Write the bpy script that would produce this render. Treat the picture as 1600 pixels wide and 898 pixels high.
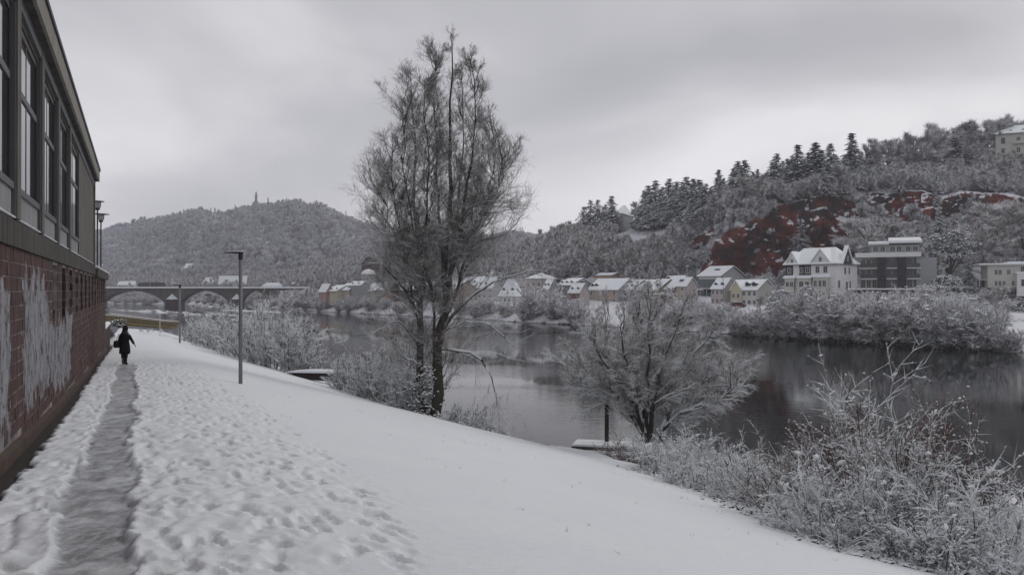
import bpy, math, random
import numpy as np
from mathutils import Vector, Matrix

for _o in list(bpy.data.objects): bpy.data.objects.remove(_o, do_unlink=True)
SC = bpy.context.scene
COL = SC.collection
random.seed(7)
RNG = np.random.default_rng(11)
PI = math.pi

# ------------------------------------------------------------------ camera
F = 1230.0            # focal length in photograph pixels (photo is 1600 wide)
HZ = 453.0            # horizon row
EYE = 9.5             # eye height above the river (water is z = 0)
cam_d = bpy.data.cameras.new('camera')
cam = bpy.data.objects.new('camera', cam_d); COL.objects.link(cam)
cam_d.sensor_width = 36.0; cam_d.lens = 36.0 * F / 1600.0
cam_d.clip_start = 0.1; cam_d.clip_end = 6000
cam.location = (0, 0, EYE)
cam.rotation_euler = (math.radians(90) + math.atan((HZ - 449.0) / F), 0, 0)
SC.camera = cam

# ------------------------------------------------------------------ sky, sun, exposure
SUN_EL, SUN_ROT = math.radians(38), math.radians(60)
w = bpy.data.worlds.new('World'); SC.world = w; w.use_nodes = True
nt = w.node_tree; nt.nodes.clear()
def N(t, **kw):
    n = nt.nodes.new(t)
    for k, v in kw.items(): setattr(n, k, v)
    return n
out = N('ShaderNodeOutputWorld'); bg = N('ShaderNodeBackground'); bg.inputs[1].default_value = 0.1
sky = N('ShaderNodeTexSky', sky_type='NISHITA'); sky.sun_disc = False
sky.sun_elevation = SUN_EL; sky.sun_rotation = SUN_ROT; sky.dust_density = 4; sky.air_density = 1.0
tc = N('ShaderNodeTexCoord'); mp = N('ShaderNodeMapping'); mp.inputs['Scale'].default_value = (1, 1, 2.2)
mp.inputs['Location'].default_value = (4.2143, 0.6292, 2.4391)
nz = N('ShaderNodeTexNoise'); nz.inputs['Scale'].default_value = 2.0; nz.inputs['Detail'].default_value = 5
nz.inputs['Roughness'].default_value = 0.42; nz.inputs['Distortion'].default_value = 0.5
rp = N('ShaderNodeValToRGB')
e = rp.color_ramp.elements
e[0].position = 0.38; e[0].color = (4.5, 4.5, 4.78, 1)
e[1].position = 0.70; e[1].color = (7.7, 7.65, 7.85, 1)
em = rp.color_ramp.elements.new(0.52); em.color = (5.5, 5.47, 5.75, 1)
mx = N('ShaderNodeMix', data_type='RGBA'); mx.inputs[0].default_value = 0.93
nt.links.new(tc.outputs['Generated'], mp.inputs[0]); nt.links.new(mp.outputs[0], nz.inputs[0])
nt.links.new(nz.outputs[0], rp.inputs[0]); nt.links.new(sky.outputs[0], mx.inputs[6])
sxz = N('ShaderNodeSeparateXYZ'); nt.links.new(tc.outputs['Generated'], sxz.inputs[0])
mr_ = N('ShaderNodeMapRange', interpolation_type='SMOOTHSTEP'); mr_.inputs[1].default_value = .30; mr_.inputs[2].default_value = .02
mr_.inputs[3].default_value = 1.0; mr_.inputs[4].default_value = 1.36; nt.links.new(sxz.outputs[2], mr_.inputs[0])
ml = N('ShaderNodeVectorMath', operation='SCALE'); nt.links.new(rp.outputs[0], ml.inputs[0]); nt.links.new(mr_.outputs[0], ml.inputs['Scale'])
nt.links.new(ml.outputs[0], mx.inputs[7]); nt.links.new(mx.outputs[2], bg.inputs[0])
nt.links.new(bg.outputs[0], out.inputs[0])

sd = bpy.data.lights.new('sun', 'SUN'); sd.energy = 0.6; sd.angle = math.radians(25); sd.color = (1, 0.97, 0.93)
sun = bpy.data.objects.new('sun', sd); COL.objects.link(sun)
sdir = Vector((math.sin(SUN_ROT) * math.cos(SUN_EL), math.cos(SUN_ROT) * math.cos(SUN_EL), math.sin(SUN_EL)))
sun.rotation_euler = sdir.to_track_quat('Z', 'Y').to_euler(); sun.location = (60, 40, 120)

SC.view_settings.view_transform = 'Standard'; SC.view_settings.look = 'None'
SC.view_settings.exposure = 0.07; SC.view_settings.gamma = 1.0
SC.render.engine = 'CYCLES'
SC.cycles.max_bounces = 6; SC.cycles.diffuse_bounces = 3; SC.cycles.glossy_bounces = 3
SC.cycles.volume_bounces = 1; SC.cycles.use_denoising = True
SC.cycles.transparent_max_bounces = 8

# ------------------------------------------------------------------ helpers
def P(x, y, Y):
    "world point at photo pixel (x, y) and depth Y"
    return Vector(((x - 800) / F * Y, Y, EYE + (HZ - y) / F * Y))
def PX(x, Y): return (x - 800) / F * Y
def ZY(y, Y): return EYE + (HZ - y) / F * Y

def hash3(ix, iy, iz, seed):
    h = (ix.astype(np.int64) * 374761393 + iy.astype(np.int64) * 668265263 + iz.astype(np.int64) * 2147483647 + seed * 974711)
    h = (h ^ (h >> 13)) * 1274126177
    h = h ^ (h >> 16)
    return (h & 0xFFFFFF) / float(0xFFFFFF)
def vnoise(x, y, z=None, seed=0):
    x = np.asarray(x, float); y = np.asarray(y, float)
    z = np.zeros_like(x) if z is None else np.asarray(z, float)
    ix, iy, iz = np.floor(x), np.floor(y), np.floor(z)
    fx, fy, fz = x - ix, y - iy, z - iz
    fx, fy, fz = [f * f * (3 - 2 * f) for f in (fx, fy, fz)]
    r = 0
    for a in (0, 1):
        for b in (0, 1):
            for c in (0, 1):
                wgt = (fx if a else 1 - fx) * (fy if b else 1 - fy) * (fz if c else 1 - fz)
                r = r + wgt * hash3(ix + a, iy + b, iz + c, seed)
    return r * 2 - 1
def fbm(x, y, z=None, oct=4, seed=0, gain=0.5):
    r = 0; a = 1; s = 0
    x = np.asarray(x, float); y = np.asarray(y, float); z = None if z is None else np.asarray(z, float)
    for i in range(oct):
        r = r + a * vnoise(x, y, z, seed + i * 17); s += a; a *= gain
        x = x * 2.03 + 5.1; y = y * 2.03 + 1.7; z = None if z is None else z * 2.03 + 3.3
    return r / s

def tag(o, label=None, cat=None, group=None, kind=None):
    if label: o['label'] = label
    if cat: o['category'] = cat
    if group: o['group'] = group
    if kind: o['kind'] = kind
    return o
def empty(name, loc=(0, 0, 0), rz=0.0, **kw):
    o = bpy.data.objects.new(name, None); COL.objects.link(o); o.location = loc; o.rotation_euler = (0, 0, rz)
    o.empty_display_size = 0.2
    return tag(o, **kw)
def link(name, me, parent=None, loc=None, **kw):
    o = bpy.data.objects.new(name, me); COL.objects.link(o)
    if parent: o.parent = parent
    if loc is not None: o.location = loc
    return tag(o, **kw)
def copy_tree(o, parent=None, kids=None):
    c = o.copy(); COL.objects.link(c); c.parent = parent
    for ch in list(o.children): copy_tree(ch, c)
    return c

def mesh_np(name, V, faces, mats, midx=None, smooth=False, attrs=None):
    "faces: list of int arrays (n,3)/(n,4); midx: list of arrays or ints per faces entry"
    me = bpy.data.meshes.new(name)
    V = np.asarray(V, np.float32).reshape(-1, 3)
    me.vertices.add(len(V)); me.vertices.foreach_set('co', V.ravel())
    faces = [f for f in faces if len(f)]
    nl = sum(f.size for f in faces); nf = sum(len(f) for f in faces)
    me.loops.add(nl); me.polygons.add(nf)
    me.loops.foreach_set('vertex_index', np.concatenate([f.ravel() for f in faces]).astype(np.int32))
    tot = np.concatenate([np.full(len(f), f.shape[1]) for f in faces])
    st = np.concatenate([[0], np.cumsum(tot)[:-1]])
    me.polygons.foreach_set('loop_start', st.astype(np.int32))
    for m in (mats if isinstance(mats, (list, tuple)) else [mats]): me.materials.append(m)
    if midx is not None:
        mi = np.concatenate([np.full(len(f), m) if np.isscalar(m) else m for f, m in zip(faces, midx)])
        me.polygons.foreach_set('material_index', mi.astype(np.int32))
    me.polygons.foreach_set('use_smooth', np.full(nf, bool(smooth)))
    me.update(calc_edges=True)
    if attrs:
        for k, a in attrs.items():
            at = me.attributes.new(k, 'FLOAT', 'POINT'); at.data.foreach_set('value', np.asarray(a, np.float32).ravel())
    me.validate()
    return me

class MB:
    "collects solids into one mesh"
    def __init__(s): s.v = []; s.f = []; s.m = []
    def poly(s, pts, faces, m=0):
        b = len(s.v); s.v += [tuple(p) for p in pts]
        for f in faces: s.f.append(tuple(b + i for i in f)); s.m.append(m)
    def box(s, x0, x1, y0, y1, z0, z1, m=0):
        p = [(x0, y0, z0), (x1, y0, z0), (x1, y1, z0), (x0, y1, z0), (x0, y0, z1), (x1, y0, z1), (x1, y1, z1), (x0, y1, z1)]
        s.poly(p, [(0, 3, 2, 1), (4, 5, 6, 7), (0, 1, 5, 4), (1, 2, 6, 5), (2, 3, 7, 6), (3, 0, 4, 7)], m)
    def prism(s, prof, axis, a0, a1, m=0):
        "prof: 2D outline; axis 'x': prof=(y,z); axis 'y': prof=(x,z); axis 'z': prof=(x,y)"
        n = len(prof)
        def mk(p, a): return {'x': (a, p[0], p[1]), 'y': (p[0], a, p[1]), 'z': (p[0], p[1], a)}[axis]
        pts = [mk(p, a0) for p in prof] + [mk(p, a1) for p in prof]
        fs = [tuple(range(n))[::-1], tuple(range(n, 2 * n))] + [(i, (i + 1) % n, n + (i + 1) % n, n + i) for i in range(n)]
        s.poly(pts, fs, m)
    def tube(s, pts, rads, k=8, m=0):
        pts = [Vector(p) for p in pts]; n = len(pts); b = len(s.v)
        if not hasattr(rads, '__len__'): rads = [rads] * n
        d0 = (pts[-1] - pts[0]).normalized()
        ref = Vector((0, 0, 1)) if abs(d0.z) < 0.9 else Vector((1, 0, 0))
        for i, p in enumerate(pts):
            d = (pts[min(i + 1, n - 1)] - pts[max(i - 1, 0)]).normalized()
            u = d.cross(ref).normalized(); v = u.cross(d)
            for j in range(k):
                a = 2 * PI * j / k
                s.v.append(tuple(p + (u * math.cos(a) + v * math.sin(a)) * rads[i]))
        for i in range(n - 1):
            for j in range(k):
                s.f.append((b + i * k + j, b + i * k + (j + 1) % k, b + (i + 1) * k + (j + 1) % k, b + (i + 1) * k + j)); s.m.append(m)
        s.f.append(tuple(b + j for j in range(k))[::-1]); s.m.append(m)
        s.f.append(tuple(b + (n - 1) * k + j for j in range(k))); s.m.append(m)
    def lathe(s, prof, c=(0, 0, 0), k=12, m=0):
        b = len(s.v); n = len(prof)
        for r, z in prof:
            for j in range(k):
                a = 2 * PI * j / k; s.v.append((c[0] + r * math.cos(a), c[1] + r * math.sin(a), c[2] + z))
        for i in range(n - 1):
            for j in range(k):
                s.f.append((b + i * k + j, b + i * k + (j + 1) % k, b + (i + 1) * k + (j + 1) % k, b + (i + 1) * k + j)); s.m.append(m)
        s.f.append(tuple(b + j for j in range(k))[::-1]); s.m.append(m)
        s.f.append(tuple(b + (n - 1) * k + j for j in range(k))); s.m.append(m)
    def mesh(s, name, mats, smooth=False, bevel=0):
        me = bpy.data.meshes.new(name); me.from_pydata(s.v, [], s.f)
        for m in (mats if isinstance(mats, (list, tuple)) else [mats]): me.materials.append(m)
        me.polygons.foreach_set('material_index', s.m)
        if smooth: me.polygons.foreach_set('use_smooth', [True] * len(s.f))
        me.update(); return me
    def build(s, name, mats, parent=None, smooth=False, **kw): return link(name, s.mesh(name, mats, smooth), parent, **kw)

# --------------------------------------------------- branching plants (all vectorised)
def unit(a): return a / np.maximum(np.linalg.norm(a, axis=-1, keepdims=True), 1e-9)
def curves(P0, D, L, m, wander, trop, rng):
    P0 = np.asarray(P0, float); D = unit(np.asarray(D, float)); n = len(P0)
    pts = np.zeros((n, m, 3)); pts[:, 0] = P0; d = D.copy(); p = P0.copy(); seg = (np.asarray(L) / (m - 1))[:, None]
    for i in range(1, m):
        d = unit(d + rng.normal(0, wander, (n, 3)) + np.array([0, 0, trop]))
        p = p + d * seg; pts[:, i] = p
    return pts
def spawn(pts, n, t0, t1, a0, a1, rng):
    N_, m, _ = pts.shape
    par = np.repeat(np.arange(N_), n); t = rng.uniform(t0, t1, N_ * n)
    f = t * (m - 1); i = np.minimum(f.astype(int), m - 2); fr = (f - i)[:, None]
    A = pts[par, i]; B = pts[par, i + 1]; pos = A * (1 - fr) + B * fr; d = unit(B - A)
    r = unit(rng.normal(size=(N_ * n, 3))); perp = unit(r - (r * d).sum(1, keepdims=True) * d)
    a = rng.uniform(a0, a1, N_ * n)[:, None]
    return pos, unit(np.cos(a) * d + np.sin(a) * perp), t, par
def tubes(pts, rad, k=3):
    "pts (N,m,3), rad (N,m) -> verts, quads"
    N_, m, _ = pts.shape
    d = np.zeros_like(pts); d[:, 1:-1] = pts[:, 2:] - pts[:, :-2]; d[:, 0] = pts[:, 1] - pts[:, 0]; d[:, -1] = pts[:, -1] - pts[:, -2]
    d = unit(d)
    ref = np.zeros_like(d); ref[..., 2] = 1; steep = np.abs(d[:, :1, 2]) > 0.92
    ref = np.where(steep[..., None], np.array([1.0, 0.2, 0]), ref)
    u = unit(np.cross(d, ref)); v = np.cross(u, d)
    ang = (np.arange(k) / k * 2 * PI + PI / 2)
    ring = (u[:, :, None] * np.cos(ang)[None, None, :, None] + v[:, :, None] * np.sin(ang)[None, None, :, None]) * rad[:, :, None, None]
    V = (pts[:, :, None] + ring).reshape(-1, 3)
    base = (np.arange(N_) * m * k)[:, None, None] + (np.arange(m - 1) * k)[None, :, None]
    j = np.arange(k)[None, None, :]; jn = (np.arange(k) + 1)[None, None, :] % k
    Q = np.stack([base + j, base + jn, base + k + jn, base + k + j], -1).reshape(-1, 4)
    return V, Q
OCT = np.array([[0, 2, 4], [2, 1, 4], [1, 3, 4], [3, 0, 4], [2, 0, 5], [1, 2, 5], [3, 1, 5], [0, 3, 5]])
def spindles(C, A, wd, th=None):
    "elongated octahedra: centre C, half axis vectors A (n,3), half width wd, half thickness th"
    C = np.asarray(C, float); n = len(C); d = unit(A)
    ref = np.tile([0, 0, 1.0], (n, 1)); ref[np.abs(d[:, 2]) > .9] = [1, 0, 0]
    u = unit(np.cross(d, ref)); v = np.cross(u, d)
    wd = np.broadcast_to(np.asarray(wd, float), (n,))[:, None]
    th = wd if th is None else np.broadcast_to(np.asarray(th, float), (n,))[:, None]
    V = np.stack([C + A, C - A, C + u * wd, C - u * wd, C + v * th, C - v * th], 1).reshape(-1, 3)
    T = (np.arange(n) * 6)[:, None, None] + OCT[None]
    return V, T.reshape(-1, 3)
def slivers(B, A, r):
    "tapering three-sided twigs: base B, full axis vector A, base radius r"
    B = np.asarray(B, float); n = len(B); d = unit(A); ref = np.tile([0, 0, 1.0], (n, 1)); ref[np.abs(d[:, 2]) > .9] = [1, 0, 0]
    u = unit(np.cross(d, ref)); v = np.cross(u, d); r = np.broadcast_to(np.asarray(r, float), (n,))[:, None]
    V = np.stack([B + v * r, B - v * r * .5 + u * r * .87, B - v * r * .5 - u * r * .87, B + A], 1).reshape(-1, 3)
    T = (np.arange(n) * 4)[:, None, None] + np.array([[0, 3, 1], [1, 3, 2], [2, 3, 0]])[None]
    return V, T.reshape(-1, 3)
def join(parts):
    "parts: list of (V, F, mat) -> V, faces, midx"
    Vs, Fs, Ms = [], [], []; b = 0
    for V, Fa, m in parts:
        Vs.append(V); Fs.append(Fa + b); Ms.append(m); b += len(V)
    return np.concatenate(Vs), Fs, Ms

# ------------------------------------------------------------------ materials
def mat(name):
    m = bpy.data.materials.new(name); m.use_nodes = True; t = m.node_tree; t.nodes.clear()
    o = t.nodes.new('ShaderNodeOutputMaterial'); b = t.nodes.new('ShaderNodeBsdfPrincipled')
    t.links.new(b.outputs[0], o.inputs[0]); b.inputs['Roughness'].default_value = 0.8
    b.inputs['Specular IOR Level'].default_value = 0.25
    return m, t, b
def nd(t, typ, **kw):
    n = t.nodes.new(typ)
    for k, v in kw.items():
        if k in n.inputs: n.inputs[k].default_value = v
        else: setattr(n, k, v)
    return n
def L_(t, a, b): t.links.new(a, b)
def noise(t, scale, detail=4, rough=.55, vec=None, dist=0.0):
    n = nd(t, 'ShaderNodeTexNoise'); n.inputs['Scale'].default_value = scale; n.inputs['Detail'].default_value = detail
    n.inputs['Roughness'].default_value = rough; n.inputs['Distortion'].default_value = dist
    if vec is not None: L_(t, vec, n.inputs[0])
    return n.outputs[0]
def pos(t): return nd(t, 'ShaderNodeNewGeometry').outputs['Position']
def objc(t): return nd(t, 'ShaderNodeTexCoord').outputs['Object']
def ramp(t, fac, stops):
    r = nd(t, 'ShaderNodeValToRGB'); el = r.color_ramp.elements
    while len(el) < len(stops): el.new(0.5)
    for e_, (p, c) in zip(el, stops):
        e_.position = p; e_.color = (c, c, c, 1) if np.isscalar(c) else (*c, 1)
    L_(t, fac, r.inputs[0]); return r.outputs[0]
def mixc(t, fac, a, b, blend='MIX'):
    n = nd(t, 'ShaderNodeMix', data_type='RGBA', blend_type=blend)
    for s, v in ((0, fac), (6, a), (7, b)):
        if hasattr(v, 'node'): L_(t, v, n.inputs[s])
        elif s == 0: n.inputs[0].default_value = v
        else: n.inputs[s].default_value = (*v, 1)
    return n.outputs[2]
def mth(t, op, a, b=None, c=None, clamp=False):
    n = nd(t, 'ShaderNodeMath', operation=op); n.use_clamp = clamp
    for i, v in enumerate((a, b, c)):
        if v is None: continue
        if hasattr(v, 'node'): L_(t, v, n.inputs[i])
        else: n.inputs[i].default_value = v
    return n.outputs[0]
def stretch(t, vec, s):
    m = nd(t, 'ShaderNodeMapping'); m.inputs['Scale'].default_value = s; L_(t, vec, m.inputs[0]); return m.outputs[0]
def bump(t, b, h, strength=.3, dist=.02):
    n = nd(t, 'ShaderNodeBump'); n.inputs['Strength'].default_value = strength; n.inputs['Distance'].default_value = dist
    L_(t, h, n.inputs['Height']); L_(t, n.outputs[0], b.inputs['Normal'])
def attr(t, name):
    a = nd(t, 'ShaderNodeAttribute'); a.attribute_name = name; return a.outputs['Fac']
SNOWC = (0.79, 0.82, 0.845)

def m_plain(name, c, var=.15, scale=3.0, rough=.8, bmp=.0, metal=0, spec=.25):
    m, t, b = mat(name); p = objc(t)
    n = noise(t, scale, 5, .6, p)
    L_(t, mixc(t, n, tuple(max(0, x * (1 - var)) for x in c), tuple(x * (1 + var) for x in c)), b.inputs['Base Color'])
    b.inputs['Roughness'].default_value = rough; b.inputs['Metallic'].default_value = metal
    b.inputs['Specular IOR Level'].default_value = spec
    if bmp: bump(t, b, noise(t, scale * 6, 4, .6, p), bmp, .01)
    return m
def m_snow(name='snow', scale=1.0, k=1.0):
    m, t, b = mat(name); p = pos(t)
    n = noise(t, 0.35 * scale, 5, .5, p)
    L_(t, mixc(t, n, (0.75 * k, 0.78 * k, 0.81 * k), (0.83 * k, 0.85 * k, 0.865 * k)), b.inputs['Base Color'])
    b.inputs['Roughness'].default_value = .6
    bump(t, b, noise(t, 14 * scale, 6, .65, p), .25, .02)
    return m
def m_topsnow(name, c0, c1, lo=.15, hi=.45, nscale=3.0, amt=.35, rough=.9, snow=SNOWC, world=False, cvar=2.0, vary=False):
    "bark, needles or twigs with snow lying on whatever faces up"
    m, t, b = mat(name); g = nd(t, 'ShaderNodeNewGeometry'); p = g.outputs['Position'] if world else objc(t)
    sx = nd(t, 'ShaderNodeSeparateXYZ'); L_(t, g.outputs['True Normal'], sx.inputs[0])
    n = noise(t, nscale, 3, .6, p)
    up = mth(t, 'ADD', sx.outputs[2], mth(t, 'MULTIPLY', mth(t, 'SUBTRACT', n, .5), amt * 2))
    mr = nd(t, 'ShaderNodeMapRange'); mr.inputs[1].default_value = lo; mr.inputs[2].default_value = hi; L_(t, up, mr.inputs[0])
    vr = mth(t, 'ADD', mth(t, 'MULTIPLY', noise(t, cvar, 4, .6, p), .55), mth(t, 'MULTIPLY', nd(t, 'ShaderNodeObjectInfo').outputs['Random'], .45)) if vary else noise(t, cvar, 4, .6, p)
    base = mixc(t, vr, c0, c1)
    L_(t, mixc(t, mr.outputs[0], base, snow), b.inputs['Base Color'])
    b.inputs['Roughness'].default_value = rough
    return m
SNOW = m_snow()
BARK = m_topsnow('bark', (.020, .016, .014), (.075, .062, .052), .28, .55, 1.2, .45, cvar=3)
TWIG = m_topsnow('twig', (.085, .070, .060), (.19, .160, .140), .25, .65, 1.5, .35)
TWIG_SNOWY = m_topsnow('twig_snowy', (.045, .035, .03), (.16, .13, .11), -.22, .35, 1.5, .5)
TWIG_RED = m_topsnow('twig_red', (.07, .030, .022), (.16, .075, .05), .35, .7, 1.5, .4)
FROST = m_topsnow('frosted_twig', (.10, .096, .10), (.50, .495, .51), .0, .5, .8, .9, snow=(.78, .79, .82), cvar=.5, vary=True)
FROST2 = m_topsnow('frosted_twig_brown', (.085, .073, .066), (.42, .385, .365), .0, .55, .8, .9, snow=(.78, .78, .80), cvar=.5, vary=True)
NEEDLE = m_topsnow('needles', (.010, .018, .014), (.035, .048, .040), -.05, .45, 1.2, .7, snow=(.66, .68, .71), cvar=1)
FTRUNK = m_topsnow('far_trunk', (.03, .025, .022), (.08, .068, .06), .3, .7, 1.0, .4)
# ================================================================== near bank
_HY = [-40, 0, 4, 6.2, 11.4, 18.6, 32, 36, 57, 75, 90, 120, 400]
_HH = [1.6, 1.75, 1.98, 2.16, 2.55, 2.90, 3.35, 3.40, 4.0, 4.4, 4.7, 5.2, 6.0]
def Hp(Y): return np.interp(Y, _HY, _HH)
def sl(Y): return np.interp(Y, [12, 20, 34, 45, 70], [.20, .22, .23, .25, .25])
def soft(o, k=0.6): return k * np.log1p(np.exp(np.clip((o - 2.6) / k, -30, 30)))
def Hn(o, Y): return Hp(Y) + sl(Y) * soft(o)
KW = 0.4756
def o_of(X, Y): return X + KW * Y
_edge = [(1500, 893), (1350, 862), (1230, 815), (1150, 765), (1050, 737), (950, 714), (880, 697), (760, 669), (680, 652),
         (600, 626), (530, 600), (450, 577), (380, 556), (300, 531), (240, 524), (200, 520)]
_ey, _eo = [], []
for (x_, y_) in _edge:
    Ys = np.linspace(8, 130, 4000); o_ = (x_ - 215) / F * Ys
    d_ = (y_ - HZ) / F * Ys - Hn(o_, Ys); k_ = np.argmax(d_ > 0)
    if d_[k_] > 0: _ey.append(Ys[k_]); _eo.append(o_[k_])
_idx = np.argsort(_ey); _ey = list(np.array(_ey)[_idx]); _eo = list(np.array(_eo)[_idx])
_ey = [-40, 5] + _ey + [_ey[-1] + 25, 260, 420]; _eo = [_eo[0] - 1.0, _eo[0] - .3] + _eo + [-7, -16, -60]
def oe(Y): return np.interp(Y, _ey, _eo)
def near_z(X, Y):
    X = np.asarray(X, float); Y = np.asarray(Y, float); o = o_of(X, Y); e_ = oe(Y)
    e_ = e_ + 0.35 * fbm(Y / 2.2, Y * 0, oct=3, seed=5)
    H = Hn(np.minimum(o, e_), Y); over = np.maximum(o - e_, 0)
    H = H + np.where(over < .6, over * over * .7, .252 + (over - .6) * .84)
    return EYE - np.minimum(H, EYE + 1.6)
def near_grid(os_, Ys):
    O, YY = np.meshgrid(os_, Ys); X = O - KW * YY; Z = near_z(X, YY)
    return O, YY, X, Z
def path_c(Y): return -0.44 - 0.06 * np.clip((Y - 6) / 30, 0, 1) + 0.05 * np.sin(Y * .35) + .035 * np.sin(Y * 1.1 + 1)
def path_w(Y): return 0.40 + 0.05 * np.sin(Y * .8) + 0.0 * Y
def detail(O, YY, X, Z):
    zon = np.clip((O + 1.75) / .25, 0, 1) * np.clip((np.interp(YY, [5, 9, 14, 22, 32, 48], [2.1, 3.0, 3.5, 3.6, 3.0, 2.0]) + .5 * vnoise(YY / 2, YY * 0, seed=3) - O) / 0.8, 0, 1)
    fade = np.clip((48 - YY) / 20, 0, 1)
    tr = 0.034 * fbm(X * 2.6, YY * 2.0, oct=4, seed=21, gain=.62) + 0.024 * fbm(X * 7.5, YY * 5.5, oct=3, seed=22)
    lump = -0.045 * np.clip(fbm(X * 4.2, YY * 3.0, oct=2, seed=23) - .12, 0, 1)
    smooth = 0.03 * fbm(X * .35, YY * .35, oct=3, seed=9) + 0.004 * fbm(X * 3, YY * 3, oct=2, seed=8)
    Z = Z + smooth + zon * (tr + lump) * (.35 + .65 * fade)
    # the trodden slush lane
    c = path_c(YY); wd = path_w(YY)
    nz_ = fbm(X * 5, YY * 3, oct=3, seed=31)
    d = np.abs(O - c) / wd + .42 * nz_
    lane = np.clip((1.06 - d) / .22, 0, 1) * np.clip((38 - YY) / 4, 0, 1)
    rim = np.exp(-((d - 1.10) / .11) ** 2) * np.clip((40 - YY) / 4, 0, 1)
    Z = Z - lane * .06 + rim * .020 - zon * lane * (tr + lump) * .55 + lane * .016 * fbm(X * 7, YY * 3.5, oct=3, seed=33)
    side = np.exp(-((O - c - .70 - .25 * np.sin(YY * .6)) / .24) ** 2) * np.clip(fbm(X * 2, YY * 1.5, oct=3, seed=35) + .1, 0, 1) * np.clip((30 - YY) / 8, 0, 1)
    wheel = np.exp(-((O - c - wd * 1.02 - .03 * nz_ - .05 * np.sin(YY * 2.1)) / .030) ** 2) + np.exp(-((O - c + wd * .98 + .05 * np.sin(YY * 1.7)) / .030) ** 2)
    wheel = wheel * np.clip((34 - YY) / 10, 0, 1) * np.clip(.25 + 1.6 * fbm(YY * .8, YY * 0 + np.sign(O - c), oct=2, seed=36), 0, 1)
    gull = np.exp(-((O + 1.15 - .06 * np.sin(YY * 3)) / .03) ** 2) * np.clip((YY - 6.3) * 2, 0, 1) * np.clip((8.6 - YY) * 2, 0, 1)
    Z = Z - wheel * .028 - side * .02 - gull * .03
    slush = np.clip(lane * (.8 + .5 * nz_) + .5 * side + wheel * .6 + gull * .7, 0, 1)
    # bare soil trench along the wall
    en = .10 * fbm(YY * 4, X * 0, oct=3, seed=41) + .05 * fbm(YY * 14, X * 0, oct=2, seed=42)
    soil = np.clip((-1.70 + en + .012 * np.clip(30 - YY, 0, 20) * .6 - O) / .035, 0, 1) * np.clip((60 - YY) / 4, 0, 1)
    Z = Z - soil * .07
    return Z, slush, soil
def grid_faces(nr, nc):
    a = (np.arange(nr - 1)[:, None] * nc + np.arange(nc - 1)[None]).ravel()
    return np.stack([a, a + 1, a + nc + 1, a + nc], -1)
def m_ground():
    m, t, b = mat('trodden_snow'); p = pos(t); s = attr(t, 'slush'); so = attr(t, 'soil')
    n = noise(t, .5, 5, .5, p)
    snow = mixc(t, n, (.745, .775, .805), (.83, .85, .865))
    sp = stretch(t, p, (6, 2.6, 3)); sn = noise(t, 1.9, 8, .78, sp)
    sl_ = ramp(t, sn, [(.32, (.10, .103, .108)), (.48, (.23, .235, .245)), (.62, (.42, .43, .45)), (.78, (.68, .69, .71))])
    sm = mth(t, 'ADD', s, mth(t, 'MULTIPLY', mth(t, 'SUBTRACT', noise(t, 9, 4, .6, p), .5), .5), clamp=True)
    c = mixc(t, sm, snow, sl_)
    dirt = mixc(t, noise(t, 12, 4, .6, p), (.012, .009, .007), (.05, .04, .033))
    c = mixc(t, so, c, dirt); L_(t, c, b.inputs['Base Color'])
    L_(t, mth(t, 'SUBTRACT', .68, mth(t, 'MULTIPLY', sm, .25)), b.inputs['Roughness'])
    bump(t, b, mth(t, 'ADD', noise(t, 18, 6, .7, p), mth(t, 'MULTIPLY', noise(t, 60, 3, .6, p), .4)), .35, .025)
    return m
GROUND = m_ground()
Ys = [2.2]
while Ys[-1] < 128: Ys.append(Ys[-1] + max(.026, Ys[-1] * .0062))
Ys = np.array(Ys)
os_ = np.concatenate([[-2.35], np.arange(-2.05, 4.4, .040), 4.4 + np.cumsum(np.linspace(.06, .28, 125))])
O, YY, X, Z = near_grid(os_, Ys); Z, sl1, so1 = detail(O, YY, X, Z)
# boot prints, stamped one by one
prg = np.random.default_rng(61); FP = np.zeros_like(Z)
for _ in range(1050):
    y_ = 4.2 + 34 * prg.random() ** 1.5; omx = np.interp(y_, [5, 9, 14, 22, 32, 48], [2.0, 2.9, 3.4, 3.5, 2.9, 1.8])
    o_ = -1.5 + (omx + 1.5) * prg.random() ** .85
    if abs(o_ + .44) < .5: continue
    a_ = prg.normal(0, .35) + (PI if prg.random() < .5 else 0); ln_, wd_ = prg.uniform(.13, .19), prg.uniform(.055, .085)
    i0, i1 = np.searchsorted(Ys, [y_ - .34, y_ + .34]); j0, j1 = np.searchsorted(os_, [o_ - .3, o_ + .3])
    if i1 <= i0 or j1 <= j0: continue
    dy = YY[i0:i1, j0:j1] - y_; do = O[i0:i1, j0:j1] - o_
    u_ = (dy * math.cos(a_) + do * math.sin(a_)) / ln_; v_ = (-dy * math.sin(a_) + do * math.cos(a_)) / (wd_ * (1 + .25 * np.clip(u_, -1, 1)))
    q = np.sqrt(u_ ** 2 + v_ ** 2); dp = prg.uniform(.012, .048)
    FP[i0:i1, j0:j1] += -dp * (1 - 1 / (1 + np.exp(-(q - 1) / .10))) + dp * .35 * np.exp(-((q - 1.22) / .16) ** 2)
Z = Z + np.clip(FP, -.10, .05)
V = np.stack([X, YY, Z], -1).reshape(-1, 3)
link('snowy_ground', mesh_np('snowy_ground', V, [grid_faces(len(Ys), len(os_))], GROUND, smooth=True, attrs={'slush': sl1, 'soil': so1}), kind='structure')
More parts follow.
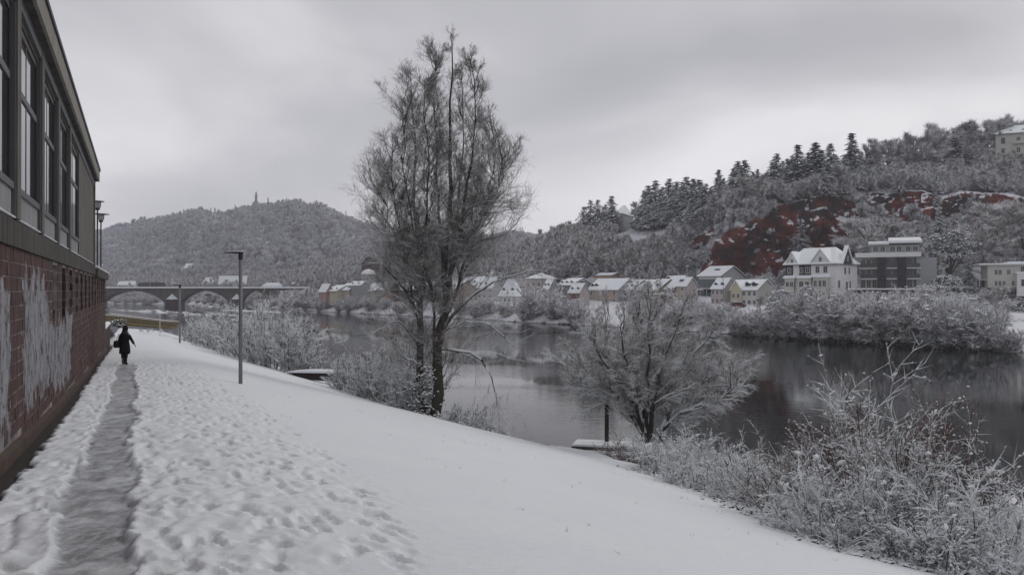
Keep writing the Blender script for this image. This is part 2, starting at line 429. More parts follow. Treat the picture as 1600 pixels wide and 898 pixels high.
# the bank behind the camera, on the far right and beyond the near sheet
for nm, (o0, o1, no), (y0, y1, ny) in (('snowy_bank', (-2.35, 34, 120), (-40, 2.2, 60)), ('snowy_bank', (-80, os_[-1], 160), (127.9, 430, 80)),
                                      ('snowy_bank', (-30, -2.35, 8), (-40, 54.2, 20))):
    oo = np.linspace(o0, o1, no); yy = np.linspace(y0, y1, ny); O, YY, X, Z = near_grid(oo, yy)
    if y0 < 0 and o0 < -20: Z = Z - .3
    V = np.stack([X, YY, Z], -1).reshape(-1, 3)
    link(nm, mesh_np(nm, V, [grid_faces(ny, no)], SNOW, smooth=True), kind='structure')

# ================================================================== river
def m_water():
    m, t, b = mat('river_water'); p = pos(t)
    b.inputs['Base Color'].default_value = (.018, .021, .020, 1)
    b.inputs['IOR'].default_value = 1.33; b.inputs['Specular IOR Level'].default_value = .5
    pt = noise(t, 1.0, 3, .5, stretch(t, p, (.012, .05, .05)), .6)
    L_(t, ramp(t, pt, [(.42, .03), (.58, .09)]), b.inputs['Roughness'])
    r1 = noise(t, 1.0, 3, .55, stretch(t, p, (.55, 1.6, 1)), .3); r2 = noise(t, 1.0, 2, .5, stretch(t, p, (2.2, 5.5, 1)))
    h = mth(t, 'ADD', mth(t, 'MULTIPLY', r1, 1.0), mth(t, 'MULTIPLY', r2, .25))
    amp = ramp(t, pt, [(.40, .10), (.60, 1.0)])
    n = nd(t, 'ShaderNodeBump'); n.inputs['Distance'].default_value = .055
    L_(t, h, n.inputs['Height']); L_(t, mth(t, 'MULTIPLY', amp, .26), n.inputs['Strength']); L_(t, n.outputs[0], b.inputs['Normal'])
    return m
WATER = m_water()
mb = MB(); mb.poly([(-900, -60, 0), (500, -60, 0), (500, 800, 0), (-900, 800, 0)], [(0, 1, 2, 3)])
mb.build('river_water', WATER, kind='structure')
mb = MB(); mb.poly([(-3000, -500, -2.2), (3000, -500, -2.2), (3000, 4500, -2.2), (-3000, 4500, -2.2)], [(0, 1, 2, 3)])
mb.build('ground', m_plain('silt', (.12, .11, .10)), kind='structure')

# ================================================================== far side terrain
def zc(y, Y): return (HZ - y) / F * Y
_cols = {
 2300: [(80, None), (135, -5.5), (165, -4.5), (190, .5), (225, 14), (240, 34), (265, 44), (300, 58), (380, 60)],
 1900: [(98, None), (145, -5.5), (168, -4.5), (190, .5), (228, 15), (240, 30), (265, 40.5), (300, 53), (380, 55)],
 1600: [(118, None), (158, -5.5), (175, -4.5), (190, .5), (230, 16.0), (238, 27.7), (265, 38), (300, 48), (380, 50)],
 1530: [(123, None), (160, -5.5), (177, -4.2), (190, .5), (230, 16.0), (239, 28.5), (265, 36), (297, 46), (380, 47)],
 1440: [(130, None), (163, -5.5), (180, -3), (190, .5), (232, 15.5), (240, 29.5), (262, 34.7), (295, 41.5), (380, 43)],
 1340: [(140, None), (168, -5.5), (185, -3), (195, .3), (238, 9), (247, 31.5), (262, 34.5), (290, 38.5), (380, 40)],
 1300: [(145, None), (172, -5.5), (188, -3.8), (198, 0), (242, 3.2), (249, 29.5), (263, 33.2), (290, 37.5), (380, 39)],
 1240: [(152, None), (180, -5.5), (193, -4.3), (208, -1.2), (243, 2.6), (250, 27.4), (265, 31.9), (290, 36), (380, 38)],
 1160: [(165, None), (190, -5.4), (203, -4.6), (228, -2), (246, 2.6), (252, 25.6), (265, 29.7), (290, 34), (380, 36)],
 1100: [(176, None), (198, -5.2), (212, -4.8), (236, -2), (250, 3.2), (258, 18.5), (268, 23.5), (290, 27.8), (380, 30)],
 1060: [(183, None), (205, -5.2), (218, -4.8), (242, -2), (258, 3.8), (269, 13.5), (285, 19.5), (300, 24.6), (380, 27)],
 1000: [(194, None), (214, -5), (225, -4.8), (248, -2), (262, 3.8), (284, 13.6), (312, 20.6), (345, 26.2), (420, 27)],
 900: [(212, None), (230, -4.9), (240, -4.8), (262, -2), (276, 4.7), (300, 12.9), (325, 18.7), (350, 23.5), (430, 25)],
 850: [(222, None), (240, -4.9), (250, -4.8), (272, -2), (288, 4.2), (310, 10.3), (340, 15.5), (365, 19.5), (430, 20)],
 800: [(234, None), (252, -4.8), (262, -4.7), (285, -2), (302, 3.2), (330, 6.5), (370, 10.4), (420, 15), (500, 18)],
 700: [(265, None), (282, -4.7), (292, -4.6), (315, -3), (335, 2.4), (370, 5.5), (420, 11), (500, 18), (600, 22)],
 600: [(300, None), (318, -4.6), (328, -4.5), (352, -3), (372, 2.3), (400, 5.5), (460, 11), (540, 19), (650, 25)],
 500: [(344, None), (362, -4.5), (372, -4.4), (395, -4), (415, 1.0), (450, 3.5), (520, 7.7), (600, 14.5), (700, 22)],
 440: [(405, None), (425, -4.5), (445, -4.4), (475, -4), (495, -3), (520, 1), (560, 4), (640, 9), (740, 17)],
 300: [(505, None), (525, -5), (545, -4), (565, -3), (590, -1), (620, 1), (660, 4), (700, 7), (760, 14)],
 100: [(560, None), (580, -5), (600, -4), (620, -3), (640, -1), (660, 1), (700, 4), (740, 8), (800, 14)],
 -300: [(640, None), (660, -5), (680, -4), (700, -3), (720, -1), (740, 1), (760, 4), (780, 8), (820, 14)],
}
_cx = np.array(sorted(_cols)); 
_cY = np.array([[p[0] for p in _cols[k]] for k in sorted(_cols)], float)
_cZ = np.array([[(-EYE if p[1] is None else p[1]) for p in _cols[k]] for k in sorted(_cols)], float) + EYE
_cY = np.concatenate([_cY[:, :1] - 6, _cY], 1); _cZ = np.concatenate([_cZ[:, :1] - 1.8, _cZ], 1)   # k0 under water
def hill_col(x, r):
    "x photo column, r row parameter 0..9 -> world X, Y, Z (arrays)"
    x = np.asarray(x, float); r = np.asarray(r, float)
    i = np.clip(r.astype(int), 0, 8); f = r - i
    cY = np.stack([np.interp(x, _cx, _cY[:, k]) for k in range(10)]); cZ = np.stack([np.interp(x, _cx, _cZ[:, k]) for k in range(10)])
    ff = np.broadcast_to(f, x.shape)
    Y = np.take_along_axis(cY, i[None], 0)[0] * (1 - ff) + np.take_along_axis(cY, i[None] + 1, 0)[0] * ff
    Z = np.take_along_axis(cZ, i[None], 0)[0] * (1 - ff) + np.take_along_axis(cZ, i[None] + 1, 0)[0] * ff
    cliff = np.clip(1 - np.abs(r - 5.5) / 1.0, 0, 1) * np.clip((x - 1010) / 60, 0, 1)
    slope = np.clip((r - 3.6) / .8, 0, 1) * np.clip((x - 400) / 100, .3, 1)
    u = x / 60.0
    Y = Y + cliff * (9 * fbm(x / 55, Z / 14, seed=50, oct=4) + 2.2 * fbm(x / 9, Z / 3.0, seed=51, oct=3) - .35 * np.abs(np.sin(Z * .9 + 2 * fbm(x / 40, Z * 0, seed=52))) ** 3)
    fz = (Z + 3.5 * fbm(x / 28, Z / 9, seed=56, oct=3)) / 3.6; fz = fz - np.floor(fz)
    Y = Y - cliff * 1.5 * fz * np.clip(.25 + 1.6 * fbm(x / 18, Z / 8, seed=57, oct=3), 0, 1)
    Z = Z + slope * 1.6 * fbm(x / 30, r * 3, seed=53, oct=4) + np.clip(r - 1.02, 0, .5) * .5 * fbm(x / 12, r * 4, seed=54, oct=3)
    return (x - 800) / F * Y, Y, Z
def place(x, y, r0=1.05, r1=9.0):
    "first point on the far side met going back along column x whose picture row is y"
    rr = np.linspace(r0, r1, 400); X, Y, Z = hill_col(np.full(400, float(x)), rr)
    yy = HZ - (Z - EYE) / Y * F
    k = np.argmax(yy <= y) if (yy <= y).any() else int(np.argmin(yy))
    return float(X[k]), float(Y[k]), float(Z[k])
def m_hillside():
    m, t, b = mat('hillside'); g = nd(t, 'ShaderNodeNewGeometry'); p = g.outputs['Position']; rk = attr(t, 'rock')
    sx = nd(t, 'ShaderNodeSeparateXYZ'); L_(t, g.outputs['Normal'], sx.inputs[0])
    strata = noise(t, 1.0, 5, .6, stretch(t, p, (.05, .05, .55)), .4); bl = noise(t, .16, 5, .6, p)
    vert = noise(t, 1.0, 4, .6, stretch(t, p, (.22, .22, .04)))
    red = mixc(t, ramp(t, strata, [(.35, 0), (.65, 1)]), (.072, .019, .014), (.200, .050, .033))
    red = mixc(t, ramp(t, vert, [(.5, 0), (.72, .75)]), red, (.25, .085, .05))
    dark = mixc(t, noise(t, 1.5, 4, .6, p), (.012, .014, .014), (.045, .04, .038))
    rock = mixc(t, ramp(t, bl, [(.45, 0), (.57, .92)]), red, dark)
    crack = ramp(t, noise(t, 1.0, 3, .5, stretch(t, p, (.5, .5, .12)), 1.5), [(.47, 0), (.5, 1), (.53, 0)])
    rock = mixc(t, mth(t, 'MULTIPLY', crack, .45), rock, (.03, .015, .013))
    brush = mixc(t, noise(t, 1.3, 6, .75, p), (.035, .032, .032), (.34, .34, .36))
    floor_ = mixc(t, ramp(t, noise(t, .35, 5, .6, p), [(.42, 0), (.62, 1)]), brush, (.62, .63, .66))
    snowy = mixc(t, attr(t, 'open'), floor_, (.80, .81, .84)); snowy = mixc(t, attr(t, 'mud'), snowy, (.022, .02, .018))
    base = mixc(t, rk, snowy, rock)
    up = mth(t, 'ADD', sx.outputs[2], mth(t, 'MULTIPLY', mth(t, 'SUBTRACT', noise(t, .9, 4, .7, p), .5), .9))
    led = ramp(t, up, [(.62, 0), (.78, 1)])
    c = mixc(t, mth(t, 'MULTIPLY', led, rk), base, (.72, .73, .77)); L_(t, c, b.inputs['Base Color'])
    b.inputs['Roughness'].default_value = .9
    bump(t, b, mth(t, 'ADD', mth(t, 'MULTIPLY', strata, 1.5), noise(t, 1.2, 5, .7, p)), .8, .5)
    return m
HILLM = m_hillside()
xs = np.concatenate([np.linspace(-300, 480, 90), np.linspace(484, 1030, 190), np.arange(1032, 1640, 1.8), np.linspace(1642, 2300, 110)])
rs = np.concatenate([np.linspace(0, 1, 6), np.linspace(1.06, 4.9, 36), np.linspace(5.0, 6.1, 70), np.linspace(6.15, 9, 34)])
XX, RR = np.meshgrid(xs, rs); hX, hY, hZ = hill_col(XX, RR)
nzr = fbm(XX / 22, hZ / 7, seed=61, oct=4)
def rock_mask(x, r, nz_):
    ytop = np.interp(x, [1080, 1098, 1120, 1160, 1200, 1240, 1270, 1310, 1340, 1356], [455, 405, 352, 338, 332, 318, 310, 318, 338, 455])
    rt = 5 + (440 - ytop) / 117.0
    a = np.clip((r - 4.9 + .1 * nz_) / .06, 0, 1) * np.clip((rt + .10 * nz_ - r) / .05, 0, 1)
    b_ = np.clip((x - 1350) / 10, 0, 1) * np.clip((r - 5.22 + .7 * nz_) / .08, 0, 1) * np.clip((6.12 - r) / .05, 0, 1) * np.clip((.36 - nz_) / .08, 0, 1)
    c = np.clip((1.0 - np.hypot((x - 1088) / 30, (r - 5.95) / .3) + .6 * nz_) / .2, 0, 1)
    return np.maximum(np.maximum(a, b_), c)
rock = rock_mask(XX, RR, nzr)
# smaller red outcrops left of the main face
for (cx_, cr_, sx_, sr_) in ():
    rock = np.maximum(rock, np.clip(1.6 - np.hypot((XX - cx_) / sx_, (RR - cr_) / sr_) + nzr, 0, 1))
opn = np.clip((4.15 - RR) / .2, 0, 1)
opn = np.maximum(opn, np.clip((1.0 - np.hypot((XX - 1003) / 42, (RR - 7.55) / .62)) / .12, 0, 1))
V = np.stack([hX, hY, hZ], -1).reshape(-1, 3)
link('hillside', mesh_np('hillside', V, [grid_faces(len(rs), len(xs))], HILLM, smooth=True, attrs={'rock': rock, 'open': opn, 'mud': np.clip((1.055 + .05 * fbm(XX / 5, RR, oct=3, seed=63) - RR) / .02, 0, 1)}), kind='structure')

# big wooded hill far left
_rx = np.array([-500, 0, 100, 160, 250, 350, 385, 400, 440, 480, 520, 560, 600, 660, 750, 800, 850, 900, 1000, 1200, 1500])
_rY = np.array([1300, 1250, 1250, 1200, 1100, 980, 920, 900, 880, 880, 880, 850, 830, 820, 820, 900, 950, 1000, 1000, 1000, 1000])
_ry = np.array([420, 385, 376, 368, 351, 341, 333, 330, 325, 330, 341, 354, 364, 374, 380, 372, 375, 378, 384, 392, 400])
def big_hill(x, s):
    x = np.asarray(x, float); s = np.asarray(s, float)
    RY = np.interp(x, _rx, _rY); Rz = (HZ - np.interp(x, _rx, _ry)) / F * RY
    Y0 = np.interp(x, [-500, 100, 500, 900, 1500], [760, 700, 600, 520, 520])
    Y = Y0 + (RY - Y0) * s
    prof = np.where(s <= 1, np.sin(np.clip(s, 0, 1) * PI / 2) ** 1.15, 1 - (s - 1) * .5)
    gul = fbm(x / 70 + s * 1.2, s * 1.5, seed=70, oct=4)
    Z = 8 + (Rz + EYE - 8) * prof + 18 * gul * np.sin(np.clip(s, 0, 1) * PI) ** 1.6
    return (x - 800) / F * Y, Y, Z
xs2 = np.linspace(-500, 1500, 240); ss = np.linspace(0, 1.5, 60)
XX, S_ = np.meshgrid(xs2, ss); bx_, by_, bz_ = big_hill(XX, S_)
FLOORM = m_topsnow('forest_floor', (.12, .115, .12), (.35, .35, .37), .9, 1.1, .05, .5, world=True, cvar=.05)
link('hill', mesh_np('hill', np.stack([bx_, by_, bz_], -1).reshape(-1, 3), [grid_faces(len(ss), len(xs2))], FLOORM, smooth=True), kind='structure')
# shoals of gravel under snow upstream
def m_shoal():
    return m_topsnow('shoal', (.05, .045, .04), (.16, .15, .14), .55, .8, .8, .3, world=True)
SHOAL = m_shoal()
def shoal(pts, wd, h=.5, seed=0):
    rows = []
    n = 60
    t_ = np.linspace(0, 1, n); px = np.interp(t_, np.linspace(0, 1, len(pts)), [p[0] for p in pts]); py = np.interp(t_, np.linspace(0, 1, len(pts)), [p[1] for p in pts])
    YY = EYE * F / (py - HZ); XX = (px - 800) / F * YY
    V = []; prof = np.linspace(-1, 1, 9)
    for j, a in enumerate(prof):
        wl = wd * (.45 + .75 * np.abs(fbm(t_ * 7, t_ * 0, seed=seed + 80, oct=3))) * np.sin(PI * np.clip(t_, .02, .98)) ** .4
        hh = h * (1 - a * a) * (.55 + .9 * fbm(t_ * 16, t_ * 0 + a, seed=seed + 90, oct=3)) - .12 * a * a
        V.append(np.stack([XX, YY + a * wl, np.where((t_ > .01) & (t_ < .99), hh, -.2)], -1))
    V = np.stack(V, 0).reshape(-1, 3)
    return link('gravel_shoal', mesh_np('gravel_shoal', V, [grid_faces(9, n)], SHOAL, smooth=False), kind='structure')
shoal([(150, 483), (235, 487), (300, 491), (345, 494)], 2.6, .9, 1)
shoal([(225, 484), (262, 488), (290, 492)], 3.0, .9, 2)
shoal([(300, 488), (360, 492), (440, 500), (490, 505)], 2.0, .7, 3)
shoal([(340, 484), (390, 486), (450, 488)], 3.5, .6, 4)
shoal([(330, 497), (400, 503), (470, 511)], 1.6, .6, 5)
shoal([(380, 508), (430, 512), (500, 519)], 1.2, .5, 6)
shoal([(300, 478), (350, 480), (372, 482)], 3.5, .9, 7)
# ================================================================== riverside building on the left
WA = math.atan2(1, -KW)                       # heading of the wall
SC_ = math.hypot(KW, 1)                       # metres along the wall per metre of depth
def S(Y): return Y * SC_
def ws(P_=None): return None
def wall_st(t):
    "distance along the wall (s) and height above the eye (z) from the world position"
    p = pos(t); d = nd(t, 'ShaderNodeVectorMath', operation='DOT_PRODUCT'); L_(t, p, d.inputs[0])
    d.inputs[1].default_value = (math.cos(WA), math.sin(WA), 0)
    sx = nd(t, 'ShaderNodeSeparateXYZ'); L_(t, p, sx.inputs[0])
    return d.outputs['Value'], mth(t, 'SUBTRACT', sx.outputs[2], EYE), p
def sstep(t, v, a, b):
    m = nd(t, 'ShaderNodeMapRange', interpolation_type='SMOOTHSTEP'); m.inputs[1].default_value = a; m.inputs[2].default_value = b
    L_(t, v, m.inputs[0]); return m.outputs[0]
def m_brick(name, c0, c1, mortar=False):
    m, t, b = mat(name); s, z, p = wall_st(t)
    oi = nd(t, 'ShaderNodeObjectInfo')
    n = noise(t, 2.2, 5, .65, p)
    rnd = mth(t, 'ADD', mth(t, 'MULTIPLY', n, .6), mth(t, 'MULTIPLY', noise(t, 1.0, 1, .5, stretch(t, p, (2.1, 2.1, 4.25))), .4))
    c = mixc(t, ramp(t, rnd, [(.32, 0), (.68, 1)]), c0, c1)
    c = mixc(t, ramp(t, noise(t, 9, 4, .7, p), [(.55, 0), (.75, .5)]), c, (.045, .028, .025))
    # dirt running down from the ledge
    c = mixc(t, mth(t, 'MULTIPLY', ramp(t, noise(t, 1, 4, .6, stretch(t, p, (4, 4, .35))), [(.42, 0), (.64, 1)]), .7), c, (.035, .028, .026))
    wn = noise(t, 1.1, 5, .62, p); wn2 = noise(t, 1.6, 3, .55, p)
    def patch(s0, s1, z0, z1):
        sw = mth(t, 'ADD', s, mth(t, 'MULTIPLY', mth(t, 'SUBTRACT', wn, .5), 3.6)); zw = mth(t, 'ADD', z, mth(t, 'MULTIPLY', mth(t, 'SUBTRACT', wn2, .5), 2.2))
        a = mth(t, 'MULTIPLY', sstep(t, sw, s0, s0 + .10), mth(t, 'SUBTRACT', 1.0, sstep(t, sw, s1, s1 + .12)))
        return mth(t, 'MULTIPLY', a, mth(t, 'MULTIPLY', sstep(t, zw, z0, z0 + .25), mth(t, 'SUBTRACT', 1.0, sstep(t, zw, z1, z1 + .05))))
    pm = mth(t, 'ADD', mth(t, 'ADD', patch(10.6, 14.4, -2.35, .10), patch(15.9, 20.2, -2.2, .18)), patch(20.4, 27.0, -2.55, -.85), clamp=True)
    wear = ramp(t, noise(t, 1.8, 7, .78, stretch(t, p, (1, 1, .7))), [(.34, 0), (.42, 1)])
    ink = ramp(t, noise(t, 1.0, 3, .5, stretch(t, p, (1.7, 1.7, .75)), 1.6), [(.455, 0), (.48, 1), (.505, 1), (.53, 0)])
    paint = mixc(t, noise(t, 3, 4, .6, p), (.17, .17, .185), (.37, .37, .40))
    paint = mixc(t, mth(t, 'MULTIPLY', ink, .85), paint, (.055, .055, .06))
    c = mixc(t, mth(t, 'MULTIPLY', mth(t, 'MULTIPLY', pm, wear), .93 if not mortar else .8), c, paint)
    L_(t, c, b.inputs['Base Color']); b.inputs['Roughness'].default_value = .9
    bump(t, b, noise(t, 30, 5, .7, p), .5, .01)
    return m
BRICK = m_brick('red_brick', (.062, .036, .034), (.140, .080, .073))
BRICK_DK = m_brick('dark_brick', (.042, .023, .021), (.080, .041, .037))
MORTAR = m_brick('mortar', (.16, .13, .12), (.42, .38, .37), True)
def m_conc(name, c0, c1, streak=.55):
    m, t, b = mat(name); p = pos(t)
    c = mixc(t, noise(t, 2.5, 6, .65, p), c0, c1)
    st = ramp(t, noise(t, 1.0, 5, .65, stretch(t, p, (5, 5, .45))), [(.42, 0), (.68, 1)])
    c = mixc(t, mth(t, 'MULTIPLY', st, streak), c, tuple(x * .30 for x in c0)); c = mixc(t, mth(t, 'MULTIPLY', ramp(t, noise(t, 1.3, 4, .7, stretch(t, p, (4, 4, .6))), [(.55, 0), (.72, .5)]), .6), c, tuple(x * 1.5 for x in c1)); L_(t, c, b.inputs['Base Color'])
    bump(t, b, noise(t, 25, 6, .7, p), .35, .01); b.inputs['Roughness'].default_value = .9
    return m
CONC = m_conc('weathered_concrete', (.11, .10, .095), (.20, .19, .175))
CONC_LT = m_conc('fascia_concrete', (.21, .20, .18), (.33, .31, .28), .35)
CONC_DK = m_conc('dark_concrete', (.055, .050, .045), (.115, .105, .094), .8)
PANEL = m_conc('render_panel', (.21, .215, .22), (.31, .315, .32), .35)
FRAME_DK = m_plain('dark_metal_frame', (.030, .028, .030), .2, 8, .45)
FRAME_GR = m_plain('grey_metal_frame', (.10, .10, .105), .2, 8, .5)
ROOFING = m_plain('roof_flashing', (.028, .026, .034), .2, 6, .5)
def m_glass():
    m, t, b = mat('window_glass'); b.inputs['Base Color'].default_value = (.020, .022, .025, 1); b.inputs['Roughness'].default_value = .04
    b.inputs['Specular IOR Level'].default_value = .9; b.inputs['IOR'].default_value = 1.6
    bump(t, b, noise(t, .8, 2, .5, pos(t)), .05, .02); return m
GLASS = m_glass()
bld = empty('riverside_building', (-2, 0, EYE), WA, label='brown brick and concrete building with tall dark windows beside the trodden path', cat='building')
Z_BT, Z_LT, Z_SILL, Z_HEAD, Z_SOF, Z_ROOF = .69, 1.16, 1.67, 4.60, 4.95, 5.52
S0, S1, S2 = -14.0, S(36.0), S(49.3)          # behind the camera, end of the storey, end of the brick
# local frame: x along the wall away from the camera, -y towards the path
mb = MB(); mb.box(S0, S2, .15, 9.0, -6.0, Z_BT - .01, 0); mb.build('wall_core', BRICK_DK, bld)
# recessed slots in the upper courses
slots = []; sy = 18.55
while sy < 48: slots.append((S(sy), S(sy) + 1.15)); sy += 2.25
ZS0, ZS1 = -.84, .60
mb = MB()
edges = [S0] + [q for s_ in slots for q in s_] + [S2]
for i in range(0, len(edges), 2): mb.box(edges[i], edges[i + 1], .005, .148, ZS0, ZS1, 0)
mb.box(S0, S2, .005, .148, -6.0, ZS0 - .001, 0); mb.box(S0, S2, .005, .148, ZS1 + .001, Z_BT - .012, 0)
mb.build('mortar_bed', MORTAR, bld)
mb = MB(); mb.box(-.226, .226, -.0, .138, -.107, .107)
bm_full = mb.mesh('brick', BRICK); mb = MB(); mb.box(-.109, .109, -.0, .138, -.107, .107); bm_half = mb.mesh('brick', BRICK)
CH, BL = .2345, .460
cand = []
nrow = int((Z_BT + 4.4) / CH)
for r in range(nrow):
    zc_ = Z_BT - .012 - CH / 2 - r * CH
    off = BL / 2 if r % 2 else 0
    k0 = int((3.0) / BL)
    sx_ = k0 * BL + off
    while sx_ + BL / 2 < S2:
        lo, hi = sx_ - BL / 2 + .008, sx_ + BL / 2 - .008
        pieces = [(lo, hi)]
        if ZS0 < zc_ < ZS1:
            for a, b_ in slots:
                nw = []
                for (l, h) in pieces:
                    if h <= a or l >= b_: nw.append((l, h))
                    else:
                        if l < a - .04: nw.append((l, a - .004))
                        if h > b_ + .04: nw.append((b_ + .004, h))
                pieces = nw
        for l, h in pieces:
            if zc_ > -(Hp(l / SC_) - .16): cand.append((l, h, zc_))
        sx_ += BL
def brick_px(l, h, z):
    Y = max((l + h) / 2 / SC_, 1); return 1 / Y
front = [c for c in cand if c[0] > S(10.9)]
front.sort(key=lambda c: -brick_px(*c)); indiv, rest = front[:300], front[300:] + [c for c in cand if c[0] <= S(10.9)]
wall_part = empty('brick_wall'); wall_part.parent = bld
for (l, h, z) in indiv:
    o = bpy.data.objects.new('brick', bm_full if h - l > .3 else bm_half); COL.objects.link(o); o.parent = wall_part
    fw = (h - l) / (.444 if h - l > .3 else .214)
    o.location = ((l + h) / 2, random.uniform(-.010, .004), z); o.scale = (fw, 1, 1)
    o.rotation_euler = (0, random.uniform(-.006, .006), random.uniform(-.01, .01))
mb = MB()
for (l, h, z) in rest:
    j = random.uniform(-.010, .004); mb.box(l - .004, h + .004, j, j + .13, z - .107, z + .107)
mb.build('brick_courses', BRICK, wall_part, kind='stuff')
# plinth that follows the falling ground
mb = MB(); pts = []
yy = np.linspace(-12, 49.3, 30)
for a, b_ in zip(yy[:-1], yy[1:]):
    za, zb = -Hp(a) + .12, -Hp(b_) + .12
    mb.poly([(S(a), -.09, -6), (S(b_), -.09, -6), (S(b_), -.09, zb), (S(a), -.09, za), (S(a), .0, -6), (S(b_), .0, -6), (S(b_), .0, zb + .05), (S(a), .0, za + .05)],
            [(0, 1, 2, 3), (3, 2, 6, 7)], 0)
mb.poly([(S(49.3), -.09, -6), (S(49.3), .14, -6), (S(49.3), .14, -Hp(49.3) + .17), (S(49.3), -.09, -Hp(49.3) + .12)], [(0, 1, 2, 3)])
mb.build('plinth', m_conc('muddy_plinth', (.055, .04, .035), (.12, .085, .07)), bld)
# ledge beam in lengths, with joints
segs = np.linspace(S0, S1 + .1, 9)
for a, b_ in zip(segs[:-1], segs[1:]):
    mb = MB(); mb.prism([(-.05, Z_BT), (.5, Z_BT), (.5, Z_LT), (.03, Z_LT), (-.05, Z_LT - .07)], 'x', a + .012, b_ - .012, 0); mb.build('ledge', CONC_DK, bld)
mb = MB()
for i in range(140):
    a = S0 + i * (S1 - S0) / 140
    if i * 1.0 > 0: 
        w0 = .03 + .05 * abs(math.sin(i * 1.7)) ; mb.prism([(-.02, Z_LT + .002), (.12 + w0, Z_LT + .002), (.10 + w0, Z_LT + .03), (.02, Z_LT + .045 + .015 * math.sin(i * 2.3)), (-.03, Z_LT + .02)], 'x', a, a + (S1 - S0) / 140, 0)
mb.build('ledge_snow', SNOW, bld)
# storey: end pier, pillars, panels, windows
mb = MB(); mb.box(S(26.8), S1, .0, .6, Z_LT + .001, Z_SOF - .001, 0); mb.box(S1 - .45, S1, -.06, .0, Z_BT + .02, Z_SOF, 0); mb.box(S1 - .02, S1, .6, 8.8, Z_BT, Z_SOF, 0)
mb.build('end_pier', CONC, bld)
mb = MB(); mb.box(S0, S1 - .1, 1.1, 8.7, Z_BT, Z_SOF - .05, 0); mb.build('interior_wall', FRAME_DK, bld)
PY = [26.2 - 3.32 * k for k in range(0, 12)]
pitch = 3.32
for Y in PY[1:]:
    mb = MB(); mb.box(S(Y) - .22, S(Y) + .22, -.05, .55, Z_LT + .001, Z_SOF - .002, 0); mb.box(S(Y) - .28, S(Y) - .225, -.02, .2, Z_LT + .05, Z_SOF - .3, 1)
    mb.build('pillar', [CONC, FRAME_GR], bld)
for i in range(len(PY) - 1):
    a, b_ = S(PY[i + 1]) + .22, S(PY[i]) + (-.29 if i else .62)
    mb = MB(); mb.box(a + .02, b_ - .02, .03, .30, Z_LT + .002, Z_SILL - .05, 0); mb.build('spandrel_panel', PANEL, bld)
    wn = MB(); y0, y1 = .045, .16; fz0, fz1 = Z_SILL, Z_HEAD - .02; W_ = b_ - a
    wn.box(a, b_, -.01, .30, fz0 - .05, fz0 + .06, 1)
    wn.box(a, b_, y0, y1, fz1 - .10, fz1, 0); wn.box(a, a + .11, y0, y1, fz0 + .06, fz1 - .1, 0); wn.box(b_ - .11, b_, y0, y1, fz0 + .06, fz1 - .1, 0)
    tz = 3.42; wn.box(a + .11, b_ - .11, y0 - .01, y1, tz - .06, tz + .06, 1)
    fr = wn.build('window_frame', [FRAME_DK, FRAME_GR], bld)
    for k in (2,):
        xm = a + W_ * k / 4
        mm = MB(); mm.box(xm - .05, xm + .05, y0 + .01, y1 - .01, fz0 + .061, tz - .061, 0); mm.build('mullion', FRAME_DK, fr)
        if k != 2: continue
        mm = MB(); mm.box(xm - .045, xm + .045, y0 + .01, y1 - .01, tz + .061, fz1 - .101, 0); mm.build('mullion', FRAME_DK, fr)
    for (x0, x1, z0, z1) in [(a + .1 + (W_ - .2) * k / 2, a + .1 + (W_ - .2) * (k + 1) / 2, fz0 + .06, tz - .06) for k in range(2)] + [(a + .1, a + W_ / 2, tz + .06, fz1 - .1), (a + W_ / 2, b_ - .1, tz + .06, fz1 - .1)]:
        mm = MB(); mm.box(x0, x1, .060, .07, z0, z1, 0); mm.build('pane', GLASS, fr)
mb = MB(); mb.box(S0, S1 - .46, .02, .5, Z_HEAD, Z_SOF - .12, 0); mb.box(S0, S1 - .46, -.04, .06, Z_HEAD + .10, Z_SOF - .02, 1); mb.build('head_beam', [CONC_DK, FRAME_GR], bld)
mb = MB(); mb.box(S0, S1 - .02, -.17, 9.0, Z_SOF, Z_SOF + .1, 0); mb.build('soffit', CONC_DK, bld)
seg = np.linspace(S0, S1 - .0, 7)
for a, b_ in zip(seg[:-1], seg[1:]):
    mb = MB(); mb.prism([(-.17, Z_SOF + .002), (-.23, Z_SOF + .002), (-.23, Z_ROOF - .10), (-.17, Z_ROOF - .10)], 'x', a + .01, b_ - .01, 0); mb.build('fascia', CONC_LT, bld)
mb = MB(); mb.box(S0, S1 + .03, -.27, 9.1, Z_ROOF - .1, Z_ROOF, 0); mb.box(S0, S1 + .0, -.12, 9.0, Z_SOF + .1, Z_ROOF - .101, 0); mb.build('roof', ROOFING, bld)
# lower end block with dark parapet
mb = MB(); mb.box(S1 + .02, S2 + .12, -.16, 4.0, .62, 1.02, 0); mb.build('parapet', CONC_DK, bld)
mb = MB(); n = 16
for i in range(n):
    a = S1 + .02 + i * (S2 - S1 + .1) / n; h = .10 + .04 * math.sin(i * 1.9)
    mb.prism([(-.18, 1.021), (.5, 1.021), (.45, 1.02 + h), (-.06, 1.02 + h + .02), (-.2, 1.07)], 'x', a, a + (S2 - S1 + .1) / n)
mb.build('parapet_snow', SNOW, bld, smooth=False)
# railing on the terrace
mb = MB()
for q in np.linspace(S1 + .3, S2 - .2, 26): mb.box(q - .02, q + .02, .62, .66, 1.02, 2.0, 0)
mb.box(S1 + .2, S2 - .1, .60, .68, 2.0, 2.06, 0); mb.build('railing', FRAME_DK, bld)

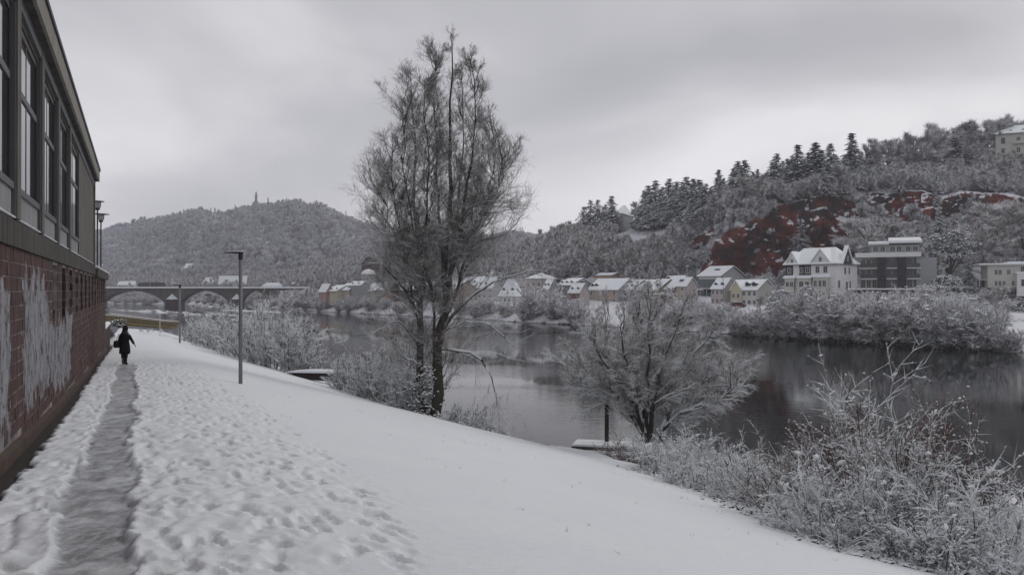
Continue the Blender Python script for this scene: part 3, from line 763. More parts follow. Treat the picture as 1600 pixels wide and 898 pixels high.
# low wall that runs on from the building, snowy terrace behind it
lw = empty('low_stone_wall', (-2, 0, EYE), WA, label='low dark brick retaining wall running on from the end of the tall building', cat='wall')
mb = MB()
def zt(s): return np.interp(s, [S(49.3), S(53), S(57.4)], [-2.42, -2.40, -2.46])
for a, b_ in zip(np.linspace(S2 + .0, S(57.4), 10)[:-1], np.linspace(S2 + .0, S(57.4), 10)[1:]):
    mb.poly([(a, .0, -6), (b_, .0, -6), (b_, .35, -6), (a, .35, -6), (a, .0, zt(a)), (b_, .0, zt(b_)), (b_, .35, zt(b_)), (a, .35, zt(a))],
            [(0, 1, 5, 4), (1, 2, 6, 5), (4, 5, 6, 7), (3, 0, 4, 7)])
mb.build('wall_body', BRICK_DK, lw)
mb = MB()
for a, b_ in zip(np.linspace(S2, S(57.4), 14)[:-1], np.linspace(S2, S(57.4), 14)[1:]):
    mb.prism([(-.03, -2.44), (.40, -2.44), (.40, -2.32), (.1, -2.28), (-.04, -2.36)], 'x', a, b_)
mb.build('wall_snow', SNOW, lw)
# terrace snow sheet
yy = np.linspace(49.6, 104, 40); oo = np.linspace(-16, -2.12, 26)
O, YY = np.meshgrid(oo, yy); X = O - KW * YY
Z = EYE - 2.40 - .0 * YY + .15 * fbm(X / 2, YY / 3, oct=3, seed=77) - np.clip(YY - 57, 0, 60) * .012
edge = -2.2 - np.clip(YY - 57, 0, 60) * .105
Z = Z - np.clip(O - edge, 0, 5) * .9 - np.clip(YY - 98, 0, 10) * .9
link('snowy_terrace', mesh_np('snowy_terrace', np.stack([X, YY, Z], -1).reshape(-1, 3), [grid_faces(len(yy), len(oo))], SNOW, smooth=True), kind='structure')
# ================================================================== trees: templates
def crown_tree(seed, h, spread, n1=9, n2=7, n3=26, up=.10, trunk_h=.25, bmat=None, cmat=None, name='tree', stems=1, tw=.045, tl=1.3, form='oak'):
    "bare frosted tree: returns (trunk mesh, crown mesh) with base at z=0"
    rng = np.random.default_rng(seed)
    P0 = rng.normal(0, .12 * stems, (stems, 3)) * [1, 1, 0]; D0 = unit(np.array([0, 0, 1.0]) + rng.normal(0, .05 + .22 * (stems > 1), (stems, 3)))
    L0 = h * rng.uniform(.72, .85, stems)
    t1 = curves(P0, D0, L0, 8, .06, .06, rng); r0 = h * .016
    R1 = np.linspace(r0, r0 * .25, 8)[None].repeat(stems, 0)
    parts = [(*tubes(t1, R1, 6), 0)]
    p, d, t, par = spawn(t1, n1, trunk_h, .95, .5, 1.1, rng)
    L1 = h * spread * rng.uniform(.75, 1.1, len(p)) * (1.15 - .75 * t)
    t2 = curves(p, d, L1, 6, .13, up, rng); r1 = r0 * .38
    parts.append((*tubes(t2, np.linspace(r1, r1 * .3, 6)[None] * np.ones((len(p), 1)), 4), 0))
    p, d, t, par = spawn(t2, n2, .15, 1, .4, 1.0, rng)
    L2 = L1[par] * rng.uniform(.3, .55, len(p))
    t3 = curves(p, d, L2, 4, .16, up * .8, rng); r2 = r1 * .32
    Vt, Ft, Mt = join(parts)
    cp = [(*tubes(t3, np.linspace(r2, r2 * .4, 4)[None] * np.ones((len(p), 1)), 3), 0)]
    p, d, t, par = spawn(t3, int(n3 * 1.5), .1, 1, .25, 1.1, rng)
    d = unit(d + [0, 0, up * 1.5]); Ls = tl * rng.uniform(.35, 1.0, len(p))
    V, T = slivers(p, d * Ls[:, None], tw * rng.uniform(.6, 1.5, len(p)))
    cp.append((V, T, 0)); Vc, Fc, Mc = join(cp)
    return mesh_np(name + '_trunk', Vt, Ft, bmat or FTRUNK, smooth=True), mesh_np(name + '_crown', Vc, Fc, cmat or FROST)
def conifer(seed, h, wd, dens=1.0, name='conifer', lay='spruce'):
    rng = np.random.default_rng(seed)
    pts = np.array([[[0, 0, 0], [rng.normal(0, .1), rng.normal(0, .1), h * .5], [0, 0, h]]]); 
    Vt, Ft = tubes(pts, np.array([[h * .017, h * .010, .03]]), 6)
    C, A, W, T = [], [], [], []
    z = h * .12
    while z < h * .985:
        f = 1 - z / h
        rad = wd * (f ** .8 if lay == 'spruce' else (math.sin(min(1, f * 1.15) * PI * .62) ** .9)) * rng.uniform(.75, 1.15)
        nb = max(4, int(9 * dens * (.5 + f)))
        for k in range(nb):
            a = rng.uniform(0, 2 * PI); L = rad * rng.uniform(.7, 1.15); dr = np.array([math.cos(a), math.sin(a), 0])
            ns = max(2, int(L / .55))
            for s in range(ns):
                u = (s + .6) / ns
                c = dr * L * u + np.array([0, 0, z + .25 * L * u - .55 * L * u * u]) + rng.normal(0, .12, 3)
                side = np.array([-dr[1], dr[0], 0]) * rng.normal(0, .5)
                ax = unit(dr + side + np.array([0, 0, .15 - .55 * u + rng.normal(0, .15)])) * rng.uniform(.45, .85)
                C.append(c); A.append(ax); W.append(rng.uniform(.22, .42) * (.6 + .4 * f)); T.append(rng.uniform(.10, .20))
        z += max(.35, h * .034) * rng.uniform(.8, 1.2)
    V, Tr = spindles(np.array(C), np.array(A), np.array(W), np.array(T))
    return mesh_np(name + '_trunk', Vt, [Ft], FTRUNK, smooth=True), mesh_np(name + '_crown', V, [Tr], NEEDLE)
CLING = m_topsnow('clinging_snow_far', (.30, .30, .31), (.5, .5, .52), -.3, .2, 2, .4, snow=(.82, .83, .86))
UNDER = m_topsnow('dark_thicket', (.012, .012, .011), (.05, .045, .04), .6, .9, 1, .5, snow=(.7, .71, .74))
def bush(seed, h, wd, n=40, mat_=None, name='shrub', n2=6, n3=10, tw=.035, tl=.8, up=.15, k=3, droop=0.0, base=.3, blobs=1.0):
    "many stems from the ground; returns (stem mesh, twig mesh)"
    rng = np.random.default_rng(seed)
    a = rng.uniform(0, 2 * PI, n); lean = rng.uniform(.1, 1.1, n)
    d = unit(np.stack([np.cos(a) * lean * wd / h, np.sin(a) * lean * wd / h, np.ones(n)], -1))
    P0 = np.stack([np.cos(a) * lean * base, np.sin(a) * lean * base, np.full(n, -.1)], -1)
    L0 = h * rng.uniform(.6, 1.08, n) * (1.0 + .25 * lean * wd / h)
    s1 = curves(P0, d, L0, 7, .10, up - droop * .5, rng)
    parts = [(*tubes(s1, np.linspace(tw * 1.2, tw * .4, 7)[None] * np.ones((n, 1)), 4), 0)]
    p, d, t, par = spawn(s1, n2, .15, 1, .35, 1.0, rng); L1 = L0[par] * rng.uniform(.15, .38, len(p))
    s2 = curves(p, d, L1, 4, .14, up * .6, rng)
    Vt, Ft, Mt = join(parts)
    cp = [(*tubes(s2, np.linspace(tw * .5, tw * .25, 4)[None] * np.ones((len(p), 1)), 3), 0)]
    p, d, t, par = spawn(s2, int(n3 * 1.5), .1, 1, .3, 1.1, rng); Ls = tl * rng.uniform(.3, 1, len(p))
    V, T = slivers(p, d * Ls[:, None], tw * .65 * rng.uniform(.6, 1.5, len(p)))
    cp.append((V, T, 0))
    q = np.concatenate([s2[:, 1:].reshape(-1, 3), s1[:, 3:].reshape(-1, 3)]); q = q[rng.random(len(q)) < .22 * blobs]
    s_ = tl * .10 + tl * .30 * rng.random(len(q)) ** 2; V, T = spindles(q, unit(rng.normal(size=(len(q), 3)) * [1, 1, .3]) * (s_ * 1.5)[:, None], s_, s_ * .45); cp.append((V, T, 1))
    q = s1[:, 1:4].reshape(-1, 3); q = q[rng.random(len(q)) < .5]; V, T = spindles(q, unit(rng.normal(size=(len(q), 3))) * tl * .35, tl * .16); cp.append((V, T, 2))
    Vc, Fc, Mc = join(cp)
    return mesh_np(name + '_stems', Vt, Ft, mat_ or FROST, smooth=True), mesh_np(name + '_twigs', Vc, Fc, [mat_ or FROST, CLING, UNDER], Mc)

def make_thing(name, pair, names, mats=None):
    r = empty(name); link(names[0], pair[0], r); link(names[1], pair[1], r); return r
_used = {}
def put(tmpl, loc, scale, rz, label, cat, group=None, name=None):
    "first use moves the template itself, later uses copy it and its parts"
    if id(tmpl) not in _used: o = tmpl; _used[id(tmpl)] = 1
    else: o = copy_tree(tmpl)
    o.location = loc; o.scale = (scale if hasattr(scale, '__len__') else (scale,) * 3); o.rotation_euler = (0, 0, rz)
    o['label'] = label; o['category'] = cat
    if group: o['group'] = group
    elif 'group' in o: del o['group']
    return o
FT = [make_thing('frosted_tree', crown_tree(s, 14, .34, 11, 7, 22, .10, tw=.060, tl=1.5), ('trunk', 'crown')) for s in (1, 2, 3)]
FTB = [make_thing('frosted_tree', crown_tree(s + 10, 12, .42, 9, 7, 24, .04, .12, tw=.060, tl=1.4, stems=2, cmat=FROST2), ('trunk', 'crown')) for s in (1, 2)]
CN = [make_thing('conifer', conifer(s, 16, 4.4, 1.35), ('trunk', 'crown')) for s in (1, 2, 3)]
CP = [make_thing('pine_tree', conifer(s + 20, 14, 3.4, .8, lay='pine'), ('trunk', 'crown')) for s in (1, 2)]
FB = [make_thing('riverside_shrub', bush(s + 30, 5, 4.2, 34, FROST if s % 2 else FROST2, n2=9, n3=16, tw=.060, tl=.95, up=.05, base=.9), ('stems', 'twigs')) for s in (1, 2, 3)]

# skyline of the plateau: (column, base row, top row, template, label)
sky_trees = [
 (912, 366, 322, CP[0], 'leftmost frosted pine of the clump at the plateau tip above the valley'),
 (922, 366, 312, CP[1], 'tallest pine of the frosted clump at the plateau tip'),
 (934, 367, 311, CP[0], 'pine on the right side of the frosted clump at the plateau tip'),
 (946, 366, 318, CN[1], 'short snowy conifer just left of a slim tall one, left of the hidden white roof'),
 (956, 366, 306, CN[2], 'slim tall snowy conifer standing alone left of the hidden white roof'),
 (1000, 356, 316, FT[0], 'low frosted bare tree at the left end of the dark conifer row'),
 (1013, 357, 288, CN[0], 'first dark conifer of the row behind the snowy field'),
 (1024, 357, 280, CN[1], 'tall dark conifer, second in the row behind the snowy field'),
 (1046, 355, 279, CN[2], 'dark conifer, third in the row behind the snowy field'),
 (1057, 354, 282, CN[0], 'dark conifer, fourth in the row behind the snowy field'),
 (1073, 352, 274, CN[1], 'tallest dark conifer in the row, right of the snowy field'),
 (1084, 350, 279, CN[2], 'dark conifer just right of the tallest in the row by the field'),
 (1093, 350, 279, CN[0], 'dark conifer, last but one in the row by the field'),
 (1103, 350, 285, CN[1], 'last dark conifer in the row, above the rocky left shoulder'),
 (1040, 356, 322, FT[1], 'frosted bare tree in front of the dark conifer row'),
 (1062, 356, 325, FT[2], 'frosted bare tree between trunks of the dark conifer row'),
 (1115, 345, 300, FTB[0], 'frosted bare tree filling the gap right of the conifer row'),
 (1123, 330, 265, CN[2], 'dark conifer standing apart between the long row and the twin conifers'),
 (1138, 328, 290, FT[0], 'small frosted tree below the twin conifers'),
 (1153, 318, 250, CN[0], 'left one of the twin conifers above the round frosted tree'),
 (1164, 316, 248, CN[1], 'right one of the twin conifers above the round frosted tree'),
 (1170, 322, 270, FTB[1], 'broad round frosted tree on the cliff edge below twin conifers'),
 (1184, 310, 264, CN[2], 'small dark conifer right of the round frosted tree'),
 (1200, 308, 268, FT[2], 'frosted tree in the gap between twin conifers and the big group'),
 (1214, 306, 238, CN[0], 'first conifer of the big group above the red cliff'),
 (1231, 306, 246, CN[1], 'shorter conifer, second in the big group above the red cliff'),
 (1247, 304, 226, CN[2], 'narrow tall conifer, third in the group above the red cliff'),
 (1274, 304, 221, CN[0], 'widest tall conifer of the group above the red cliff'),
 (1298, 300, 222, CN[1], 'conifer at the right end of the group above the red cliff'),
 (1287, 308, 262, CP[1], 'low spreading snowy pine in front of the conifer group'),
 (1316, 298, 250, FT[1], 'grey frosted tree left of the lone conifer with bare trunk'),
 (1331, 292, 208, CN[2], 'lone tall conifer with a bare lower trunk on the cliff top'),
 (1350, 286, 218, FT[0], 'frosted bare tree right behind the lone tall conifer'),
 (1364, 284, 224, CP[0], 'heavily snowed broad pine right of the lone tall conifer'),
 (1382, 282, 222, FT[2], 'frosted tree right of the broad snowed pine'),
 (1398, 278, 212, FT[1], 'frosted bare tree, first of the tall pale pair'),
 (1421, 274, 201, FTB[0], 'frosted bare tree, taller of the pale pair on the ridge'),
 (1442, 270, 194, FT[0], 'tallest frosted bare tree left of the sky gap on the ridge'),
 (1470, 266, 212, FT[2], 'smaller frosted tree in the gap left of the big conifer'),
 (1486, 262, 190, FT[1], 'frosted bare tree rising behind the big blue-green conifer'),
 (1493, 270, 214, CN[0], 'big broad blue-green conifer on the slope left of the white villa'),
 (1518, 256, 186, FTB[1], 'frosted tree behind the veranda roof of the hilltop villa'),
 (1540, 250, 188, FT[0], 'frosted tree directly left of the hilltop villa roof'),
 (1560, 244, 181, FT[2], 'frosted tree rising above the hilltop villa roof'),
 (1586, 240, 177, FT[1], 'highest frosted tree behind the hilltop villa'),
 (1606, 240, 182, FTB[0], 'frosted tree at the right edge above the hilltop villa'),
]
for k_, (x_, yb_, yt_) in enumerate([(1007, 355, 296), (1035, 354, 290), (1066, 352, 284), (1098, 349, 290), (1110, 344, 292), (1131, 326, 278), (1146, 320, 262), (1158, 317, 256), (1177, 311, 268),
                                    (1207, 305, 252), (1223, 304, 250), (1239, 303, 244), (1256, 303, 246), (1264, 303, 236), (1284, 301, 234), (1306, 298, 240), (1322, 294, 240)]):
    sky_trees.append((x_, yb_, yt_, CN[k_ % 3], 'snowy conifer filling in behind the front row of dark conifers on the ridge'))
for k_, (x_, yb_, yt_) in enumerate([(1030, 356, 318), (1086, 352, 318), (1128, 330, 292), (1146, 326, 288), (1340, 288, 240), (1374, 283, 236), (1408, 276, 216), (1432, 272, 206), (1455, 268, 208), (1503, 258, 198), (1530, 252, 192), (1572, 243, 184), (1596, 240, 182)]):
    sky_trees.append((x_, yb_, yt_, (FT + FTB)[k_ % 5], 'frosted bare tree blending into the row behind its neighbours on the ridge'))
TH = {}
for l_, h_ in ((FT, 12.5), (FTB, 11.5), (CN, 16), (CP, 14)):
    for q in l_: TH[id(q)] = h_
for i, (x, yb, yt, tm, lab) in enumerate(sky_trees):
    X, Y, Z = place(x, yb)
    back = 4 + (i * 37 % 7)
    top = ZY(yt, Y); h = top - Z + .3; s = h / TH[id(tm)]
    wsx = s * (1.55 if tm in CN else 1.35)
    if lab.startswith('big broad'): wsx = s * 2.3
    if lab.startswith('widest'): wsx = s * 1.9
    put(tm, (X, Y, Z - .4), (wsx, wsx, s), i * 1.3, lab, 'tree', 'trees along the skyline of the plateau')
# trees and tall shrubs on the slope below
slope_trees = [
 (1050, 405, 349, CN[1], 1.0, 'dark snowy conifer on the rocky shoulder right of the snowy field'),
 (1250, 400, 344, CN[2], 1.6, 'snow-laden conifer growing in front of the red cliff face'),
 (1466, 388, 322, CN[0], 1.1, 'snowy conifer below the overhanging cliff above the apartment block'),
 (1372, 408, 330, FTB[0], 1.6, 'broad grey frosted tree behind the flat-roofed apartment block'),
 (1335, 400, 345, FTB[1], 1.3, 'frosted tree between the red cliff and the apartment block'),
 (1415, 405, 350, FT[1], 1.2, 'frosted tree right behind the apartment block roof'),
 (1562, 405, 305, FTB[1], 1.5, 'large frosted tree above the flat-roofed white house'),
 (1528, 408, 340, FTB[0], 1.3, 'frosted tree left of the large one above the white house'),
 (1598, 405, 312, FT[2], 1.4, 'frosted tree at the right edge above the white house'),
 (1512, 445, 400, CN[1], 1.0, 'dark conifer beside the left end of the flat white house'),
 (1440, 448, 385, FTB[0], .9, 'bare frosted tree overlapping the right side of the apartment block'),
 (1365, 452, 405, CN[2], .35, 'thin column-shaped conifer in front of the apartment block'),
]
for i, (x, yb, yt, tm, wf, lab) in enumerate(slope_trees):
    X, Y, Z = place(x, yb); s = (ZY(yt, Y) - Z + .3) / TH[id(tm)]
    put(tm, (X, Y - .5, Z - .3), (s * wf, s * wf, s), i * 2.1 + 1, lab, 'tree', 'trees on the slope below the cliff top')
# great snow-laden cedar
rng = np.random.default_rng(99)
C, A, W, T = [], [], [], []
cx, Yc_ = 1487, 196.0; cb = ZY(448, Yc_)
def cl(px, py, r):
    c0 = np.array(P(px, py, Yc_)) + [0, rng.normal(0, 1.5), 0]
    for _ in range(int(60 * r)):
        v = rng.normal(0, 1, 3) * [r * .62, r * .62, r * .26]; C.append(c0 + v); A.append(unit(rng.normal(0, 1, 3) * [1, 1, .25]) * rng.uniform(.3, .6)); W.append(.35); T.append(.2)
lob = [(1470, 372, 1.9), (1488, 366, 1.9), (1504, 374, 1.8), (1516, 382, 1.3), (1463, 384, 1.6), (1478, 388, 2.1), (1496, 388, 1.8), (1470, 402, 1.6), (1488, 402, 1.5), (1508, 396, 1.2), (1458, 398, 1.2), (1474, 416, 1.2)]
for a in lob: cl(*a)
CEDAR = m_topsnow('cedar_needles', (.020, .028, .030), (.05, .06, .06), -.15, .25, 1.2, .5, snow=(.74, .76, .80))
ced = empty('cedar_tree', P(cx - 5, 448, Yc_), label='snow-laden spreading cedar right of the apartment block', cat='tree')
inv = np.array(ced.location)
V, T_ = spindles(np.array(C) - inv, np.array(A), np.array(W), np.array(T)); link('crown', mesh_np('cedar_crown', V, [T_], CEDAR), ced)
paths = [np.array([np.array([0, 0, 0]), (np.array(P(cx - 3, 430, Yc_)) - inv), (np.array(P(a[0], a[1] + 3, Yc_)) - inv)]) for a in lob]
V, Q = tubes(np.array(paths), np.array([[.35, .22, .06]] * len(paths)), 5); link('trunk', mesh_np('cedar_trunk', V, [Q], FTRUNK, smooth=True), ced)

# thickets: stuff, instances scattered by a node tree
def scatter(name, pts, scales, templates, seed, wood=None):
    me = bpy.data.meshes.new(name); pts = np.asarray(pts, np.float32); me.vertices.add(len(pts)); me.vertices.foreach_set('co', pts.ravel())
    at = me.attributes.new('sc', 'FLOAT', 'POINT'); at.data.foreach_set('value', np.asarray(scales, np.float32)); me.update()
    coll = bpy.data.collections.new(name + '_pieces')
    for m_ in templates:
        oo = bpy.data.objects.new('piece', m_); coll.objects.link(oo)
    g = bpy.data.node_groups.new(name, 'GeometryNodeTree')
    g.interface.new_socket('Geometry', in_out='INPUT', socket_type='NodeSocketGeometry'); g.interface.new_socket('Geometry', in_out='OUTPUT', socket_type='NodeSocketGeometry')
    gi = g.nodes.new('NodeGroupInput'); go = g.nodes.new('NodeGroupOutput'); ip = g.nodes.new('GeometryNodeInstanceOnPoints')
    ci = g.nodes.new('GeometryNodeCollectionInfo'); ci.inputs['Collection'].default_value = coll; ci.inputs['Separate Children'].default_value = True
    ci.inputs['Reset Children'].default_value = True
    na = g.nodes.new('GeometryNodeInputNamedAttribute'); na.data_type = 'FLOAT'; na.inputs['Name'].default_value = 'sc'
    rv = g.nodes.new('FunctionNodeRandomValue'); rv.data_type = 'FLOAT_VECTOR'; rv.inputs[0].default_value = (-.06, -.06, 0); rv.inputs[1].default_value = (.06, .06, 6.28); rv.inputs['Seed'].default_value = seed
    g.links.new(gi.outputs[0], ip.inputs['Points']); g.links.new(ci.outputs[0], ip.inputs['Instance']); ip.inputs['Pick Instance'].default_value = True
    g.links.new(rv.outputs[0], ip.inputs['Rotation']); g.links.new(na.outputs[0], ip.inputs['Scale']); g.links.new(ip.outputs[0], go.inputs[0])
    o = link(name, me, kind='stuff'); md = o.modifiers.new('scatter', 'NODES'); md.node_group = g
    return o
def merged(pair, nm):
    a, b = pair; parts = []
    for me in (a, b):
        n = len(me.vertices); co = np.empty(n * 3, np.float32); me.vertices.foreach_get('co', co)
        q = [(p.material_index, tuple(p.vertices)) for p in me.polygons]; gs = []
        for mi in sorted(set(a_ for a_, _ in q)):
            for kk in (3, 4):
                fq = [p for a_, p in q if a_ == mi and len(p) == kk]
                if fq: gs.append((mi, np.array(fq)))
        parts.append((co.reshape(-1, 3), gs))
    V = np.concatenate([p[0] for p in parts]); b0 = len(parts[0][0]); Fs = []; Ms = []
    na_ = len(a.materials)
    for k, (v, gs) in enumerate(parts):
        for mi, f in gs: Fs.append(f + (b0 if k else 0)); Ms.append(mi + (na_ if k else 0))
    return mesh_np(nm, V, Fs, list(a.materials) + list(b.materials), Ms)
FARM = m_topsnow('far_frosted_wood', (.38, .375, .41), (.80, .79, .83), -.3, .8, .3, .5, snow=(.66, .66, .70), cvar=.3, vary=True)
FARM2 = m_topsnow('far_bare_wood', (.24, .238, .265), (.64, .63, .665), -.2, .8, .3, .5, snow=(.66, .66, .70), cvar=.3, vary=True)
low = [merged(crown_tree(40 + s, 11, .36, 8, 5, 10, .10, tw=.15, tl=2.0, cmat=(FARM, FARM, FARM2)[s], bmat=FARM2), 'far_tree') for s in range(3)]
lowc = merged(conifer(50, 15, 3.0, .55), 'far_conifer')
rng = np.random.default_rng(5)
pp, sc_ = [], []
n = 8200; xr = rng.uniform(-60, 1000, n); sr = rng.uniform(.02, 1.06, n) ** .8
bx_, by_, bz_ = big_hill(xr, sr)
hill_pts = np.stack([bx_, by_, bz_ - .5], -1); hs_ = rng.uniform(.6, 1.0, n) * (1.05 + .40 * fbm(xr / 25, sr * 8, seed=101, oct=2)) * np.where(sr > .78, .75, 1)
scatter('hill_forest', hill_pts, hs_, low, 3)
n = 420; xr = rng.uniform(200, 900, n); sr = rng.uniform(.2, 1.0, n); kq = fbm(xr / 35, sr * 7, seed=103, oct=2) > .02; xr = xr[kq]; sr = sr[kq]; n = len(xr); bx_, by_, bz_ = big_hill(xr, sr)
scatter('hill_evergreens', np.stack([bx_, by_, bz_ - .5], -1), rng.uniform(.5, .95, n), [lowc], 4)
# nearer wood: between village and hill, and the brush on the right-hand slope
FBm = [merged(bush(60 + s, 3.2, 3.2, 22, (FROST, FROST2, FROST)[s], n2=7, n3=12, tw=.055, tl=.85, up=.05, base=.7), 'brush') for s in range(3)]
mid = [merged(crown_tree(70 + s, 9, .40, 8, 6, 16, .08, .12, tw=.075, tl=1.5, cmat=(FROST, FROST2)[s], stems=2), 'mid_tree') for s in range(2)]
n = 1500; xr = rng.uniform(150, 905, n); rr = rng.uniform(4.3, 9.0, n)
xr = np.concatenate([xr, rng.uniform(900, 1075, 260)]); rr = np.concatenate([rr, rng.uniform(5.1, 6.1, 260)])
X, Y, Z = hill_col(xr, rr); k = ~((xr > 700) & (xr < 905) & (rr < 4.7))
k &= ~((np.abs(xr - 1005) < 52) & (rr > 5.7) & (rr < 8.2))
scatter('wooded_slope', np.stack([X, Y, Z - .4], -1)[k], rng.uniform(.55, 1.15, len(X))[k], mid, 6)
n = 6600; xr = rng.uniform(840, 1720, n); rr = rng.uniform(4.25, 9.0, n)
nzr = fbm(xr / 22, rr * 3, seed=61, oct=4)
X, Y, Z = hill_col(xr, rr)
nzq = fbm(xr / 22, Z / 7, seed=61, oct=4)
keep = rock_mask(xr, rr + .03, nzq) < .3
keep &= ~((np.abs(xr - 1005) < 48) & (rr > 6.1) & (rr < 8.1)) & ~((xr < 1240) & (rr < 4.75))
keep &= ~((xr > 1225) & (rr < 4.3))
dens = fbm(xr / 40, rr * 3.5, seed=95, oct=3); keep &= rng.random(n) < .62 + 1.2 * dens
smallc = [merged(conifer(90 + s, 6.5, 2.0, .8), 'small_conifer') for s in range(2)]
smallt = [merged(crown_tree(95 + s, 6.5, .42, 8, 6, 16, .02, .10, tw=.070, tl=1.2, cmat=(FROST, FROST2)[s], stems=3), 'small_tree') for s in range(2)]
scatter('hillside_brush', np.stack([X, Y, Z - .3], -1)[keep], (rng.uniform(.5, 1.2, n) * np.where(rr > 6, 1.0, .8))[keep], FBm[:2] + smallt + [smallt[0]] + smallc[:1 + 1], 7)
n = 700; xr = rng.uniform(40, 500, n); rr = rng.uniform(1.05, 4.2, n); X, Y, Z = hill_col(xr, rr)
scatter('far_bank_brush', np.stack([X, Y, Z - .3], -1), rng.uniform(.5, 1.3, n), FBm, 12)
# hanging tufts on the red face
n = 260; xr = rng.uniform(1085, 1345, n); rr = rng.uniform(5.05, 6.1, n); kk = (fbm(xr / 26, rr * 5, seed=91, oct=3) > .34) & (rng.random(n) < .3)
X, Y, Z = hill_col(xr, rr); scatter('cliff_tufts', np.stack([X, Y - .3, Z - .4], -1)[kk], rng.uniform(.2, .5, n)[kk], FBm, 8)

# shrubs and small trees along the far waterline, one by one
rng = np.random.default_rng(17)
sh = []
x = 1150.0
while x < 1592:
    sh.append((x, rng.uniform(1.01, 1.10), rng.uniform(26, 36) if x < 1262 else (rng.uniform(44, 58) if x < 1535 else rng.uniform(24, 36)))); x += rng.uniform(12, 20)
for x in np.arange(1262, 1515, 22): sh.append((x + rng.uniform(-6, 6), rng.uniform(1.7, 2.1), rng.uniform(24, 36)))
for x, h in ((1000, 34), (1020, 38), (1045, 34), (1068, 36), (1092, 34), (1112, 38), (1132, 34), (838, 44), (822, 30), (868, 34), (882, 30), (900, 32), (790, 26), (765, 32), (745, 36), (722, 30), (560, 26), (545, 24), (578, 28), (600, 24), (625, 24), (652, 28), (690, 26), (530, 22), (512, 20)): sh.append((x, None, h))
for i, (x, y, hpx) in enumerate(sh):
    if y is None:
        r_ = 1.12 + .3 * (i % 3) / 2
        X, Y, Z = [float(q[0]) for q in hill_col(np.array([x]), np.array([r_]))]
    else:
        X, Y, Z = [float(q[0]) for q in hill_col(np.array([x]), np.array([y]))]
    s = hpx / F * Y / 4.6 * (1 if x > 1150 else (.8 if x > 800 else .62))
    if x > 1150: lab = 'grey frosted shrub in the dense thicket lining the far waterline'
    elif x > 990: lab = 'frosted shrub on the far bank behind the round snowy tree'
    elif x > 810: lab = 'bare frosted shrub on the snowy far bank below the village'
    else: lab = 'small frosted shrub on the far bank left of the round snowy tree'
    put(FB[i % 3], (X, Y, Z - .2), (s * 1.2, s * 1.2, s), i * 1.7, lab, 'shrub', lab.replace('shrub', 'shrubs', 1))
# round trees left of the village by the bridge end, and others seen through the arches
for i, (x, yb, yt, wf, tm, lab) in enumerate([
    (478, 486, 445, 1.9, FTB[0], 'round grey tree on the far bank at the right end of the bridge'),
    (445, 484, 462, 1.7, FTB[1], 'low round tree in front of the last bridge arch'),
    (405, 482, 464, 1.6, FTB[0], 'low frosted tree below the third bridge arch'),
    (330, 480, 455, 2.2, FTB[1], 'grey tree seen through the middle bridge arch'),
    (195, 477, 460, 1.8, FTB[0], 'snowy tree seen through the left bridge arch'),
    (228, 477, 463, 1.6, FTB[1], 'low snowy tree seen at the right of the left bridge arch'),
    (828, 500, 462, 1.2, FT[1], 'bare young tree on the far bank below the hipped villa'),
    (872, 472, 440, 1.0, FT[2], 'bare tree in front of the grey village house'),
    (1218, 470, 440, 1.6, FTB[0], 'frosted tree between the yellow house and the white villa'),
    (1188, 486, 458, 1.2, FTB[1], 'frosted tree in front of the yellow house gable'),
    (1558, 496, 440, 1.1, FTB[1], 'brownish bare tree on the snowy bank below the flat white house'),
    (846, 432, 414, 1.5, FTB[0], 'small round tree in front of the dark red retaining wall'),
    (862, 416, 392, .35, CN[0], 'dark column-shaped evergreen left of the small cream house')]):
    X, Y, Z = place(x, yb)
    if i in (1, 2): Y = 395; X = PX(x, Y); Z = ZY(yb, Y)
    s = (ZY(yt, Y) - Z) / TH[id(tm)]
    put(tm, (X, Y, Z - .3), (s * wf, s * wf, s), i * 1.1 + .4, lab, 'tree')
# ================================================================== houses of the village across the river
ROOFSNOW = m_snow('roof_snow', .6, 1.07)
SLATE = m_plain('slate', (.045, .043, .048), .2, 2, .7)
WFRAME = m_plain('window_frame_white', (.55, .55, .54), .05, 2)
WDARK = m_plain('far_pane', (.035, .037, .042), .2, 3, .15, spec=.6)
def paint(name, c): return m_plain(name, c, .10, .8, .85)
BEIGE = paint('beige_render', (.40, .36, .31)); PINKW = paint('pale_pink_render', (.42, .37, .36)); YELLOW = paint('yellow_render', (.50, .45, .33))
CREAM = paint('cream_render', (.52, .51, .47)); WHITE = paint('white_render', (.70, .70, .69)); GREYW = paint('grey_render', (.27, .27, .275))
ORANGE = paint('orange_render', (.40, .26, .17)); PEACH = paint('peach_render', (.42, .34, .29)); REDB = paint('red_brown_render', (.16, .065, .055))
OLIVE = paint('olive_render', (.17, .15, .08)); DKRED = paint('dark_red_render', (.12, .045, .04)); PINK = paint('pink_render', (.40, .22, .21))
DKWALL = m_plain('dark_red_sandstone', (.060, .028, .026), .3, .5, .9); DARKW = paint('dark_cladding', (.045, .045, .05)); GREYB = paint('grey_blue_render', (.30, .31, .32))
LTGREY = paint('light_grey_render', (.44, .44, .44))
_wm = {}
def win_mesh(wd, h, fr):
    key = (round(wd, 2), round(h, 2), fr.name)
    if key not in _wm:
        a = MB(); t_ = .10
        for (x0, x1, z0, z1) in ((-wd / 2, wd / 2, h - t_, h), (-wd / 2, wd / 2, 0, t_), (-wd / 2, -wd / 2 + t_, t_, h - t_), (wd / 2 - t_, wd / 2, t_, h - t_)): a.box(x0, x1, -.07, .0, z0, z1)
        a.box(-.03, .03, -.055, .0, t_, h - t_)
        b = MB(); b.box(-wd / 2 + t_ * .5, wd / 2 - t_ * .5, -.03, .0, t_ * .5, h - t_ * .5)
        _wm[key] = (a.mesh('window', fr), b.mesh('pane', WDARK))
    return _wm[key]
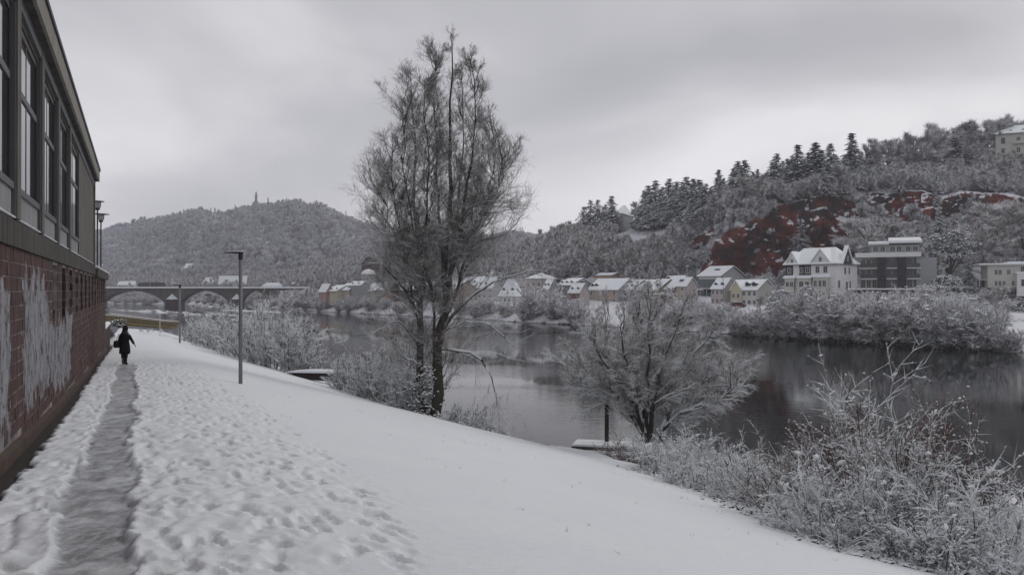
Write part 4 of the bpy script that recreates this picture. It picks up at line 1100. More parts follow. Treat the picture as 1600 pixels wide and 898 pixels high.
def window(parent, x, y, z, rz=0, wd=1.0, h=1.4, fr=None):
    a, b = win_mesh(wd, h, fr or WFRAME)
    o = link('window', a, parent, (x, y, z)); o.rotation_euler = (0, 0, rz); link('pane', b, o); return o
_dm = {}
def dormer(parent, x, y, z, s=1.0, m=None):
    m = m or SLATE
    if m.name not in _dm:
        a = MB(); a.prism([(-.7, 0), (.7, 0), (.7, .7), (0, 1.15), (-.7, .7)], 'y', 0, 2.0, 0)
        sn = MB(); sn.prism([(-.85, .68), (0, 1.2), (.85, .68), (.85, .82), (0, 1.42), (-.85, .82)], 'y', -.12, 2.1, 0)
        _dm[m.name] = (a.mesh('dormer', m), sn.mesh('dormer_snow', ROOFSNOW))
    o = link('dormer', _dm[m.name][0], parent, (x, y, z)); o.scale = (s, s, s); link('dormer_snow', _dm[m.name][1], o); return o
def sky_light(parent, x, y, z, slope):
    if 'sl' not in _dm:
        a = MB(); a.box(-.9, .9, -.4, .4, .0, .12); _dm['sl'] = a.mesh('skylight', WDARK)
    o = link('skylight', _dm['sl'], parent, (x, y, z)); o.rotation_euler = (slope, 0, 0)
def house(xl, xc, xr, yb, ye, yr, Y, wall, label, ang=None, side=None, rows=2, cols=2, scols=1, dorm=0, skyl=0, chim=1, hip=0.0, wfr=None, wsz=(1.0, 1.35), roof_h=None, over=.25, name='house'):
    """front corner at column xc, depth Y; front runs left to column xl, gable side runs back to column xr;
    yb/ye/yr = rows of base, eave, ridge. local frame: x along the front, y back, z up, origin at the near front corner"""
    uc, ul, ur = [(v - 800) / F for v in (xc, xl, xr)]
    g = ang if ang is not None else (.45, -.89)
    gx, gy = g; gl = math.hypot(gx, gy); gx /= gl; gy /= gl        # along the front towards the near corner
    fx, fy = -gy, gx                                              # into the house
    X0 = uc * Y
    W = (X0 - ul * Y) / (gx - ul * gy)
    D = (ur * Y - X0) / (fx - ur * fy) if xr > xc else 9.0
    if D < 3 or D > 40: D = 9.0
    z0, ze = ZY(yb, Y), ZY(ye, Y)
    Ymid = Y + fy * D / 2; zr = ZY(yr, Ymid)
    h = ze - z0; rh = max(.8, zr - ze) if roof_h is None else roof_h
    root = empty(name, (X0, Y, z0), math.atan2(gy, gx), label=label, cat='house' if name == 'house' else name.replace('_', ' '))
    mb = MB()
    mb.box(-W, 0, 0, D, -2.5, h)
    if not hip: mb.prism([(0, h - .0), (D, h), (D / 2, h + rh)], 'x', -W, 0)
    body = mb.build('wall', wall, root)
    if side:
        mb = MB(); mb.box(.001, .03, .0, D, -2.5, h)
        if not hip: mb.prism([(0, h + .001), (D, h + .001), (D / 2, h + rh)], 'x', .001, .03)
        mb.build('gable_wall', side, root)
    o = over; sl_ = rh / (D / 2); mb = MB()
    x0, x1 = -W - o, o; ya, yb_ = -o, D + o; zo = h - sl_ * o; hw = min(hip, W * .42)
    def rp(t0, t1, m):
        pts = [(x0, ya, zo + t0), (x1, ya, zo + t0), (x1, yb_, zo + t0), (x0, yb_, zo + t0), (x0 + hw, D / 2, h + rh + t0), (x1 - hw, D / 2, h + rh + t0)]
        p2 = [(a, b, c + t1 - t0) for a, b, c in pts]
        mb.poly(pts + p2, [(0, 4, 5, 1), (2, 5, 4, 3), (0, 3, 4), (1, 5, 2), (6, 7, 11, 10), (8, 9, 10, 11), (6, 10, 9), (7, 8, 11), (0, 1, 7, 6), (1, 2, 8, 7), (2, 3, 9, 8), (3, 0, 6, 9)], m)
    if hip:
        rp(.02, .14, 0); rp(.145, .34, 1)
    else:
        for sgn in (0, 1):
            e_ = ya if sgn == 0 else yb_
            for t0, t1, m in ((.02, .14, 0), (.145, .36, 1)):
                mb.poly([(x0, e_, zo + t0), (x1, e_, zo + t0), (x1, D / 2, h + rh + t0), (x0, D / 2, h + rh + t0), (x0, e_, zo + t1), (x1, e_, zo + t1), (x1, D / 2, h + rh + t1), (x0, D / 2, h + rh + t1)],
                        [(0, 3, 2, 1), (4, 5, 6, 7), (0, 1, 5, 4), (1, 2, 6, 5), (2, 3, 7, 6), (3, 0, 4, 7)], m)
    rf = mb.build('roof', [SLATE, ROOFSNOW], root)
    fh = h / rows
    for r in range(rows):
        for c in range(cols):
            window(root, -W * (c + .5) / cols, 0, r * fh + fh * .32, 0, min(wsz[0], W / cols * .6), min(wsz[1], fh * .55), wfr)
        for c in range(scols):
            window(root, .03 if side else 0, D * (c + .5) / scols, r * fh + fh * .32, PI / 2, .8, min(wsz[1], fh * .5), wfr)
    for k in range(dorm):
        dy = D * .13; dormer(root, -W * (k + .5) / dorm, dy, h + sl_ * dy - .0, .95)
    for k in range(skyl): sky_light(root, -W * (k + .45) / max(skyl, 1), D * .28, h + sl_ * D * .28 + .36, math.atan(sl_))
    if chim:
        mb = MB(); cx_ = -W * (.3 if chim == 1 else .75); mb.box(cx_ - .4, cx_ + .4, D * .55, D * .55 + .7, h + rh * .7, h + rh + .9, 0); mb.box(cx_ - .45, cx_ + .45, D * .55 - .05, D * .55 + .75, h + rh + .905, h + rh + 1.05, 1); mb.build('chimney', [DKRED, ROOFSNOW], rf)
    root['W'] = W; root['D'] = D; root['h'] = h
    return root
A1 = (.45, -.89); A2 = (.55, -.83); A3 = (.60, -.80)
# right part of the village
house(1046, 1073, 1090, 479, 447, 434.5, 222, BEIGE, 'tall narrow beige house with two small roof windows beside the glass-fronted house', A1, PINKW, 3, 2, 0, skyl=1, chim=0, wsz=(1.1, 1.0))
bw = house(1092, 1126, 1163, 478, 431, 416.5, 236, WHITE, 'largest white village house with a broad snowy roof above balconies', (.62, -.78), LTGREY, 1, 0, 0, skyl=1, chim=0, over=.5)
# its lower wing of glass and steel balconies
bg_ = empty('balcony', (0, 0, 0)); bg_.parent = bw; Wb = bw['W']
mb = MB(); hb = bw['h']
for z in (.2, hb * .30, hb * .56): mb.box(-Wb - 1.5, -.6, -3.0, -.02, z, z + .18, 0)
for x in np.linspace(-Wb - 1.4, -.7, 5): mb.box(x - .08, x + .08, -3.0, -2.84, -2, hb * .58, 0)
for z in (.38, hb * .30 + .18, hb * .56 + .18): mb.box(-Wb - 1.45, -.65, -2.98, -2.95, z + .15, z + 1.0, 1)
mb.box(-Wb - 1.4, -.7, -.8, -.05, -2, hb * .55, 2); mb.box(-Wb - .5, -1.0, -.02, -.04, hb * .62, hb * .9, 1)
BGL = m_plain('balcony_glass', (.10, .13, .13), .2, 1, .15, spec=.7)
mb.build('balcony_frame', [LTGREY, BGL, WDARK], bg_)
house(1111, 1131, 1152, 478, 451, 435.5, 214, PINKW, 'small pale house with two dormers and a pinkish gable left of the yellow house', A1, PINKW, 2, 3, 0, dorm=2, chim=0)
yh = house(1143, 1183, 1212, 480, 453.5, 438, 206, CREAM, 'yellow house with two dormers, a front gable and plain cream gable end', (.62, -.78), CREAM, 2, 5, 1, dorm=0, chim=0)
for k in (.22, .48): dormer(yh, -yh['W'] * k, 1.1, yh['h'] + 1.2, .9)
mb = MB(); W = yh['W']; mb.prism([(-W, 0), (-W + 3.4, 0), (-W + 3.4, yh['h']), (-W + 1.7, yh['h'] + 2.4), (-W, yh['h'])], 'y', -.35, 2.5, 0); cg = mb.build('front_gable', YELLOW, yh)
mb = MB(); mb.prism([(-W - .3, yh['h'] - .1), (-W + 1.7, yh['h'] + 2.6), (-W + 3.7, yh['h'] - .1), (-W + 3.7, yh['h'] + .15), (-W + 1.7, yh['h'] + 2.85), (-W - .3, yh['h'] + .15)], 'y', -.6, 2.5, 0); mb.build('gable_snow', ROOFSNOW, yh)
for k in (.9, 2.4): window(yh, -W + k, -.36, yh['h'] * .52, 0, .95, 1.3); window(yh, -W + k, -.36, .5, 0, .95, 1.3)
# long dark row
house(1026, 1052, 1056, 479, 452, 432, 226, DKRED, 'dark red row house with the highest snowy roof, directly left of the beige house', A1, None, 2, 2, 0, dorm=0, chim=0)
house(1006, 1028, 1031, 479, 452.5, 437, 229, OLIVE, 'olive-brown row house, second in the terrace left of the beige house', A1, None, 2, 2, 0, dorm=2, chim=1)
house(985, 1008, 1011, 479, 452.5, 438, 233, REDB, 'red-brown row house with dormers in the middle of the terrace', A1, None, 2, 2, 0, dorm=2, chim=1)
house(962, 987, 990, 479, 452.5, 438, 237, DARKW, 'dark row house with dormers at the left end of the terrace', A1, None, 2, 3, 0, dorm=3, chim=0)
pe = house(918, 966, 975, 478, 453, 436, 239, PEACH, 'peach house with a long snowy roof, two dormers and a dark cross gable', (.56, -.83), GREYB, 2, 4, 0, dorm=0, chim=1)
for k in (.93, .80): dormer(pe, -pe['W'] * k, 1.2, pe['h'] + 1.1, .9)
house(932, 956, 972, 446, 430.5, 426.5, 262, ORANGE, 'orange building with a flat roof behind the peach house', (.80, -.6), ORANGE, 1, 4, 0, chim=0, roof_h=.8)
house(888, 906, 921, 477, 457, 443.5, 236, REDB, 'small red-brown house with two dormers left of the peach house', A1, PINKW, 2, 2, 0, dorm=2, chim=1)
house(870, 892, 900, 475, 446, 435.5, 250, GREYW, 'grey terraced house with a row of small roof dormers', A1, None, 3, 3, 0, dorm=3, chim=1)
house(848, 858, 872, 475, 451, 437, 250, BEIGE, 'narrow beige house with two dormers next to the hipped villa', A1, GREYB, 3, 2, 0, dorm=2, chim=0)
house(822, 846, 869, 470, 435.5, 428, 262, PINKW, 'cream hipped-roof villa above the narrow beige house', (.80, -.6), PINKW, 2, 3, 1, hip=4, chim=1)
house(779, 806, 818, 476, 461, 437, 256, WHITE, 'low white house with a deep snowy mansard roof right of the big bare tree', (.75, -.66), WHITE, 1, 4, 0, dorm=2, hip=2.5, chim=0)
house(866, 874, 884, 416, 402, 396, 330, YELLOW, 'small cream house high on the slope beside a dark cypress', (.9, -.4), CREAM, 2, 1, 1, chim=0)
house(960, 974, 990, 356, 334, 321.5, 350, GREYB, 'grey house with a snowy hipped roof half hidden behind plateau trees', (.9, -.4), GREYB, 1, 2, 1, hip=4, chim=0)
# behind the big tree
for i, (a, b, c, yb, ye, yr, Y, wm, lab) in enumerate([
    (745, 770, 784, 470, 449, 434, 275, LTGREY, 'light grey house with dormers seen through the right side of the big tree'),
    (715, 742, 752, 468, 446, 433, 285, BEIGE, 'beige house with white roof seen through the big bare tree, right of its trunk'),
    (690, 712, 722, 468, 452, 440, 280, PEACH, 'peach house partly hidden by the trunks of the big bare tree'),
    (672, 690, 700, 458, 441, 431, 305, WHITE, 'white house between the two trunks of the big bare tree'),
    (640, 668, 676, 468, 452, 440, 292, DARKW, 'dark house directly left of the big tree trunks'),
    (606, 632, 641, 468, 455, 441, 305, REDB, 'red-brown house with three dormers left of the big bare tree'),
    (586, 604, 610, 468, 453, 441, 312, ORANGE, 'narrow house with orange front and dark side, third left of the big tree'),
    (568, 585, 592, 468, 455, 443, 318, PEACH, 'small peach house below the grey rotunda'),
    (545, 564, 578, 468, 446, 440, 322, GREYB, 'grey three-storey house with a flat snowy roof left of the rotunda'),
    (527, 545, 552, 467, 453.5, 443, 330, BEIGE, 'beige house between the grey house and the pink one'),
    (511, 526, 531, 467, 455, 446, 335, YELLOW, 'yellow and pink narrow house, second from the left end of the village'),
    (498, 510, 522, 467, 455.5, 444, 342, PINK, 'pink house with dormers at the far left end of the village'),
    (800, 822, 832, 440, 432, 420, 290, WHITE, 'white-roofed house on the slope in front of the dark red wall'),
    (752, 790, 802, 443, 432, 424, 300, LTGREY, 'upper row house with a long snowy roof right of the big tree'),
    (700, 742, 750, 440, 432, 425, 315, LTGREY, 'upper house with a broad snowy roof behind the big tree crown')]):
    house(a, b, c, yb, ye, yr, Y, wm, lab, A2, None, 2, 3 if b - a > 20 else 2, 0, dorm=(3 if b - a > 22 else 2) if i % 4 != 3 else 0, chim=i % 2)
# rotunda
r0 = P(576, 446, 345); ro = empty('rotunda', r0, label='round grey building with a stepped snowy dome above the village', cat='round building')
mb = MB(); mb.lathe([(3.2, -4), (3.2, 4.8)], k=20); mb.build('wall', GREYB, ro)
mb = MB(); mb.lathe([(3.5, 4.8), (3.5, 5.1), (2.9, 5.2), (2.8, 5.9)], k=20); mb.build('attic', LTGREY, ro)
mb = MB(); mb.lathe([(3.5, 5.11), (3.0, 5.35), (2.95, 5.9), (2.85, 6.15), (1.9, 6.7), (.9, 7.1), (.1, 7.2)], k=20); mb.build('dome_snow', ROOFSNOW, ro)
for a in np.linspace(-2.6, -.5, 5): window(ro, 3.2 * math.cos(a), 3.2 * math.sin(a), 2.2, a + PI / 2, .8, 1.5)
# dark red retaining wall with chapel turret
rw = empty('retaining_wall', P(834, 437, 305), label='long dark red sandstone wall behind the hipped villa with snow on top', cat='wall')
mb = MB(); mb.box(-14, 9, 0, 1.2, -3, 4.8); mb.build('wall_face', DKWALL, rw); mb = MB(); mb.box(-14, 9, -.1, 1.3, 4.801, 5.0); mb.build('wall_snow', ROOFSNOW, rw)
for x in np.arange(-13, 9, 3.1):
    mb = MB(); mb.prism([(x, 0), (x + .9, 0), (x + .9, 3.8), (x, 3.8)], 'y', -.5, -.001); mb.build('buttress', DKWALL, rw)
ct = empty('chapel_turret', P(832, 437, 296), label='small white chapel turret in front of the dark red wall', cat='turret')
mb = MB(); mb.lathe([(.95, -2), (.95, 3.4)], k=8); mb.build('wall', LTGREY, ct)
mb = MB(); mb.lathe([(1.35, 3.4), (1.2, 3.7), (.5, 4.6), (.2, 5.2)], k=8); mb.build('roof_snow', ROOFSNOW, ct); mb = MB(); mb.lathe([(.18, 5.2), (.05, 6.6)], k=6); mb.build('spire', SLATE, ct)
rw2 = empty('retaining_wall', P(578, 418, 370), label='small dark red rock wall beside the rotunda dome', cat='wall')
mb = MB(); mb.prism([(-4, -2), (4, -2), (4.5, 2.6), (2, 5), (-1, 5.2), (-4, 2)], 'y', 0, 1.5); mb.build('wall_face', DKWALL, rw2)

def rock_outcrop(x0, x1, y0, y1, Y, label, seed):
    n, m_ = 26, 16; u = np.linspace(0, 1, n); v = np.linspace(0, 1, m_); U, Vv = np.meshgrid(u, v)
    X0, X1 = PX(x0, Y), PX(x1, Y); H = (y1 - y0) / F * Y
    top = H * (.55 + .45 * np.sin(PI * U) ** .6 + .18 * fbm(U * 4, U * 0, seed=seed))
    Xx = (U - .5) * (X1 - X0); Zz = Vv * top; Yy = -2 * np.sin(PI * U) + 1.5 * fbm(U * 5, Vv * 4, seed=seed + 1) + Vv * 1.5
    me = mesh_np('rock_outcrop', np.stack([np.r_['0', Xx, Xx[-1:]], np.r_['0', Yy, Yy[-1:] + 4], np.r_['0', Zz, Zz[-1:] - .5]], -1).reshape(-1, 3), [grid_faces(m_ + 1, n)], OUTC)
    link('rock_outcrop', me, None, P((x0 + x1) / 2, y1, Y), label=label, cat='rock')
OUTC = m_topsnow('red_sandstone_outcrop', (.045, .018, .015), (.13, .045, .034), .55, .75, .5, .3, cvar=.4)
rock_outcrop(884, 912, 385, 408, 305, 'dark red rock outcrop above the small cream house', 3)
rock_outcrop(566, 590, 402, 424, 372, 'dark red rock outcrop behind the grey rotunda dome', 5)
rock_outcrop(724, 752, 414, 426, 325, 'low dark red rock outcrop seen through the big tree', 7)

# ---- white villa with gables
vY = 186.0
vl = empty('villa', P(1306, 456, vY), math.radians(-50), label='white gabled villa with dark timber bays and snowy roof below the red cliff', cat='villa')
k_ = vY / F; W, D, h = 13.0, 10.5, 6.7
mb = MB(); mb.box(-W, 0, 0, D, -2.5, h); mb.build('wall', WHITE, vl)
mb = MB()
for t0, t1, m in ((.0, .15, 0), (.155, .42, 1)):
    x0, x1, ya, yb_ = -W - .5, .5, -.6, D + .6; rz_ = h + 3.8
    mb.poly([(x0, ya, h - .2 + t0), (x1, ya, h - .2 + t0), (x1, yb_, h - .2 + t0), (x0, yb_, h - .2 + t0), (x0 + 2.5, D / 2, rz_ + t0), (x1 - 3.2, D / 2, rz_ + t0)] + [(x0, ya, h - .2 + t1), (x1, ya, h - .2 + t1), (x1, yb_, h - .2 + t1), (x0, yb_, h - .2 + t1), (x0 + 2.5, D / 2, rz_ + t1), (x1 - 3.2, D / 2, rz_ + t1)],
            [(0, 4, 5, 1), (2, 5, 4, 3), (0, 3, 4), (1, 5, 2), (6, 7, 11, 10), (8, 9, 10, 11), (6, 10, 9), (7, 8, 11), (0, 1, 7, 6), (1, 2, 8, 7), (2, 3, 9, 8), (3, 0, 6, 9)], m)
vr = mb.build('roof', [SLATE, ROOFSNOW], vl)
def vgable(x0, x1, y0, y1, zb, zt_, wallm, nm='gable', axis='y'):
    mb = MB(); xm = (x0 + x1) / 2; mb.prism([(x0, zb), (x1, zb), (xm, zt_)], axis, y0, y1, 0)
    mb.prism([(x0 - .35, zb - .1), (xm, zt_ + .1), (x1 + .35, zb - .1), (x1 + .35, zb + .2), (xm, zt_ + .5), (x0 - .35, zb + .2)], axis, y0 - .25, y1, 1); return mb.build(nm, [wallm, ROOFSNOW], vl)
vgable(-6.2, -1.2, -.3, 4.4, h, h + 3.4, WHITE); vgable(-12.6, -9.6, -.3, 4.0, h, h + 2.8, WHITE)
vgable(2.2, 6.8, -.7, .02, h, h + 4.0, DARKW, 'side_gable', 'y')
ob = [o for o in vl.children if o.name.startswith('side_gable')][0]; ob.rotation_euler = (0, 0, PI / 2); ob.location = (-.1, 0, 0)
mb = MB(); mb.box(-9.4, -6.3, -.06, -.001, 3.6, h - .1, 0); mb.box(-13.02, -11.0, -.06, -.001, .2, h - .1, 0); mb.build('timber_cladding', DARKW, vl)
mb = MB(); mb.box(-12.8, -10.2, -.9, -.001, -.2, 3.3, 0); mb.box(-9.2, -5.9, -.9, -.001, -.2, 3.3, 0); mb.box(-5.2, -1.6, -1.0, -.001, -2, 3.5, 0); mb.build('bay', CREAM, vl)
mb = MB()
for a, b_, z in ((-13.1, -9.9, 3.3), (-9.5, -5.6, 3.3), (-5.6, -1.2, 3.5)): mb.prism([(-1.3, z + .002), (-.01, z + .002), (-.01, z + .8), (-1.3, z + .25)], 'x', a, b_, 0)
mb.build('bay_roof_snow', ROOFSNOW, vl)
for x, y, z, ww, hh in ((-12, -.91, 1.2, 1.0, 1.3), (-10.9, -.91, 1.2, 1.0, 1.3), (-8.3, -.91, 1.1, 1.3, 1.5), (-6.8, -.91, 1.1, 1.2, 1.5), (-4.6, -1.01, 1.2, .9, 1.6), (-3.4, -1.01, 1.2, .9, 1.6), (-2.3, -1.01, 1.2, .9, 1.6),
                        (-12, -.07, 4.5, 1, 1.4), (-8.8, -.07, 4.5, 1, 1.4), (-7.1, -.07, 4.5, 1.2, 1.5), (-4.6, -.01, 4.5, 1.1, 1.7), (-2.6, -.01, 4.5, 1.1, 1.7), (-3.7, -.31, 7.2, .8, 1.2), (-11.1, -.31, 7.1, .7, 1.0),
                        (-8, -.01, -1.6, .9, 1.1), (-4.3, -1.01, -1.3, .9, 1.1), (-2.6, -1.01, -1.3, .9, 1.1)): window(vl, x, y, z, 0, ww, hh)
for y, z, ww, hh in ((1.5, .9, 1.0, 1.9), (5.2, -.1, 1.0, 2.6), (6.8, .8, .8, 1.9), (4.4, 4.2, 1.0, 1.7), (6.4, 4.2, .8, 1.7)): window(vl, .0, y, z, PI / 2, ww, hh)
window(vl, .62, 4.5, h + .6, PI / 2, .8, 1.3)
for x in (-8.6, -7.0): dormer(vl, x, .9, h + .3, .8)
mb = MB(); mb.box(-6.2, -5.6, 4.4, 5.0, h + 3.2, h + 4.8, 0); mb.box(-6.25, -5.55, 4.35, 5.05, h + 4.801, h + 4.95, 1); mb.build('chimney', [DKRED, ROOFSNOW], vr)

# ---- apartment block
aY = 193.0
ap = empty('apartment_block', P(1343, 452, aY), math.radians(-24), label='modern grey apartment block with balconies, dark pillars and snow-covered penthouse', cat='apartment block')
W = (1436 - 1343) / F * aY * .915; fhs = 2.55
mb = MB(); mb.box(0, W, 1.6, 11, -3, 3 * fhs + .2); mb.build('wall', LTGREY, ap)
mb = MB(); mb.box(W - .9, W + 3.4, .3, 10, -3, 3 * fhs); mb.build('side_wing', GREYB, ap)
for i in range(4):
    mb = MB(); z = i * fhs + (.25 if i == 3 else 0); t_ = .85 if i == 3 else .22
    mb.box(-.9 if i == 3 else -.1, W + .1, -.1 if i < 3 else -.4, 1.7, z - .1, z - .1 + t_, 0); mb.build('slab', WHITE, ap)
mb = MB(); mb.box(-.95, W + .15, -.45, 10.9, 3 * fhs + 1.003, 3 * fhs + 1.2); mb.build('slab_snow', ROOFSNOW, ap)
for x in (4.0, 8.4):
    mb = MB(); mb.box(x, x + 1.9, -.35, 1.65, -2.5, 3 * fhs + .14); mb.build('dark_pillar', DARKW, ap)
for i in range(3):
    for (a, b_) in ((.2, 3.95), (5.95, 8.35), (10.35, W - .2)):
        z = i * fhs + .13
        if i > 0: mb = MB(); mb.box(a, b_, -.04, .0, z + .05, z + .95, 0); mb.box(a, b_, -.07, .02, z + .96, z + 1.03, 1); mb.build('balustrade', [WDARK, DARKW], ap)
        n_ = max(2, int((b_ - a) / 1.0))
        for k in range(n_): window(ap, a + (b_ - a) * (k + .5) / n_, 1.6, z + .25, 0, (b_ - a) / n_ * .85, 1.95)
mb = MB(); zb = 3 * fhs + 1.2; mb.box(2.6, W - .2, 2.5, 9, zb - .2, zb + 2.0); mb.build('penthouse', GREYB, ap)
mb = MB(); mb.box(2.0, 6.6, 1.6, 9.4, zb + 2.001, zb + 2.25, 0); mb.prism([(1.6, zb + 2.26), (9.4, zb + 2.26), (9.4, zb + 3.3), (1.6, zb + 2.7)], 'x', 2.0, 6.6, 1)
mb.box(6.61, W + .4, 1.4, 9.4, zb + 2.3, zb + 2.5, 0); mb.prism([(1.4, zb + 2.51), (9.4, zb + 2.51), (9.4, zb + 4.2), (1.4, zb + 3.0)], 'x', 6.61, W + .4, 1); mb.build('penthouse_roof', [LTGREY, ROOFSNOW], ap)
for x in (3.6, 5.2, 7.4, 8.8, 10.8, 12.4): window(ap, x, 2.5, zb + .3, 0, 1.2, 1.4)
tw_ = empty('terrace_wall', P(1326, 468, 184), math.radians(-24), label='dark garden wall with snow on top in front of the apartment block', cat='wall')
mb = MB(); mb.box(0, 17, 0, .5, -2, 2.35); mb.build('wall_face', DARKW, tw_); mb = MB(); mb.box(-.1, 17.1, -.1, .6, 2.351, 2.6); mb.build('wall_snow', ROOFSNOW, tw_)
mb = MB(); mb.prism([(-3.0, -1.5), (0, -1.5), (0, 2.2), (-.5, 2.2)], 'y', 0, .4, 0); mb.build('wall_ramp', LTGREY, tw_)

# ---- flat white house on the right
fY = 184.0
fl = empty('modern_house', P(1534, 449, fY), math.radians(-22), label='flat-roofed white house with a carport above the dark hedge on the right', cat='house')
mb = MB(); mb.box(1.2, 22, 0, 9, -2, 5.1); mb.build('wall', CREAM, fl)
mb = MB(); mb.box(-.6, 22.5, -.7, 9.6, 5.101, 5.35, 0); mb.box(-.6, 22.5, -.7, 9.6, 5.351, 5.6, 1); mb.box(5.6, 22.5, 2, 9.0, 5.601, 6.0, 1); mb.build('roof', [LTGREY, ROOFSNOW], fl)
mb = MB(); mb.box(6.8, 22, -1.6, -.001, -2, 3.2, 0); mb.box(6.6, 22, -1.8, .0, 3.201, 3.5, 1); mb.build('front_wing', [WHITE, ROOFSNOW], fl)
mb = MB(); mb.box(-.6, 1.2, .2, 4, 1.7, 1.9, 0); mb.box(-.5, -.3, .3, .5, -1, 1.7, 0); mb.box(-.4, 1.1, 3.6, 3.8, 0, 1.7, 1); mb.build('carport', [LTGREY, WDARK], fl)
for x in (2.9, 3.7, 5.4): window(fl, x, 0, 2.9, 0, .8, 1.3)
for x in (2.9, 3.7, 4.5, 6.3): window(fl, x, 0, .3, 0, .7, 1.3)
for x in (8.2, 9.4, 10.6, 11.8, 13): window(fl, x, 0, 3.6, 0, 1.0, 1.3)
window(fl, 9.2, -1.6, .2, 0, 3.4, 1.7); window(fl, 13.5, -1.6, .2, 0, 3.0, 1.7)
# ---- hilltop villa
hY = 292.0
hv = empty('hilltop_villa', P(1556, 246, hY), math.radians(-24), label='large cream villa with snowy hipped roof at the top right on the ridge', cat='villa')
mb = MB(); mb.box(0, 19, 0, 12, -5, 8.4); mb.build('wall', CREAM, hv)
mb = MB()
for t0, t1, m in ((.0, .15, 0), (.155, .5, 1)):
    b0 = [(-.6, -.6, 8.3 + t0), (19.6, -.6, 8.3 + t0), (19.6, 12.6, 8.3 + t0), (-.6, 12.6, 8.3 + t0), (6, 6, 11.9 + t0), (13, 6, 11.9 + t0)]
    mb.poly(b0 + [(a, b, c + t1 - t0) for a, b, c in b0], [(0, 4, 5, 1), (2, 5, 4, 3), (0, 3, 4), (1, 5, 2), (6, 7, 11, 10), (8, 9, 10, 11), (6, 10, 9), (7, 8, 11), (0, 1, 7, 6), (1, 2, 8, 7), (2, 3, 9, 8), (3, 0, 6, 9)], m)
mb.build('roof', [SLATE, ROOFSNOW], hv)
for x in (2.4, 7.2, 12, 16.5):
    window(hv, x, 0, 4.9, 0, 1.3, 2.2, DARKW if x < 3 else None); window(hv, x, 0, 1.3, 0, 1.3, 2.0)
for x in (5.0, 9.0): dormer(hv, x, 1.2, 9.2, .8)
mb = MB(); mb.box(5.4, 9.2, -1.2, -.01, 4.5, 4.7); mb.box(5.4, 9.2, -1.2, -1.1, 4.7, 5.6); mb.build('balcony', CREAM, hv)
mb = MB(); mb.box(-8.0, -.05, 1, 5, 3.2, 3.45, 0); mb.box(-8.2, -.05, .8, 5.2, 3.451, 3.75, 1); mb.box(-8, -.2, 4, 4.3, -2, 3.2, 2); mb.build('veranda', [LTGREY, ROOFSNOW, DARKW], hv)

# ---- hedges and garden bushes on the terrace
HEDGE = m_topsnow('hedge_leaves', (.008, .012, .010), (.022, .028, .022), .45, .75, 1.0, .5)
def hedge(name, x0, x1, y, hpx, Y, label, thick=1.6, dn=55, msnow=None):
    rng = np.random.default_rng(int(x0)); X0, X1 = PX(x0, Y), PX(x1, Y); z0 = ZY(y, Y); hh = hpx / F * Y
    n = int((X1 - X0) * hh * dn); C = np.stack([rng.uniform(0, X1 - X0, n), rng.uniform(0, thick, n), hh * rng.uniform(0, 1, n) * (1 + .15 * np.sin(np.arange(n)))], -1)
    V, T = spindles(C, unit(rng.normal(size=(n, 3))) * .22, .13); o = link(name, mesh_np(name, V, [T], msnow or HEDGE), None, (X0, Y, z0), label=label, cat='hedge')
hedge('garden_hedge', 1424, 1478, 458, 9, 183, 'dark clipped hedge with snow on top left of the flat white house', .9, 70)
hedge('garden_hedge', 1480, 1640, 460, 10, 181, 'long dark hedge with snow on top below the flat white house', .9, 70)
def blob_bush(x, y, wpx, hpx, Y, label, m_, seed, tgl=.35):
    rng = np.random.default_rng(seed); c = P(x, y, Y); wx, hz = wpx / F * Y / 2, hpx / F * Y; n = int(160 + wx * hz * 34)
    v = unit(rng.normal(size=(n, 3))) * rng.uniform(.55, 1, (n, 1)) ** .5; v[:, 2] = np.abs(v[:, 2])
    V, T = spindles(v * [wx, wx * .8, hz] * (1 + .18 * fbm(v[:, :1] * 3, v[:, 1:2] * 3, seed=seed)), unit(rng.normal(size=(n, 3)) * [1, 1, .4]) * tgl, tgl * .45)
    link('garden_bush', mesh_np('garden_bush', V, [T], m_), None, c, label=label, cat='bush')
BSN = m_topsnow('bush_snow', (.018, .022, .02), (.06, .06, .055), .12, .5, 1, .6)
for i, (x, y, a, b_, Y, lab) in enumerate([
    (1272, 486, 48, 14, 176, 'low very dark evergreen bush below the white villa'), (1210, 484, 30, 12, 178, 'dark snow-topped bush right of the yellow house'),
    (1222, 474, 46, 22, 180, 'pale frosted round bush between yellow house and villa'), (1300, 476, 70, 12, 179, 'long snow-covered shrub bed in front of the villa'),
    (1262, 462, 30, 16, 183, 'dark round bush at the foot of the villa'), (1336, 472, 22, 14, 180, 'snowy bush before the ramp wall'),
    (1500, 484, 60, 26, 176, 'dark bush with snow below the long hedge'), (1545, 472, 62, 18, 178, 'rusty brown rounded bush below the flat white house'),
    (1590, 486, 60, 20, 172, 'dark evergreen bush at the right edge under the hedge'), (1160, 450, 20, 14, 226, 'snowy rock-like bush behind the yellow house'),
    (1452, 462, 70, 18, 181, 'snow-dusted bush below the apartment block'), (1478, 446, 46, 18, 186, 'snowy shrub under the cedar'),
    (1196, 455, 40, 26, 222, 'snowy boulder-like bush at the foot of the red cliff')]):
    blob_bush(x, y, a, b_, Y, lab, HEDGE if 'very dark' in lab or 'dark evergreen' in lab else (m_topsnow('rust_leaves', (.05, .03, .02), (.12, .07, .045), .5, .8) if 'rusty' in lab else BSN), 300 + i)
